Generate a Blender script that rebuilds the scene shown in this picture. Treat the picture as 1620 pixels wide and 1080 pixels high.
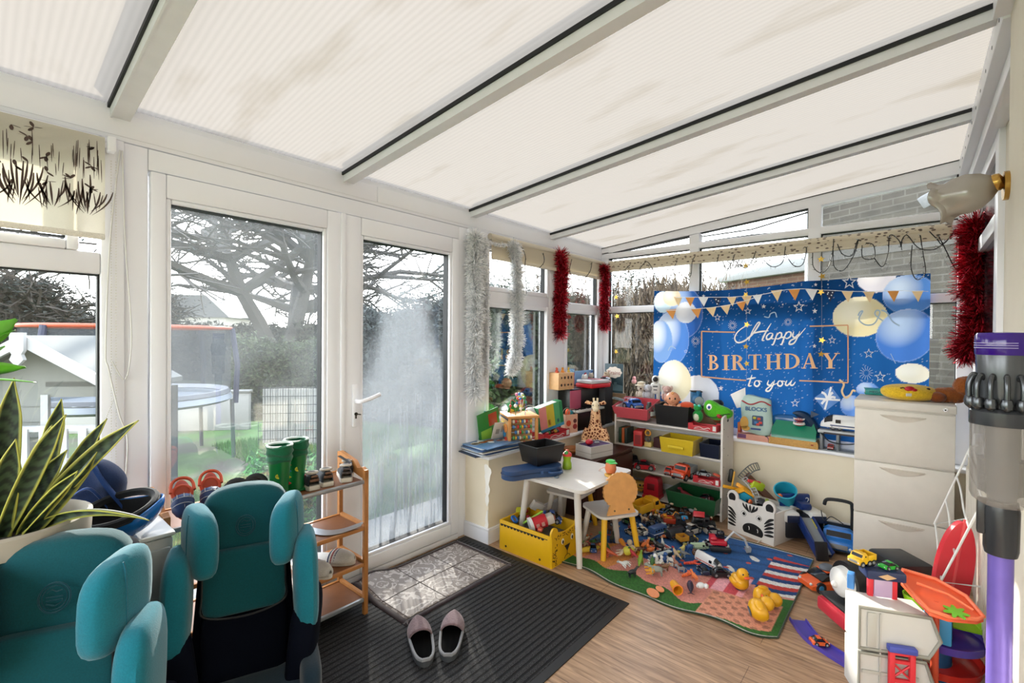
import bpy, bmesh, math, random
import numpy as np
from mathutils import Matrix, Vector, Euler
SC = bpy.context.scene; COL = SC.collection
for _o in list(bpy.data.objects): bpy.data.objects.remove(_o)
rnd = random.Random(7); R = math.radians; PI = math.pi

# ------------------------------------------------------------------ camera
FPX = 736.0; CAMZ = 1.35                        # focal length in pixels of the 1620x1080 frame
_X = Vector((636, 2, -FPX)).normalized()         # world X (along the door wall) as the lens sees it
_Y = Vector((-853, 12.5, -FPX)).normalized(); _Y = (_Y - _X*_X.dot(_Y)).normalized()
_Z = _X.cross(_Y)
CR = Matrix((_X, _Y, _Z))
cd = bpy.data.cameras.new('camera'); cam = bpy.data.objects.new('camera', cd); COL.objects.link(cam)
cd.sensor_width = 36; cd.lens = FPX/1620*36; cd.clip_start = .02; cd.clip_end = 300
cam.matrix_world = Matrix.Translation((0, 0, CAMZ)) @ CR.to_4x4()
SC.camera = cam
def at(px, py, ax, val):                         # point of the plane (axis = val) seen at that place
    d = CR @ Vector((px-810, 540-py, -FPX)); c = Vector((0, 0, CAMZ))
    return c + d*((val-c[ax])/d[ax])
def atd(px, py, dep):                            # point at that depth
    return Vector((0, 0, CAMZ)) + CR @ Vector((px-810, 540-py, -FPX))*(dep/FPX)

# ------------------------------------------------------------------ world, sun, exposure
W = bpy.data.worlds.new('world'); SC.world = W; W.use_nodes = True
nt = W.node_tree; nt.nodes.clear()
_o = nt.nodes.new('ShaderNodeOutputWorld'); _b = nt.nodes.new('ShaderNodeBackground')
_tc = nt.nodes.new('ShaderNodeTexCoord'); _s = nt.nodes.new('ShaderNodeSeparateXYZ'); _r = nt.nodes.new('ShaderNodeValToRGB')
nt.links.new(_tc.outputs['Generated'], _s.inputs[0]); nt.links.new(_s.outputs['Z'], _r.inputs[0])
_r.color_ramp.elements[0].position = .0; _r.color_ramp.elements[0].color = (1, .985, .96, 1)
_r.color_ramp.elements[1].position = .9; _r.color_ramp.elements[1].color = (.72, .82, 1, 1)
nt.links.new(_r.outputs[0], _b.inputs[0]); _b.inputs[1].default_value = 6.0
nt.links.new(_b.outputs[0], _o.inputs[0])
sd = bpy.data.lights.new('sun', 'SUN'); sd.energy = 10.0; sd.angle = R(.6); sd.color = (1, .93, .82)
sun = bpy.data.objects.new('sun', sd); COL.objects.link(sun)
sun.rotation_euler = Vector((.52, .85, .42)).to_track_quat('Z', 'Y').to_euler(); sun.location = (5, 9, 6)
SC.view_settings.view_transform = 'Standard'; SC.view_settings.look = 'None'
SC.view_settings.exposure = 0.62; SC.view_settings.gamma = 1.0; SC.view_settings.use_curve_mapping = False

# ------------------------------------------------------------------ materials
_MC = {}; TONE = [1.0]                         # colour multiplier; outdoor colours are darkened to offset overexposure
def lin(c):
    if isinstance(c, str):
        c = c.lstrip('#'); c = c*2 if len(c) == 3 else c; c = [int(c[i:i+2], 16)/255 for i in (0, 2, 4)]
    return tuple(TONE[0]*(x/12.92 if x <= .04045 else ((x+.055)/1.055)**2.4) for x in c)
class N:
    def __init__(s, m): s.t = m.node_tree; s.L = s.t.links
    def n(s, k, **a):
        x = s.t.nodes.new('ShaderNode'+k)
        for q, v in a.items(): setattr(x, q, v)
        return x
    def l(s, a, b): s.L.new(a, b)
def newmat(name):
    m = bpy.data.materials.new(name); m.use_nodes = True
    return m, N(m), m.node_tree.nodes['Principled BSDF']
def mt(c, rough=.45, kind='plastic', metal=0., trans=0.):
    key = (str(c), rough, kind, metal, trans, TONE[0])
    if key in _MC: return _MC[key]
    m, n, p = newmat('%s_%s' % (kind, str(c).strip('#')))
    col = lin(c) if isinstance(c, str) else c
    no = n.n('TexNoise'); tc = n.n('TexCoord'); n.l(tc.outputs['Object'], no.inputs['Vector'])
    mx = n.n('Mix', data_type='RGBA')
    sc, var, bump = dict(plastic=(9, .06, 0), fabric=(260, .25, .25), plush=(120, .35, .8), paint=(14, .07, .03), metal=(30, .1, .02), wood=(22, .2, .05), paper=(20, .08, 0), leaf=(30, .3, .1))[kind]
    no.inputs['Scale'].default_value = sc; no.inputs['Detail'].default_value = 3
    mx.inputs[6].default_value = (*[x*(1-var) for x in col], 1); mx.inputs[7].default_value = (*[min(1, x*(1+var)) for x in col], 1)
    n.l(no.outputs[0], mx.inputs[0]); n.l(mx.outputs[2], p.inputs['Base Color'])
    p.inputs['Roughness'].default_value = rough; p.inputs['Metallic'].default_value = metal
    if trans: p.inputs['Transmission Weight'].default_value = trans
    if rough >= .92 and kind == 'paint': p.inputs['Specular IOR Level'].default_value = .08
    if kind in ('fabric', 'plush'):
        p.inputs['Sheen Weight'].default_value = .25; p.inputs['Specular IOR Level'].default_value = .15
    if bump:
        b = n.n('Bump'); b.inputs['Strength'].default_value = bump; b.inputs['Distance'].default_value = .003
        n.l(no.outputs[0], b.inputs['Height']); n.l(b.outputs[0], p.inputs['Normal'])
    _MC[key] = m; return m
def fab(c): return mt(c, .9, 'fabric')
def vcol(name, rough=.8, rep=None):
    m, n, p = newmat(name); a = n.n('VertexColor'); a.layer_name = 'col'
    n.l(a.outputs[0], p.inputs['Base Color']); p.inputs['Roughness'].default_value = rough
    return m
def glass_mat(name='window_glass', tint=(.97, .985, .98), refl=.07):
    m, n, p = newmat(name); n.t.nodes.remove(p); out = n.t.nodes['Material Output']
    t = n.n('BsdfTransparent'); t.inputs[0].default_value = (*tint, 1)
    g = n.n('BsdfGlossy'); g.inputs['Roughness'].default_value = .01
    mx = n.n('MixShader'); fr = n.n('Fresnel'); fr.inputs[0].default_value = 1.35
    mul = n.n('Math', operation='MULTIPLY_ADD'); mul.inputs[1].default_value = .55; mul.inputs[2].default_value = refl*.35
    mul.use_clamp = True
    n.l(fr.outputs[0], mul.inputs[0]); n.l(mul.outputs[0], mx.inputs[0]); n.l(t.outputs[0], mx.inputs[1]); n.l(g.outputs[0], mx.inputs[2])
    n.l(mx.outputs[0], out.inputs[0]); return m

# ------------------------------------------------------------------ mesh builder
def rotm(rot):
    if rot is None: return Matrix.Identity(3)
    if isinstance(rot, (int, float)): return Matrix.Rotation(rot, 3, 'Z')
    if isinstance(rot, Matrix): return rot.to_3x3()
    return Euler(rot, 'XYZ').to_matrix()
def axm(d):                                       # matrix whose Z is d
    d = Vector(d).normalized(); return d.to_track_quat('Z', 'Y').to_matrix()
_BX = {}
def bevbox(s, b, seg):
    key = (tuple(round(x, 5) for x in s), round(b, 5), seg)
    if key in _BX: return _BX[key]
    bm = bmesh.new(); bmesh.ops.create_cube(bm, size=1)
    for v in bm.verts: v.co = Vector((v.co.x*s[0], v.co.y*s[1], v.co.z*s[2]))
    bmesh.ops.bevel(bm, geom=list(bm.edges)+list(bm.verts), offset=min(b, min(s)*.49), segments=seg, profile=.5, affect='EDGES')
    bm.verts.index_update()
    r = ([tuple(v.co) for v in bm.verts], [tuple(v.index for v in f.verts) for f in bm.faces]); bm.free()
    _BX[key] = r; return r
class G:
    def __init__(s, T=None): s.v = []; s.f = []; s.mi = []; s.T = T or Matrix.Identity(4)
    def add(s, vs, fs, m=0, A=None):
        k = len(s.v); T = s.T if A is None else s.T @ A
        s.v += [tuple(T @ Vector(v)) for v in vs]
        s.f += [tuple(i+k for i in f) for f in fs]; s.mi += [m]*len(fs); return s
    def box(s, c, sz, m=0, b=0., rot=None, seg=2):
        A = Matrix.Translation(c) @ rotm(rot).to_4x4()
        if b > 0: v, f = bevbox(sz, b, seg); return s.add(v, f, m, A)
        x, y, z = [q/2 for q in sz]
        v = [(-x,-y,-z),(x,-y,-z),(x,y,-z),(-x,y,-z),(-x,-y,z),(x,-y,z),(x,y,z),(-x,y,z)]
        return s.add(v, [(3,2,1,0),(4,5,6,7),(0,1,5,4),(1,2,6,5),(2,3,7,6),(3,0,4,7)], m, A)
    def bx(s, x0, x1, y0, y1, z0, z1, m=0, b=0.):
        return s.box(((x0+x1)/2, (y0+y1)/2, (z0+z1)/2), (abs(x1-x0), abs(y1-y0), abs(z1-z0)), m, b)
    def loft(s, rings, m=0, closed=True, cap=True, A=None):
        n = len(rings[0]); v = [p for r in rings for p in r]; f = []
        for i in range(len(rings)-1):
            for j in range(n if closed else n-1):
                a = i*n+j; b = i*n+(j+1) % n; f.append((a, b, b+n, a+n))
        if cap and closed: f.append(tuple(reversed(range(n)))); f.append(tuple(range(len(v)-n, len(v))))
        return s.add(v, f, m, A)
    def cyl(s, a, b, r, r2=None, m=0, n=16, cap=True):
        a = Vector(a); b = Vector(b); r2 = r if r2 is None else r2; M = axm(b-a)
        ring = lambda c, q: [tuple(c + M @ Vector((q*math.cos(t*2*PI/n), q*math.sin(t*2*PI/n), 0))) for t in range(n)]
        return s.loft([ring(a, r), ring(b, r2)], m, cap=cap)
    def lathe(s, c, prof, m=0, n=24, rot=None, cap=True):
        rings = [[(r*math.cos(t*2*PI/n), r*math.sin(t*2*PI/n), z) for t in range(n)] for r, z in prof]
        return s.loft(rings, m, cap=cap, A=Matrix.Translation(c) @ rotm(rot).to_4x4())
    def ball(s, c, r, m=0, n=14, rot=None):
        r = (r, r, r) if isinstance(r, (int, float)) else r; k = max(6, n//2+1)
        prof = [(math.sin(PI*i/k), -math.cos(PI*i/k)) for i in range(k+1)]; prof[0] = (.02, -1); prof[-1] = (.02, 1)
        A = Matrix.Translation(c) @ rotm(rot).to_4x4() @ Matrix.Diagonal((*r, 1))
        rings = [[(q*math.cos(t*2*PI/n), q*math.sin(t*2*PI/n), z) for t in range(n)] for q, z in prof]
        return s.loft(rings, m, A=A)
    def tube(s, pts, r, m=0, n=8, closed=False, flat=1.):
        P = [Vector(p) for p in pts]; k = len(P); rr = r if isinstance(r, (list, tuple)) else [r]*k
        rings = []; up = None
        for i in range(k):
            if closed: d = P[(i+1) % k]-P[i-1]
            else: d = P[min(i+1, k-1)]-P[max(i-1, 0)]
            if d.length < 1e-9: d = Vector((0, 0, 1))
            d.normalize()
            if up is None: up = Vector((0, 0, 1)) if abs(d.z) < .95 else Vector((1, 0, 0))
            x = d.cross(up)
            if x.length < 1e-4: x = d.orthogonal()
            x.normalize(); y = x.cross(d).normalized(); up = y
            rings.append([tuple(P[i] + x*(rr[i]*math.cos(t*2*PI/n)) + y*(rr[i]*flat*math.sin(t*2*PI/n))) for t in range(n)])
        if closed: rings.append(rings[0]); return s.loft(rings, m, cap=False)
        return s.loft(rings, m)
    def torus(s, c, Rr, r, m=0, n=24, k=8, rot=None, arc=(0, 2*PI)):
        M = rotm(rot); full = abs(arc[1]-arc[0]-2*PI) < 1e-6
        pts = [Vector(c) + M @ Vector((Rr*math.cos(arc[0]+(arc[1]-arc[0])*i/n), Rr*math.sin(arc[0]+(arc[1]-arc[0])*i/n), 0)) for i in range(n if full else n+1)]
        return s.tube(pts, r, m, k, closed=full)
    def prism(s, poly, d, m=0, A=None):            # poly in XY, extruded 0..d in Z
        n = len(poly)
        ar = sum(poly[i][0]*poly[(i+1) % n][1]-poly[(i+1) % n][0]*poly[i][1] for i in range(n))
        if ar < 0: poly = poly[::-1]
        v = [(x, y, 0) for x, y in poly]+[(x, y, d) for x, y in poly]
        f = [tuple(reversed(range(n))), tuple(range(n, 2*n))]+[(i, (i+1) % n, n+(i+1) % n, n+i) for i in range(n)]
        return s.add(v, f, m, A)
    def poly(s, pts, m=0, A=None): return s.add(pts, [tuple(range(len(pts)))], m, A)
    def grid(s, fn, nu, nv, m=0, A=None):
        v = [fn(i/nu, j/nv) for j in range(nv+1) for i in range(nu+1)]
        f = [(j*(nu+1)+i, j*(nu+1)+i+1, (j+1)*(nu+1)+i+1, (j+1)*(nu+1)+i) for j in range(nv) for i in range(nu)]
        return s.add(v, f, m, A)
    def o(s, name, mats, parent=None, label=None, cat=None, group=None, kind=None, loc=None, rot=None, ang=38, solid=0, sub=0):
        me = bpy.data.meshes.new(name); me.from_pydata(s.v, [], s.f)
        mats = mats if isinstance(mats, (list, tuple)) else [mats]
        for x in mats: me.materials.append(x if not isinstance(x, str) else mt(x))
        me.polygons.foreach_set('material_index', s.mi); me.polygons.foreach_set('use_smooth', [True]*len(s.f))
        me.update(); me.set_sharp_from_angle(angle=R(ang))
        ob = bpy.data.objects.new(name, me); COL.objects.link(ob)
        if parent is not None: ob.parent = parent
        if loc is not None: ob.location = loc
        if rot is not None: ob.rotation_euler = rot if not isinstance(rot, (int, float)) else (0, 0, rot)
        if solid: q = ob.modifiers.new('s', 'SOLIDIFY'); q.thickness = solid; q.offset = 0
        if sub: q = ob.modifiers.new('u', 'SUBSURF'); q.levels = sub; q.render_levels = sub
        tag(ob, label, cat, group, kind); return ob
def tag(o, label=None, cat=None, group=None, kind=None):
    if label: o['label'] = label
    if cat: o['category'] = cat
    if group: o['group'] = group
    if kind: o['kind'] = kind
    return o
def thing(name, label, cat, loc=(0, 0, 0), rot=0, group=None):
    e = bpy.data.objects.new(name, None); COL.objects.link(e); e.empty_display_size = .05
    e.location = loc; e.rotation_euler = rot if not isinstance(rot, (int, float)) else (0, 0, rot)
    return tag(e, label, cat, group)
def dup(root, loc, rot=None, label=None, group=None):
    def cp(o, par):
        c = o.copy(); COL.objects.link(c)
        if par is not None: c.parent = par
        for ch in [x for x in bpy.data.objects if x.parent == o]: cp(ch, c)
        return c
    r = cp(root, None); r.location = loc
    if rot is not None: r.rotation_euler = rot if not isinstance(rot, (int, float)) else (0, 0, rot)
    if label: r['label'] = label
    if group: r['group'] = group
    return r
def npmesh(name, V, F, mats, mi=None, parent=None, **k):    # heavy meshes from numpy, F (n,3) or (n,4)
    me = bpy.data.meshes.new(name); V = np.asarray(V, np.float32); F = np.asarray(F, np.int32); w = F.shape[1]
    me.vertices.add(len(V)); me.vertices.foreach_set('co', V.ravel())
    me.loops.add(F.size); me.loops.foreach_set('vertex_index', F.ravel())
    me.polygons.add(len(F)); me.polygons.foreach_set('loop_start', np.arange(0, F.size, w, dtype=np.int32))
    me.polygons.foreach_set('loop_total', np.full(len(F), w, np.int32))
    for x in (mats if isinstance(mats, (list, tuple)) else [mats]): me.materials.append(x)
    if mi is not None: me.polygons.foreach_set('material_index', np.asarray(mi, np.int32))
    me.update(calc_edges=True); ob = bpy.data.objects.new(name, me); COL.objects.link(ob)
    if parent is not None: ob.parent = parent
    return tag(ob, **k)
def text(body, size, depth, mat, name, parent=None, M=None, shear=0., align='CENTER', off=0., sx=1.):
    cu = bpy.data.curves.new('t', 'FONT'); cu.body = body; cu.size = size; cu.extrude = depth; cu.align_x = align; cu.align_y = 'CENTER'; cu.shear = shear; cu.offset = off
    t = bpy.data.objects.new('t', cu); COL.objects.link(t)
    dg = bpy.context.evaluated_depsgraph_get(); me = bpy.data.meshes.new_from_object(t.evaluated_get(dg))
    bpy.data.objects.remove(t); bpy.data.curves.remove(cu)
    me.name = name; me.materials.clear(); me.materials.append(mat if not isinstance(mat, str) else mt(mat))
    if sx != 1: me.transform(Matrix.Diagonal((sx, 1, 1, 1)))
    if M is not None: me.transform(M)
    ob = bpy.data.objects.new(name, me); COL.objects.link(ob)
    if parent is not None: ob.parent = parent
    return ob
def face_m(o, xd, yd):                           # matrix: local X -> xd, local Y -> yd, origin o
    x = Vector(xd).normalized(); y = Vector(yd).normalized(); z = x.cross(y)
    return Matrix.Translation(o) @ Matrix((x, y, z)).transposed().to_4x4()
def star(n, r, q=.42, a0=PI/2): return [((r if i % 2 == 0 else r*q)*math.cos(a0+i*PI/n), (r if i % 2 == 0 else r*q)*math.sin(a0+i*PI/n)) for i in range(2*n)]
def circ(cx, cy, r, n=20, ry=None, a=0): 
    ry = ry or r
    return [(cx+r*math.cos(t*2*PI/n)*math.cos(a)-ry*math.sin(t*2*PI/n)*math.sin(a), cy+r*math.cos(t*2*PI/n)*math.sin(a)+ry*math.sin(t*2*PI/n)*math.cos(a)) for t in range(n)]
def rrect(w, h, r, k=5, cx=0, cy=0):
    o = []
    for sx, sy, a in ((1, 1, 0), (-1, 1, 90), (-1, -1, 180), (1, -1, 270)):
        for i in range(k+1):
            t = R(a+90*i/k); o.append((cx+sx*(w/2-r)+r*math.cos(t), cy+sy*(h/2-r)+r*math.sin(t)))
    return o
def smooth_path(P, n=6):                         # Catmull-Rom
    P = [Vector(p) for p in P]; Q = [P[0]]+P+[P[-1]]; out = []
    for i in range(1, len(Q)-2):
        for k in range(n):
            t = k/n; a, b, c, d = Q[i-1:i+3]
            out.append(.5*((2*b)+(c-a)*t+(2*a-5*b+4*c-d)*t*t+(3*b-a-3*c+d)*t**3))
    out.append(P[-1]); return out
# ================================================================== ROOM SHELL
YD, XE, YH = 2.33, 4.04, -.30                    # door wall, end wall, house wall
XL = -1.6; SILL = .565; EAVE = 2.22; SLOPE = .0995
def rz(y): return EAVE+(YD-y)*SLOPE              # underside of the roof
def upvc():
    m, n, p = newmat('white_upvc'); tc = n.n('TexCoord'); no = n.n('TexNoise'); no.inputs['Scale'].default_value = 3; no.inputs['Detail'].default_value = 5
    n.l(tc.outputs['Object'], no.inputs['Vector']); r = n.n('ValToRGB'); n.l(no.outputs[0], r.inputs[0])
    r.color_ramp.elements[0].color = (.81, .82, .86, 1); r.color_ramp.elements[1].color = (.87, .88, .93, 1)
    n.l(r.outputs[0], p.inputs['Base Color']); p.inputs['Roughness'].default_value = .32; return m
UP = upvc(); UPD = mt('#e2e4e7', .5, 'paint'); GASK = mt('#16181a', .6); GLS = glass_mat()
def floor_mat():
    m, n, p = newmat('oak_laminate'); tc = n.n('TexCoord'); mp = n.n('Mapping'); n.l(tc.outputs['Object'], mp.inputs[0])
    mp.inputs['Rotation'].default_value = (0, 0, R(90))
    br = n.n('TexBrick'); br.inputs['Scale'].default_value = 1; br.inputs['Brick Width'].default_value = 1.25; br.inputs['Row Height'].default_value = .19
    br.inputs['Mortar Size'].default_value = .0012; br.inputs['Color1'].default_value = (.45, .285, .165, 1); br.inputs['Color2'].default_value = (.39, .24, .14, 1); br.inputs['Mortar'].default_value = (.16, .09, .05, 1); br.offset = .4
    n.l(mp.outputs[0], br.inputs[0])
    m2 = n.n('Mapping'); n.l(tc.outputs['Object'], m2.inputs[0]); m2.inputs['Scale'].default_value = (14, 1.6, 1)
    w = n.n('TexNoise'); w.inputs['Scale'].default_value = 2.2; w.inputs['Detail'].default_value = 9; w.inputs['Distortion'].default_value = 1.6; n.l(m2.outputs[0], w.inputs[0])
    cr = n.n('ValToRGB'); cr.color_ramp.elements[0].position = .3; cr.color_ramp.elements[0].color = (.55, .5, .46, 1); cr.color_ramp.elements[1].position = .7; cr.color_ramp.elements[1].color = (1.25, 1.25, 1.25, 1); n.l(w.outputs[0], cr.inputs[0])
    wv = n.n('TexWave', bands_direction='X'); wv.inputs['Scale'].default_value = .7; wv.inputs['Distortion'].default_value = 9; wv.inputs['Detail'].default_value = 2; wv.inputs['Detail Scale'].default_value = .6; n.l(m2.outputs[0], wv.inputs[0])
    c2 = n.n('ValToRGB'); c2.color_ramp.elements[0].position = 0; c2.color_ramp.elements[0].color = (.72, .68, .65, 1); c2.color_ramp.elements[1].position = .18; c2.color_ramp.elements[1].color = (1, 1, 1, 1); n.l(wv.outputs[0], c2.inputs[0])
    a = n.n('Mix', data_type='RGBA', blend_type='MULTIPLY'); a.inputs[0].default_value = 1; n.l(br.outputs[0], a.inputs[6]); n.l(cr.outputs[0], a.inputs[7])
    b = n.n('Mix', data_type='RGBA', blend_type='MULTIPLY'); b.inputs[0].default_value = .8; n.l(a.outputs[2], b.inputs[6]); n.l(c2.outputs[0], b.inputs[7])
    n.l(b.outputs[2], p.inputs['Base Color']); p.inputs['Roughness'].default_value = .38
    bp = n.n('Bump'); bp.inputs['Strength'].default_value = .15; bp.inputs['Distance'].default_value = .002; n.l(w.outputs[0], bp.inputs['Height']); n.l(bp.outputs[0], p.inputs['Normal']); return m
def wall_mat(name, c1, c2):
    m, n, p = newmat(name); tc = n.n('TexCoord'); no = n.n('TexNoise'); no.inputs['Scale'].default_value = 2.5; no.inputs['Detail'].default_value = 8; n.l(tc.outputs['Object'], no.inputs['Vector'])
    r = n.n('ValToRGB'); r.color_ramp.elements[0].position = .3; r.color_ramp.elements[0].color = (*lin(c1), 1); r.color_ramp.elements[1].position = .7; r.color_ramp.elements[1].color = (*lin(c2), 1)
    n.l(no.outputs[0], r.inputs[0]); n.l(r.outputs[0], p.inputs['Base Color']); p.inputs['Roughness'].default_value = .85
    n2 = n.n('TexNoise'); n2.inputs['Scale'].default_value = 120; n.l(tc.outputs['Object'], n2.inputs['Vector'])
    b = n.n('Bump'); b.inputs['Strength'].default_value = .2; b.inputs['Distance'].default_value = .003; n.l(n2.outputs[0], b.inputs['Height']); n.l(b.outputs[0], p.inputs['Normal']); return m
CREAM = wall_mat('cream_plaster', '#e4d9c0', '#efe5cf'); IVORY = wall_mat('ivory_wall', '#ddd6c6', '#e6e0d0')
G().bx(XL, XE, YH-.1, YD, -.12, 0).o('floor', floor_mat(), kind='structure')
# dwarf walls under the windows
G().bx(2.2, XE, YD-.235, YD+.07, 0, SILL-.012).o('wall_front_right', CREAM, kind='structure')
G().bx(XL, .38, YD-.12, YD+.07, 0, SILL-.012).o('wall_front_left', CREAM, kind='structure')
G().bx(3.9, XE+.14, YH, YD-.235, 0, SILL-.012).o('wall_end', CREAM, kind='structure')
G().bx(XL, 2.14, YH, -.22, 0, 2.62).bx(XL, 4.2, YH-.14, YH, 0, .7).bx(XL, 3.0, YH-.14, YH, .7, 2.62).bx(3.0, 4.2, YH-.14, YH, 2.36, 2.62).o('wall_house', IVORY, kind='structure')
G().bx(XL-.1, XL, YH-.1, YD+.07, -.1, .56).bx(XL-.1, XL, YH-.1, YD+.07, 2.1, 2.62).o('wall_left', IVORY, kind='structure')
def skirt(x0, x1, y0, y1, nm):
    G().bx(x0, x1, y0, y1, 0, .085).bx(x0+.002*(x1-x0 > .1), x1, y0+.004*(y1-y0 < .1), y1, .085, .1, b=.004).o(nm, UP, kind='structure')
skirt(2.185, 3.885, YD-.25, YD-.235, 'baseboard_front'); skirt(2.185, 2.2, YD-.25, YD-.02, 'baseboard_return'); skirt(3.885, 3.9, YH, YD-.25, 'baseboard_end')
G().bx(2.14, 3.88, YH, YH+.016, 0, .1, b=.004).o('baseboard_house', UP, kind='structure')
# sills
G().bx(2.175, XE, YD-.26, YD-.03, SILL-.012, SILL+.012, b=.006).o('trim_1', UP, kind='structure')
G().bx(3.872, XE+.01, YH, YD-.26, SILL-.012, SILL+.012, b=.006).o('trim_2', UP, kind='structure')
# peeled patches on the corner of the low wall (chipped paint)
g = G()
for i, (z, w) in enumerate(((.42, .022), (.47, .03), (.36, .02), (.30, .015), (.16, .012), (.1, .016))):
    g.prism([(w*math.cos(t)*(1+.3*math.sin(3*t+i)), .05*math.sin(t)*(1+.2*math.cos(2*t+i))) for t in np.linspace(0, 2*PI, 14)[:-1]], .0008+.0007*i, A=face_m((2.1995, YD-.225, z), (0, -1, 0), (0, 0, 1)))
g.o('trim_3', mt('#efece4', .7, 'paint'), kind='structure')
# eaves beam and its lower strip
g = G(); g.bx(XL, XE+.1, YD-.012, YD+.10, 2.095, EAVE+.03, b=.006); g.bx(XL, XE+.1, YD+.0, YD+.06, 2.08, 2.10)
g.o('trim_4', UP, kind='structure')
g = G()
for x0, x1 in ((XL, -.2), (-.2, 1.5), (1.5, XE)): g.bx(x0+.002, x1-.002, YD-.016, YD-.011, 2.112, 2.2, b=.002)
g.o('trim_5', UP, kind='structure')
# rafters
RX = [at(190, 171, 1, YD-.012).x, at(551, 277, 1, YD-.012).x, at(748, 336, 1, YD-.012).x, at(874, 373, 1, YD-.012).x]
print('RX', RX)
dx = .93
rx_all = [RX[0]-2*(RX[1]-RX[0]), RX[0]-(RX[1]-RX[0])]+RX
def slab(g, x0, x1, z0, z1, y0=YH+.1, y1=YD-.012, m=0):
    v = [(x0, y0, rz(y0)+z0), (x1, y0, rz(y0)+z0), (x1, y1, rz(y1)+z0), (x0, y1, rz(y1)+z0), (x0, y0, rz(y0)+z1), (x1, y0, rz(y0)+z1), (x1, y1, rz(y1)+z1), (x0, y1, rz(y1)+z1)]
    return g.add(v, [(3,2,1,0),(4,5,6,7),(0,1,5,4),(1,2,6,5),(2,3,7,6),(3,0,4,7)], m)
for i, x in enumerate([q for q in rx_all if q > XL]):
    g = G(); slab(g, x-.03, x+.03, -.045, .06); slab(g, x-.038, x-.030, -.012, .004, m=1); slab(g, x-.03, x-.024, -.049, -.045)
    g.o('trim_%d' % (10+i), [UPD, GASK], kind='structure')
def poly_mat():
    m, n, p = newmat('opal_polycarbonate'); n.t.nodes.remove(p); out = n.t.nodes['Material Output']; tc = n.n('TexCoord')
    sx = n.n('SeparateXYZ'); n.l(tc.outputs['Object'], sx.inputs[0])
    w = n.n('Math', operation='MULTIPLY'); w.inputs[1].default_value = 2*PI/.022; n.l(sx.outputs['X'], w.inputs[0])
    s = n.n('Math', operation='SINE'); n.l(w.outputs[0], s.inputs[0]); pw = n.n('Math', operation='MULTIPLY_ADD'); pw.inputs[1].default_value = .035; pw.inputs[2].default_value = .965; n.l(s.outputs[0], pw.inputs[0])
    no = n.n('TexNoise'); mp = n.n('Mapping'); mp.inputs['Scale'].default_value = (3.5, .9, 1); n.l(tc.outputs['Object'], mp.inputs[0]); n.l(mp.outputs[0], no.inputs['Vector']); no.inputs['Scale'].default_value = 1.6; no.inputs['Detail'].default_value = 7
    r = n.n('ValToRGB'); r.color_ramp.elements[0].position = .28; r.color_ramp.elements[0].color = (.104, .090, .070, 1); r.color_ramp.elements[1].position = .44; r.color_ramp.elements[1].color = (.127, .1135, .095, 1); n.l(no.outputs[0], r.inputs[0])
    vm = n.n('VectorMath', operation='SCALE'); n.l(r.outputs[0], vm.inputs[0]); n.l(pw.outputs[0], vm.inputs['Scale'])
    t = n.n('BsdfTranslucent'); d = n.n('BsdfDiffuse'); g = n.n('BsdfGlossy'); g.inputs['Roughness'].default_value = .12
    n.l(vm.outputs[0], t.inputs[0]); n.l(vm.outputs[0], d.inputs[0])
    a = n.n('MixShader'); a.inputs[0].default_value = .28; n.l(t.outputs[0], a.inputs[1]); n.l(d.outputs[0], a.inputs[2])
    b = n.n('MixShader'); b.inputs[0].default_value = .04; n.l(a.outputs[0], b.inputs[1]); n.l(g.outputs[0], b.inputs[2])
    bp = n.n('Bump'); bp.inputs['Strength'].default_value = .35; bp.inputs['Distance'].default_value = .004; n.l(s.outputs[0], bp.inputs['Height']); n.l(bp.outputs[0], g.inputs['Normal'])
    n.l(b.outputs[0], out.inputs[0]); return m
PM = poly_mat()
g = G(); e = [XL]+[q for q in rx_all if q > XL]+[XE+.1]
for a, b in zip(e[:-1], e[1:]):
    v = [(a, YH-.2, rz(YH-.2)+.004), (b, YH-.2, rz(YH-.2)+.004), (b, YD+.12, rz(YD+.12)+.004), (a, YD+.12, rz(YD+.12)+.004)]; g.poly(v)
g.o('ceiling', PM, kind='structure')
# wall plate along the house wall
g = G(); g.bx(2.14, XE+.05, YH, YH+.10, 2.37, 2.47, b=.008)
for k in range(10): g.cyl((2.2+k*.19, YH+.101, 2.40), (2.2+k*.19, YH+.098, 2.40), .007, m=1, n=10)
g.bx(2.14, XE+.02, YH+.0, YH+.06, 2.30, 2.37, b=.005); g.bx(XL, 2.14, YH, YH+.12, 2.38, 2.5)
g.o('trim_6', [UP, GASK], kind='structure')

# ---- frames and glass on a wall plane.  ax='y' -> wall along X at y ; ax='x' -> wall along Y at x
def P3(ax, u, w, z, base): return (u, base+w, z) if ax == 'y' else (base+w, u, z)
def fbox(g, ax, u0, u1, z0, z1, w0, w1, base, b=.006, m=0):
    p = P3(ax, u0, w0, z0, base); q = P3(ax, u1, w1, z1, base); g.bx(min(p[0], q[0]), max(p[0], q[0]), min(p[1], q[1]), max(p[1], q[1]), z0, z1, m, b)
def ring(g, ax, u0, u1, z0, z1, t, w0, w1, base, m=0, b=.006):
    fbox(g, ax, u0, u0+t, z0, z1, w0, w1, base, b, m); fbox(g, ax, u1-t, u1, z0, z1, w0, w1, base, b, m)
    fbox(g, ax, u0+t, u1-t, z0, z0+t, w0, w1, base, b, m); fbox(g, ax, u0+t, u1-t, z1-t, z1, w0, w1, base, b, m)
def pane(ax, u0, u1, z0, z1, base, par, mat=GLS, name='pane'):
    g = G(); fbox(g, ax, u0, u1, z0, z1, .026, .032, base, 0); return g.o(name, mat, par)
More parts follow.
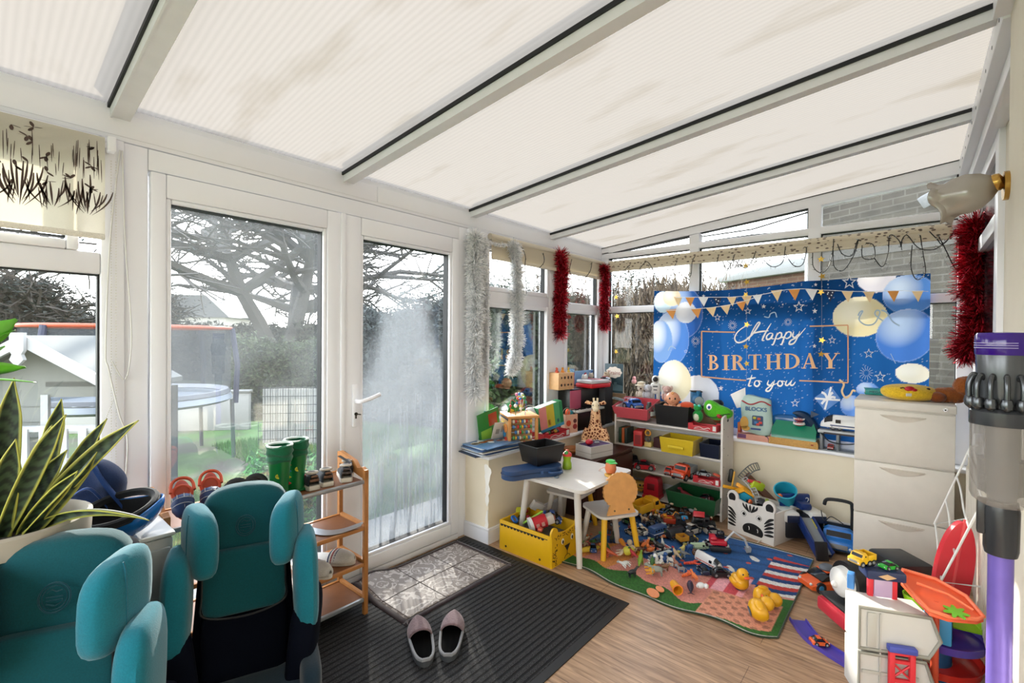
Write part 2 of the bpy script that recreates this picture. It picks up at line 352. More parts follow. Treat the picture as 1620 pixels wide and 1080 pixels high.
# doors
def cond_mat():
    m, n, p = newmat('condensation_glass'); n.t.nodes.remove(p); out = n.t.nodes['Material Output']; tc = n.n('TexCoord')
    sp = n.n('SeparateXYZ'); n.l(tc.outputs['Object'], sp.inputs[0])
    def noise(sc, x, z, det=5, off=0):
        mp = n.n('Mapping'); mp.inputs['Scale'].default_value = (x, 1, z); mp.inputs['Location'].default_value = (off, 0, off); n.l(tc.outputs['Object'], mp.inputs[0])
        q = n.n('TexNoise'); q.inputs['Scale'].default_value = sc; q.inputs['Detail'].default_value = det; n.l(mp.outputs[0], q.inputs['Vector']); return q.outputs[0]
    def ramp(v, a, b):
        q = n.n('MapRange', interpolation_type='SMOOTHSTEP'); q.inputs['From Min'].default_value = a; q.inputs['From Max'].default_value = b; n.l(v, q.inputs['Value']); return q.outputs[0]
    def ma(op, a, b, c=None):
        q = n.n('Math', operation=op); 
        for i, x in enumerate((a, b, c)):
            if x is None: continue
            if hasattr(x, 'links'): n.l(x, q.inputs[i])
            else: q.inputs[i].default_value = x
        return q.outputs[0]
    low = noise(1.6, 1.6, .6, 3, 3.3)
    x2 = ma('SUBTRACT', sp.outputs['X'], 1.72); x2 = ma('MULTIPLY', x2, x2); x2 = ma('MULTIPLY', x2, 6)
    hz = ma('SUBTRACT', ma('ADD', sp.outputs['Z'], x2), ma('MULTIPLY', low, 1.1))
    fog = ramp(hz, 1.25, .72)                                       # fogged area low and in the middle
    streak = ramp(noise(1, 46, 2.2, 6), .50, .60)                   # runs of water
    st2 = ramp(noise(1, 120, 5, 4, 9), .52, .62)
    lowz = ramp(sp.outputs['Z'], 1.1, .35); lo2 = ma('MULTIPLY', lowz, ma('MULTIPLY', fog, streak))
    a = ma('MULTIPLY', fog, .36); a = ma('ADD', a, ma('MULTIPLY', lo2, .40)); a = ma('ADD', a, ma('MULTIPLY', ma('MULTIPLY', fog, st2), .10)); a = ma('ADD', a, .03); a = ma('MINIMUM', a, .9)
    t = n.n('BsdfTransparent'); t.inputs[0].default_value = (.97, .98, .98, 1)
    tl = n.n('BsdfTranslucent'); tl.inputs[0].default_value = (.24, .265, .29, 1); df = n.n('BsdfDiffuse'); df.inputs[0].default_value = (.40, .43, .46, 1)
    w = n.n('MixShader'); w.inputs[0].default_value = .45; n.l(tl.outputs[0], w.inputs[1]); n.l(df.outputs[0], w.inputs[2])
    gl = n.n('BsdfGlossy'); gl.inputs['Roughness'].default_value = .06
    x = n.n('MixShader'); n.l(a, x.inputs[0]); n.l(t.outputs[0], x.inputs[1]); n.l(w.outputs[0], x.inputs[2])
    y = n.n('MixShader'); y.inputs[0].default_value = .05; n.l(x.outputs[0], y.inputs[1]); n.l(gl.outputs[0], y.inputs[2]); n.l(y.outputs[0], out.inputs[0]); return m
def dusty_mat():
    m, n, p = newmat('smeared_glass'); n.t.nodes.remove(p); out = n.t.nodes['Material Output']; tc = n.n('TexCoord')
    no = n.n('TexNoise'); no.inputs['Scale'].default_value = 3; no.inputs['Detail'].default_value = 7; n.l(tc.outputs['Object'], no.inputs['Vector'])
    q = n.n('MapRange'); q.inputs['From Min'].default_value = .35; q.inputs['From Max'].default_value = .75; q.inputs['To Min'].default_value = .02; q.inputs['To Max'].default_value = .10; n.l(no.outputs[0], q.inputs['Value'])
    t = n.n('BsdfTransparent'); t.inputs[0].default_value = (.97, .98, .98, 1); d = n.n('BsdfTranslucent'); d.inputs[0].default_value = (.30, .33, .35, 1)
    x = n.n('MixShader'); n.l(q.outputs[0], x.inputs[0]); n.l(t.outputs[0], x.inputs[1]); n.l(d.outputs[0], x.inputs[2])
    g = n.n('BsdfGlossy'); g.inputs['Roughness'].default_value = .0; y = n.n('MixShader'); y.inputs[0].default_value = .07; n.l(x.outputs[0], y.inputs[1]); n.l(g.outputs[0], y.inputs[2]); n.l(y.outputs[0], out.inputs[0]); return m
DUST = dusty_mat()
g = G(); B = YD
fbox(g, 'y', .38, .455, 0, 2.09, -.02, .06, B); fbox(g, 'y', 2.125, 2.2, 0, 2.09, -.02, .06, B)
fbox(g, 'y', .455, 2.125, 2.005, 2.09, -.02, .06, B); fbox(g, 'y', .455, 2.125, 0, .035, -.03, .06, B)
g.o('trim_7', UP, kind='structure')
def door(nm, u0, u1, glass, gm):
    e = thing(nm, None, None); e['kind'] = 'structure'
    g = G(); g0, g1 = glass
    fbox(g, 'y', u0, g0-.018, .04, 2.0, -.035, .04, B); fbox(g, 'y', g1+.018, u1, .04, 2.0, -.035, .04, B)
    fbox(g, 'y', g0-.018, g1+.018, .04, .115, -.035, .04, B); fbox(g, 'y', g0-.018, g1+.018, 1.905, 2.0, -.035, .04, B)
    g.o('door_frame', UP, e)
    g = G(); ring(g, 'y', g0-.018, g1+.018, .115, 1.905, .018, -.028, .035, B); g.o('glazing_bead', UP, e)
    g = G(); ring(g, 'y', g0-.001, g1+.001, .131, 1.889, .005, -.01, .034, B, b=0); g.o('gasket', GASK, e)
    pane('y', g0, g1, .133, 1.887, B, e, gm); return e
door('door_1', .46, 1.272, (.53, 1.178), DUST)
d2 = door('door_2', 1.29, 2.12, (1.408, 2.038), cond_mat())
g = G(); g.bx(1.268, 1.294, YD-.045, YD-.03, .04, 2.0, b=.004); g.o('trim_8', UP, kind='structure')
g = G(); g.bx(1.335, 1.367, YD-.05, YD-.034, .86, 1.09, b=.006); g.o('handle_plate', UP, d2)
g = G(); g.tube(smooth_path([(1.351, YD-.05, 1.0), (1.351, YD-.085, 1.0), (1.365, YD-.098, 1.003), (1.41, YD-.10, 1.012), (1.47, YD-.098, 1.03)]), .0095, n=10, flat=1.15); g.o('door_handle', UP, d2)
g = G(); g.cyl((1.351, YD-.05, .93), (1.351, YD-.056, .93), .009, n=14); g.box((1.351, YD-.051, .915), (.008, .004, .02)); g.cyl((1.351, YD-.055, .93), (1.36, YD-.085, .93), .003); g.o('keyhole', mt('#3a352e', .3, 'metal', .9), d2)
# windows in the front wall, right of the doors
def window(nm, ax, base, u0, u1, z0, z1, members, panes, sash=(), gm=GLS):
    e = thing(nm, None, None); e['kind'] = 'structure'; g = G()
    for i_, (a, b, c, d) in enumerate(members): t_ = .0015*(i_ % 5)+(.004 if d-c > b-a else 0); fbox(g, ax, a, b, c, d, -.03-t_, .05+t_, base)
    g.o('window_frame', UP, e)
    if sash:
        g = G()
        for (a, b, c, d) in sash: ring(g, ax, a, b, c, d, .034, -.042, .03, base)
        g.o('sash', UP, e)
    for (a, b, c, d) in panes:
        pane(ax, a, b, c, d, base, e, gm); g = G(); ring(g, ax, a-.001, b+.001, c-.001, d+.001, .006, -.012, .024, base, b=0); g.o('gasket', GASK, e)
    return e
Z0 = SILL+.012
window('window_1', 'y', YD, 2.2, XE, Z0, 2.09, [(2.2, 2.37, Z0, 2.09), (3.12, 3.36, Z0, 2.09), (3.925, XE, Z0, 2.09), (2.37, 3.12, Z0, Z0+.07), (2.37, 3.12, 1.60, 1.68), (2.37, 3.12, 2.0, 2.09), (3.36, 3.925, Z0, Z0+.07), (3.36, 3.925, 1.60, 1.66), (3.36, 3.925, 2.0, 2.09)],
       [(2.40, 3.085, Z0+.1, 1.57), (2.40, 3.085, 1.715, 1.98), (3.39, 3.89, Z0+.1, 1.57), (3.365, 3.92, 1.66, 2.0)], [(2.368, 3.12, Z0+.068, 1.602), (2.368, 3.12, 1.68, 2.01), (3.358, 3.925, Z0+.068, 1.602)])
window('window_2', 'y', YD, XL, .38, Z0, 2.09, [(.31, .38, Z0, 2.09), (XL, .31, Z0, Z0+.07), (XL, .31, 1.575, 1.655), (XL, .31, 2.0, 2.09), (-.72, -.62, Z0, 2.0), (XL, XL+.07, Z0, 2.09)],
       [(-.62, .308, Z0+.07, 1.575), (-.585, .215, 1.70, 1.97), (XL+.07, -.72, Z0+.07, 1.575), (XL+.07, -.72, 1.66, 2.0)], [(-.62, .25, 1.655, 2.0)])
# end wall windows
mem = [(2.24, YD-.0, Z0, 2.15), (1.383, 1.463, Z0, 2.14), (.519, .597, Z0, 2.14), (YH, -.20, Z0, 2.40), (YH, YD, 2.115, 2.165), (-.2, 2.24, Z0, Z0+.07), (-.2, 2.24, 1.59, 1.65)]
e = window('window_3', 'x', XE, YH, YD, Z0, 2.4, mem, [(1.463, 2.24, Z0+.07, 1.59), (.597, 1.383, Z0+.07, 1.59), (-.2, .519, Z0+.07, 1.59), (1.463, 2.24, 1.65, 2.115), (.597, 1.383, 1.65, 2.115), (-.2, .519, 1.65, 2.115)])
def quad_yz(g, y0, y1, za0, za1, zb0, zb1, x0, x1, m=0):   # heights a at y0, b at y1
    v = [(x0, y0, za0), (x0, y1, zb0), (x0, y1, zb1), (x0, y0, za1), (x1, y0, za0), (x1, y1, zb0), (x1, y1, zb1), (x1, y0, za1)]
    g.add(v, [(0,1,2,3),(7,6,5,4),(0,4,5,1),(1,5,6,2),(2,6,7,3),(3,7,4,0)], m)
g = G(); quad_yz(g, YH, YD, rz(YH)-.085, rz(YH)-.0, rz(YD)-.06, rz(YD)-.0, XE-.03, XE+.05)
for a, b in ((1.383, 1.463), (.519, .597)): quad_yz(g, a, b, 2.163, rz(a)-.075, 2.163, rz(b)-.075, XE-.036, XE+.052)
quad_yz(g, YH, -.2, 2.3, rz(YH)-.05, 2.3, rz(-.2)-.05, XE-.03, XE+.05); quad_yz(g, 2.24, YD, 2.1, rz(2.24)-.05, 2.1, rz(YD)-.05, XE-.03, XE+.05)
g.o('gable_frame', UP, e)
g = G(); quad_yz(g, YH, YD, rz(YH)-.003, rz(YH)+.002, rz(YD)-.003, rz(YD)+.002, XE-.036, XE-.028); g.o('roof_gasket', GASK, e)
for a, b in ((1.463, 2.2), (.597, 1.383), (-.2, .519)):
    g = G(); quad_yz(g, a, b, 2.165, rz(a)-.075, 2.165, rz(b)-.062, XE+.026, XE+.032); g.o('pane', GLS, e)
    g = G(); t = .007
    za, zb = rz(a)-.075, rz(b)-.062
    quad_yz(g, a, b, za-t, za, zb-t, zb, XE-.02, XE+.03); quad_yz(g, a, a+t, 2.165, za, 2.165, za, XE-.02, XE+.03); g.o('gasket', GASK, e)
# open toplight leaf edge, middle gable pane
g = G(); g.tube([(XE+.045, 1.36, 2.18), (XE+.07, 1.0, 2.19), (XE+.07, .62, 2.175)], .006, m=0, n=6); g.tube([(XE+.045, 1.38, 2.225), (XE+.07, 1.0, 2.235), (XE+.04, .61, 2.30)], .006, n=6); g.o('open_sash_edge', GASK, e)
# unseen left end, glazing added to let more daylight into the room
window('window_5', 'x', XL-.05, YH, YD, .565, 2.1, [(YH, YH+.08, .565, 2.1), (1.0, 1.08, .565, 2.1), (YD-.08, YD, .565, 2.1), (YH, YD, .565, .63), (YH, YD, 2.03, 2.1)], [(YH+.08, 1.0, .63, 2.03), (1.08, YD-.08, .63, 2.03)])
# house wall window beside the lamp
window('window_4', 'y', YH-.03, 3.0, 4.0, .7, 2.3, [(3.0, 3.1, .7, 2.36), (3.9, 4.0, .7, 2.36), (3.1, 3.9, 2.24, 2.36), (3.1, 3.9, .7, .8), (3.1, 3.9, 1.86, 1.94)], [(3.1, 3.9, .8, 1.86), (3.1, 3.9, 1.94, 2.24)], gm=mt('#14171a', .1))
# ================================================================== OUTSIDE
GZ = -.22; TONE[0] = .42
def ground_mat():
    m, n, p = newmat('winter_lawn'); tc = n.n('TexCoord'); no = n.n('TexNoise'); no.inputs['Scale'].default_value = .8; no.inputs['Detail'].default_value = 9; n.l(tc.outputs['Object'], no.inputs['Vector'])
    r = n.n('ValToRGB'); e = r.color_ramp.elements; e[0].position = .38; e[0].color = (.055, .045, .032, 1); e[1].position = .52; e[1].color = (.05, .10, .018, 1); x = e.new(.7); x.color = (.10, .18, .035, 1)
    n.l(no.outputs[0], r.inputs[0]); n.l(r.outputs[0], p.inputs['Base Color']); p.inputs['Roughness'].default_value = .9; return m
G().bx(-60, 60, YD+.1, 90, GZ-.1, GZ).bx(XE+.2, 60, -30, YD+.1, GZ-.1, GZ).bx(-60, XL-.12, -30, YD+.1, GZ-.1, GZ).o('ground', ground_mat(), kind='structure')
G().bx(-3.4, 3.9, YD+.1, YD+1.05, GZ, GZ+.06, b=.01).o('path', mt('#a7a49c', .85, 'paint'), kind='structure')
rs = np.random.RandomState(3)
def blades(n, boxes, h, w=.006, jit=.02):
    pts = []
    for (x0, x1, y0, y1, k) in boxes: pts.append(np.c_[rs.uniform(x0, x1, int(n*k)), rs.uniform(y0, y1, int(n*k))])
    P = np.vstack(pts); m = len(P); a = rs.uniform(0, 2*PI, m); hh = h*rs.uniform(.5, 1.2, m); z = np.full(m, GZ)
    A = np.c_[P[:, 0]+w*np.cos(a), P[:, 1]+w*np.sin(a), z]; B_ = np.c_[P[:, 0]-w*np.cos(a), P[:, 1]-w*np.sin(a), z]
    C = np.c_[P[:, 0]+rs.normal(0, jit, m), P[:, 1]+rs.normal(0, jit, m), z+hh]
    return np.stack([A, B_, C], 1).reshape(-1, 3), np.arange(3*m).reshape(-1, 3)
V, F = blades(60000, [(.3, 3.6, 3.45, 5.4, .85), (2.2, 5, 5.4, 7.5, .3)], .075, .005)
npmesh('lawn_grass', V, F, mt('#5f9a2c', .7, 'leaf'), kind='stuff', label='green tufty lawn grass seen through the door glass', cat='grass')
# ---- trees
def tree(nm, label, base, H, seed, trunk=.22, forks=3, spread=.55, depth=5, bark='#4a423a', leaf=None, leafn=0, leafs=.12, up=.25, sides=6, group=None, nb=4, flatten=1., multi=None):
    r = random.Random(seed); g = G(); tips = []
    def br(p, d, L, rad, lev):
        n = 4 if lev > 1 else 3; pts = [p]; q = p.copy(); dd = d.copy()
        for i in range(n):
            dd = (dd + Vector((r.uniform(-1, 1), r.uniform(-1, 1), r.uniform(-.6, 1)*up))*.22).normalized(); q = q+dd*(L/n); pts.append(q.copy())
        g.tube(pts, [rad*(1-.45*i/n) for i in range(n+1)], n=max(3, sides-(depth-lev)))
        if lev == 0: tips.append((pts[-1], dd)); tips.append((pts[1], dd)); return
        if lev <= 2: tips.append((pts[-1], dd))
        k = nb if lev < depth else forks
        for i in range(k):
            t = r.uniform(.45, 1) if lev < depth else r.uniform(.7, 1); pp = pts[min(n, max(1, int(round(t*n))))]
            a = r.uniform(0, 2*PI); sd = dd.orthogonal().normalized(); sd.rotate(Matrix.Rotation(a, 3, dd))
            nd = dd*(1-spread)+sd*spread; nd.z = nd.z*flatten+up*.3; nd.normalize(); br(pp, nd, L*r.uniform(.58, .8), rad*.55, lev-1)
    e = thing(nm, label, 'tree', base, group=group)
    for d0, L0 in (multi or [((0, 0, 1), H*.32)]): br(Vector((0, 0, 0)), Vector(d0).normalized(), L0, trunk, depth)
    g.o('branches', mt(bark, .9, 'leaf'), e)
    if leaf:
        T = np.array([list(t[0]) for t in tips]); m = len(T); k = max(1, leafn//m); P = np.repeat(T, k, 0); P = P+rs.normal(0, 1, P.shape)*np.array([leafs*2.6, leafs*2.6, leafs*.9])
        q = rs.normal(0, leafs, (len(P), 2, 3)); q[:, :, 2] *= .5
        V = np.stack([P, P+q[:, 0], P+q[:, 1]*.4+q[:, 0]*.5], 1).reshape(-1, 3)
        npmesh('foliage', V, np.arange(len(V)).reshape(-1, 3), mt(leaf, .9, 'leaf'), parent=e)
    return e
b = atd(452, 590, 15); b.z = GZ
tree('cedar_tree', 'large dark cedar with two leaning trunks and flat layered boughs', b, 14, 11, trunk=.30, forks=6, spread=.62, depth=4, leaf='#4a5853', leafn=9000, leafs=.07, up=.12, nb=4, flatten=.45, multi=[((-.34, .1, 1), 4.2), ((.05, .1, 1), 4.4), ((.25, 0, 1), 3.6)], bark='#55504a')
b = atd(640, 590, 12); b.z = GZ
tree('bare_tree', 'bare winter tree of thin twigs behind the steamed up door glass', b, 8, 5, trunk=.06, forks=6, spread=.42, depth=5, up=.5, nb=4, bark='#5b5450', multi=[((.05, 0, 1), 1.0), ((-.3, 0, 1), .95), ((.35, 0, 1), .9)])
b = atd(492, 590, 20); b.z = GZ
tree('bare_tree', 'small bare tree right of the cedar, far beyond the hedge', b, 7, 8, trunk=.12, forks=5, spread=.5, depth=5, up=.5, nb=4, bark='#4c4641', multi=[((0, 0, 1), 1.7)])
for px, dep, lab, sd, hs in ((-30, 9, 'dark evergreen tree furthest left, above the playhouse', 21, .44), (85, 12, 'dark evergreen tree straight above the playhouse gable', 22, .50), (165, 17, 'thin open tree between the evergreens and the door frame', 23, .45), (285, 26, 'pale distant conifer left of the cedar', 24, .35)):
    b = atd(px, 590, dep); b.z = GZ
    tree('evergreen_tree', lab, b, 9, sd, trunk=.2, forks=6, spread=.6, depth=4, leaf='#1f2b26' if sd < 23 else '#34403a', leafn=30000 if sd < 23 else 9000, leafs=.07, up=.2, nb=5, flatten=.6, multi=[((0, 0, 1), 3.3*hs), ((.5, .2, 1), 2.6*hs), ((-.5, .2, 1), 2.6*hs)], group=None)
for px, dep, lab, sd in ((1000, 13, 'small conifer beyond the brown hedge, left of the banner', 31), (1135, 15, 'tall bare birch beside the brick garage', 32)):
    b = atd(px, 560, dep); b.z = GZ
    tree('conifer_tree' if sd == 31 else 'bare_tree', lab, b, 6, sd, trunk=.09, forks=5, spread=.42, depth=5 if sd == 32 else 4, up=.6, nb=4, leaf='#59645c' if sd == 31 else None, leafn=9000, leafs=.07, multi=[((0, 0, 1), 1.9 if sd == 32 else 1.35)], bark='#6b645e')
# ---- hedges: a body of dense twigs and leaves
def hedge(nm, label, pa, pb, thick, h, col, col2, n, leafs=.03, cat='hedge', top=.12, vert=0.):
    a = Vector(pa); b_ = Vector(pb); d = (b_-a); L = d.length; d.normalize(); s = Vector((-d.y, d.x, 0)); e = thing(nm, label, cat, (a.x, a.y, GZ))
    g = G(); nu = max(6, int(L/.35)); r = random.Random(n)
    def core(u, v):
        t = v*PI; q = Vector((0, 0, 0))+d*(u*L)+s*(-math.cos(t)*thick*.40)*(1+.1*math.sin(7*u*L)); q.z = min(1, math.sin(t)*1.8)*h*(.90+.05*math.sin(3*u*L+2)+.03*math.sin(11*u*L)); return tuple(q)
    g.grid(core, nu, 12); g.o('twig_core', mt(col2, .95, 'leaf'), e)
    u = rs.uniform(-.02, 1.02, n); t = rs.uniform(0, PI, n); c = np.cos(t); zz = np.minimum(1, np.sin(t)*1.8)
    fill = rs.uniform(0, 1, n)**.15; hh = h*(.93+.05*np.sin(3*u*L+2))
    P = np.outer(u*L, d)+np.outer(-c*thick*.5*rs.uniform(.85, 1.08, n), s); P[:, 2] = np.where(zz >= 1, hh*rs.uniform(.9, 1, n)+rs.exponential(top*.35, n)*(zz >= 1), 0)
    side = zz < 1; P[side, 2] = rs.uniform(0, 1, side.sum())*hh[side]; P[side] += np.outer(np.sign(-c[side])*0, s)
    sd = rs.uniform(0, 1, n) < .62; P[sd] = np.outer(u[sd]*L, d)+np.outer(np.sign(rs.uniform(-1, 1, sd.sum()))*thick*.5*rs.uniform(.8, 1.1, sd.sum()), s); P[sd, 2] = rs.uniform(0, 1, sd.sum())*hh[sd]
    q1 = rs.normal(0, leafs, (n, 3)); q2 = rs.normal(0, leafs, (n, 3)); q1[:, 2] += vert*leafs*rs.uniform(1, 4, n); q2 = q2*(.5 if vert else 1)
    V = np.stack([P, P+q1, P+q2], 1).reshape(-1, 3)
    npmesh('leaves', V, np.arange(3*n).reshape(-1, 3), [mt(col, .8, 'leaf'), mt(col2, .85, 'leaf')], mi=(rs.uniform(0, 1, n) < .35).astype(int), parent=e); return e
def gp(px, dep): p = atd(px, 560, dep); p.z = GZ; return p
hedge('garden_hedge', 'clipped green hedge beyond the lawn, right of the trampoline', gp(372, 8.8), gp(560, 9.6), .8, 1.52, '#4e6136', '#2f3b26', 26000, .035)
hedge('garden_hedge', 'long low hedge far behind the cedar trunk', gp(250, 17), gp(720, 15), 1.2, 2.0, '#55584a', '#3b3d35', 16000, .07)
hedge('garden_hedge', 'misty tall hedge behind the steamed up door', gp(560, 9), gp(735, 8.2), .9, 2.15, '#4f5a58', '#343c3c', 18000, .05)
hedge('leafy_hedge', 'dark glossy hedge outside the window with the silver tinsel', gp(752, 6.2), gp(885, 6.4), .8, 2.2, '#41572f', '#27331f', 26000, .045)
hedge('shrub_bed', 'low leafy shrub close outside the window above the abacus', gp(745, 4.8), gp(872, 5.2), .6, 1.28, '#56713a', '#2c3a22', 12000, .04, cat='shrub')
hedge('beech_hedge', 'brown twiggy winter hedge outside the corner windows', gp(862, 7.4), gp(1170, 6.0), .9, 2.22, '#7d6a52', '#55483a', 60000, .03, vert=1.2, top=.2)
for px, dep, lab in ((770, 4.7, 'small evergreen tree seen left of the hanging silver tinsel'), (840, 5.6, 'small evergreen tree seen right of the hanging silver tinsel')):
    b = gp(px, dep+4); tree('evergreen_tree', lab, b, 5, int(px), trunk=.08, forks=6, spread=.55, depth=4, leaf='#51615c', leafn=14000, leafs=.06, up=.3, nb=4, multi=[((0, 0, 1), 1.25)])
hedge('ground_cover', 'mound of bright green leaves close outside the left door', gp(395, 3.75), gp(500, 3.95), .7, .42, '#3f8f2f', '#1f5a22', 14000, .028, cat='shrub')
# ---- trampoline
tp = gp(215, 5.6); e = thing('trampoline', 'round garden trampoline with an orange rimmed dark net', 'trampoline', tp, .4)
g = G(); RT = .98; zt = .80
g.lathe((0, 0, 0), [(0.001, zt-.01), (RT-.16, zt-.01), (RT-.16, zt+.03), (RT, zt+.03), (RT+.02, zt-.03), (RT-.02, zt-.06), (.001, zt-.05)], n=36, cap=False); g.o('jumping_mat', mt('#b9c4cf', .5), e)
g = G(); g.torus((0, 0, zt+.045), RT-.05, .05, n=40, k=6); g.o('edge_pad', mt('#dfe3ea', .5), e)
g = G(); g.torus((0, 0, 1.66), RT, .022, n=44); g.o('net_rim', mt('#d8572a', .6), e)
def net_mat():
    m, n, p = newmat('dark_net'); n.t.nodes.remove(p); out = n.t.nodes['Material Output']; t = n.n('BsdfTransparent'); d = n.n('BsdfDiffuse'); d.inputs[0].default_value = (.05, .055, .06, 1)
    x = n.n('MixShader'); x.inputs[0].default_value = .5; n.l(t.outputs[0], x.inputs[1]); n.l(d.outputs[0], x.inputs[2]); n.l(x.outputs[0], out.inputs[0]); return m
g = G(); g.lathe((0, 0, 0), [(RT, zt+.04), (RT, 1.65)], n=44, cap=False); g.o('safety_net', net_mat(), e)
for k in range(6):
    a = k*PI/3+.2; g = G(); g.tube([(1.04*math.cos(a), 1.04*math.sin(a), zt-.1), (1.06*math.cos(a), 1.06*math.sin(a), 1.2), (1.0*math.cos(a), 1.0*math.sin(a), 1.66)], .032, n=8); g.o('net_pole', mt('#2e3558', .6), e)
    g = G(); g.tube([(1.0*math.cos(a), 1.0*math.sin(a), zt-.05), (1.02*math.cos(a), 1.02*math.sin(a), 0)], .024, n=8); g.o('leg', mt('#8d9196', .4, 'metal', .6), e)
# ---- playhouse
pc = atd(38, 530, 3.45); ev = thing('playhouse', 'white wooden playhouse with a gable roof and picket porch', 'playhouse', (pc.x, pc.y, GZ), R(-40.8))
WP = mt('#d5d6d6', .6, 'paint'); GW = mt('#9a9c97', .7, 'paint'); zp = 1.50; wd = .6
# local: x along facade, y away from the room
g = G(); sl = (.36)/.68
for s_ in (-1, 1):
    g.add([(0, .0, zp+.06), (s_*.62, .0, zp-.32), (s_*.62, .9, zp-.32), (0, .9, zp+.06), (0, .0, zp+.02), (s_*.62, 0, zp-.36), (s_*.62, .9, zp-.36), (0, .9, zp+.02)], [(0,1,2,3),(7,6,5,4),(0,4,5,1),(1,5,6,2),(2,6,7,3),(3,7,4,0)])
g.o('roof', mt('#6d706e', .9, 'paint'), ev)
g = G()
for s_ in (-1, 1): g.add([(0, -.03, zp+.07), (s_*.64, -.03, zp-.32), (s_*.64, -.03, zp-.40), (0, -.03, zp-.02), (0, .0, zp+.07), (s_*.64, 0, zp-.32), (s_*.64, 0, zp-.40), (0, 0, zp-.02)], [(0,1,2,3),(7,6,5,4),(0,4,5,1),(2,6,7,3),(1,5,6,2)])
g.prism([(-.045, -.12), (0, -.17), (.045, -.12), (.03, -.08), (.045, -.05), (.045, .08), (-.045, .08), (-.045, -.05), (-.03, -.08)], .03, A=face_m((0, -.035, zp), (1, 0, 0), (0, 0, 1)))
g.o('barge_board', WP, ev)
g = G(); g.poly([(-.6, .16, zp-.34), (.6, .16, zp-.34), (0, .16, zp+.02)]); g.bx(-.6, .02, .16, .2, 0, zp-.34); g.bx(.02, .6, .16, .2, .0, .5); g.bx(.02, .6, .16, .2, 1.08, zp-.30)
for q in range(9): g.bx(-.6, .02, .152, .16, .05+q*.12, .055+q*.12)
g.bx(-.62, .62, .16, .9, 0, .04); g.o('wall', GW, ev)
G().bx(.02, .6, .82, .86, .1, 1.1).bx(-.6, -.56, .2, .86, .1, 1.1).bx(.56, .6, .2, .86, .1, 1.1).o('back_wall', mt('#4a4640', .9, 'paint'), ev)
g = G()
for x in (-.62, .60): g.bx(x-.035, x+.035, -.02, .05, 0, zp-.36)
g.bx(.0, .05, .14, .17, .5, 1.1); g.o('post', WP, ev)
g = G(); g.bx(-.6, .6, 0, .04, .84, .88); g.bx(-.6, .6, 0, .04, .22, .26)
for k in range(9): x = -.52+k*.13; g.bx(x-.028, x+.028, -.012, .008, .2, .86)
g.o('picket_rail', WP, ev)
# ---- wire panel and white board by the hedge
pw = gp(466, 6.6); e = thing('garden_bench_panel', 'white slatted board with dark wire mesh on the patio', 'garden panel', pw, R(-40))
g = G()
for k in range(26): g.bx(-.42+k*.034, -.42+k*.034+.027, 0, .02, .02, .82)
g.o('slats', mt('#d9d9d2', .6, 'paint'), e)
g = G()
for k in range(7): g.cyl((-.46, -.05, .12+k*.12), (.50, -.05, .12+k*.12), .005, n=5)
for k in range(13): g.cyl((-.46+k*.08, -.05, .05), (-.46+k*.08, -.05, .86), .003, n=4)
g.o('wire_mesh', mt('#3b4348', .5, 'metal', .5), e)
e = thing('garden_wall', 'low pale garden wall behind the trampoline legs', 'wall', gp(300, 7.6), R(-40)); G().bx(-2.2, .9, 0, .1, 0, .62, b=.01).o('render_panel', mt('#c9c8c2', .8, 'paint'), e); G().bx(-2.22, .92, -.02, .12, .62, .66, b=.01).o('coping', mt('#a9a8a2', .8, 'paint'), e)
# ---- brick buildings
def brick_mat(nm, c1, c2, cm, sc=1):
    m, n, p = newmat(nm); tc = n.n('TexCoord'); br = n.n('TexBrick'); br.inputs['Scale'].default_value = sc; br.inputs['Brick Width'].default_value = .225; br.inputs['Row Height'].default_value = .075; br.inputs['Mortar Size'].default_value = .008
    br.inputs['Color1'].default_value = (*lin(c1), 1); br.inputs['Color2'].default_value = (*lin(c2), 1); br.inputs['Mortar'].default_value = (*lin(cm), 1)
    s = n.n('SeparateXYZ'); c = n.n('CombineXYZ'); n.l(tc.outputs['Object'], s.inputs[0]); n.l(s.outputs['X'], c.inputs[0]); n.l(s.outputs['Z'], c.inputs[1]); n.l(c.outputs[0], br.inputs[0])
    no = n.n('TexNoise'); no.inputs['Scale'].default_value = 4; no.inputs['Detail'].default_value = 6; n.l(tc.outputs['Object'], no.inputs['Vector']); mx = n.n('Mix', data_type='RGBA', blend_type='OVERLAY'); mx.inputs[0].default_value = .6
    n.l(br.outputs[0], mx.inputs[6]); n.l(no.outputs[0], mx.inputs[7]); n.l(mx.outputs[2], p.inputs['Base Color']); p.inputs['Roughness'].default_value = .9; return m
dv = CR @ Vector((467-810, 10, -736)); dv.z = 0; dv.normalize(); ang = math.atan2(dv.y, dv.x)
p0 = atd(1535, 540, 4.6)
e = thing('neighbour_house', 'grey brown brick house wall close outside the right end window', 'house', (p0.x, p0.y, GZ), ang)
Ls = 1.5; G().bx(-2.5, Ls, -.25, 0, 0, 5.5).o('brick_wall', brick_mat('house_brick', '#5f5a4e', '#4d483f', '#6b675e'), e)
G().bx(-2.5, Ls+.02, .0, .012, 2.55, 2.66).bx(-2.5, Ls, -.012+.012, .018, 1.95, 2.0).o('brick_band', mt('#6c6a64', .9, 'paint'), e)
g = G(); g.cyl((1.55, .09, 0), (1.55, .09, 5.3), .045); g.o('downpipe', mt('#c9cccd', .4), e)
p1 = atd(1150, 500, 10.5); p2 = atd(1300, 500, 8.5); d = (p2-p1); L = math.hypot(d.x, d.y); a1 = math.atan2(d.y, d.x)
e = thing('brick_garage', 'red brown brick garage with a pale flat roof edge behind the banner', 'garage', (p1.x, p1.y, GZ), a1)
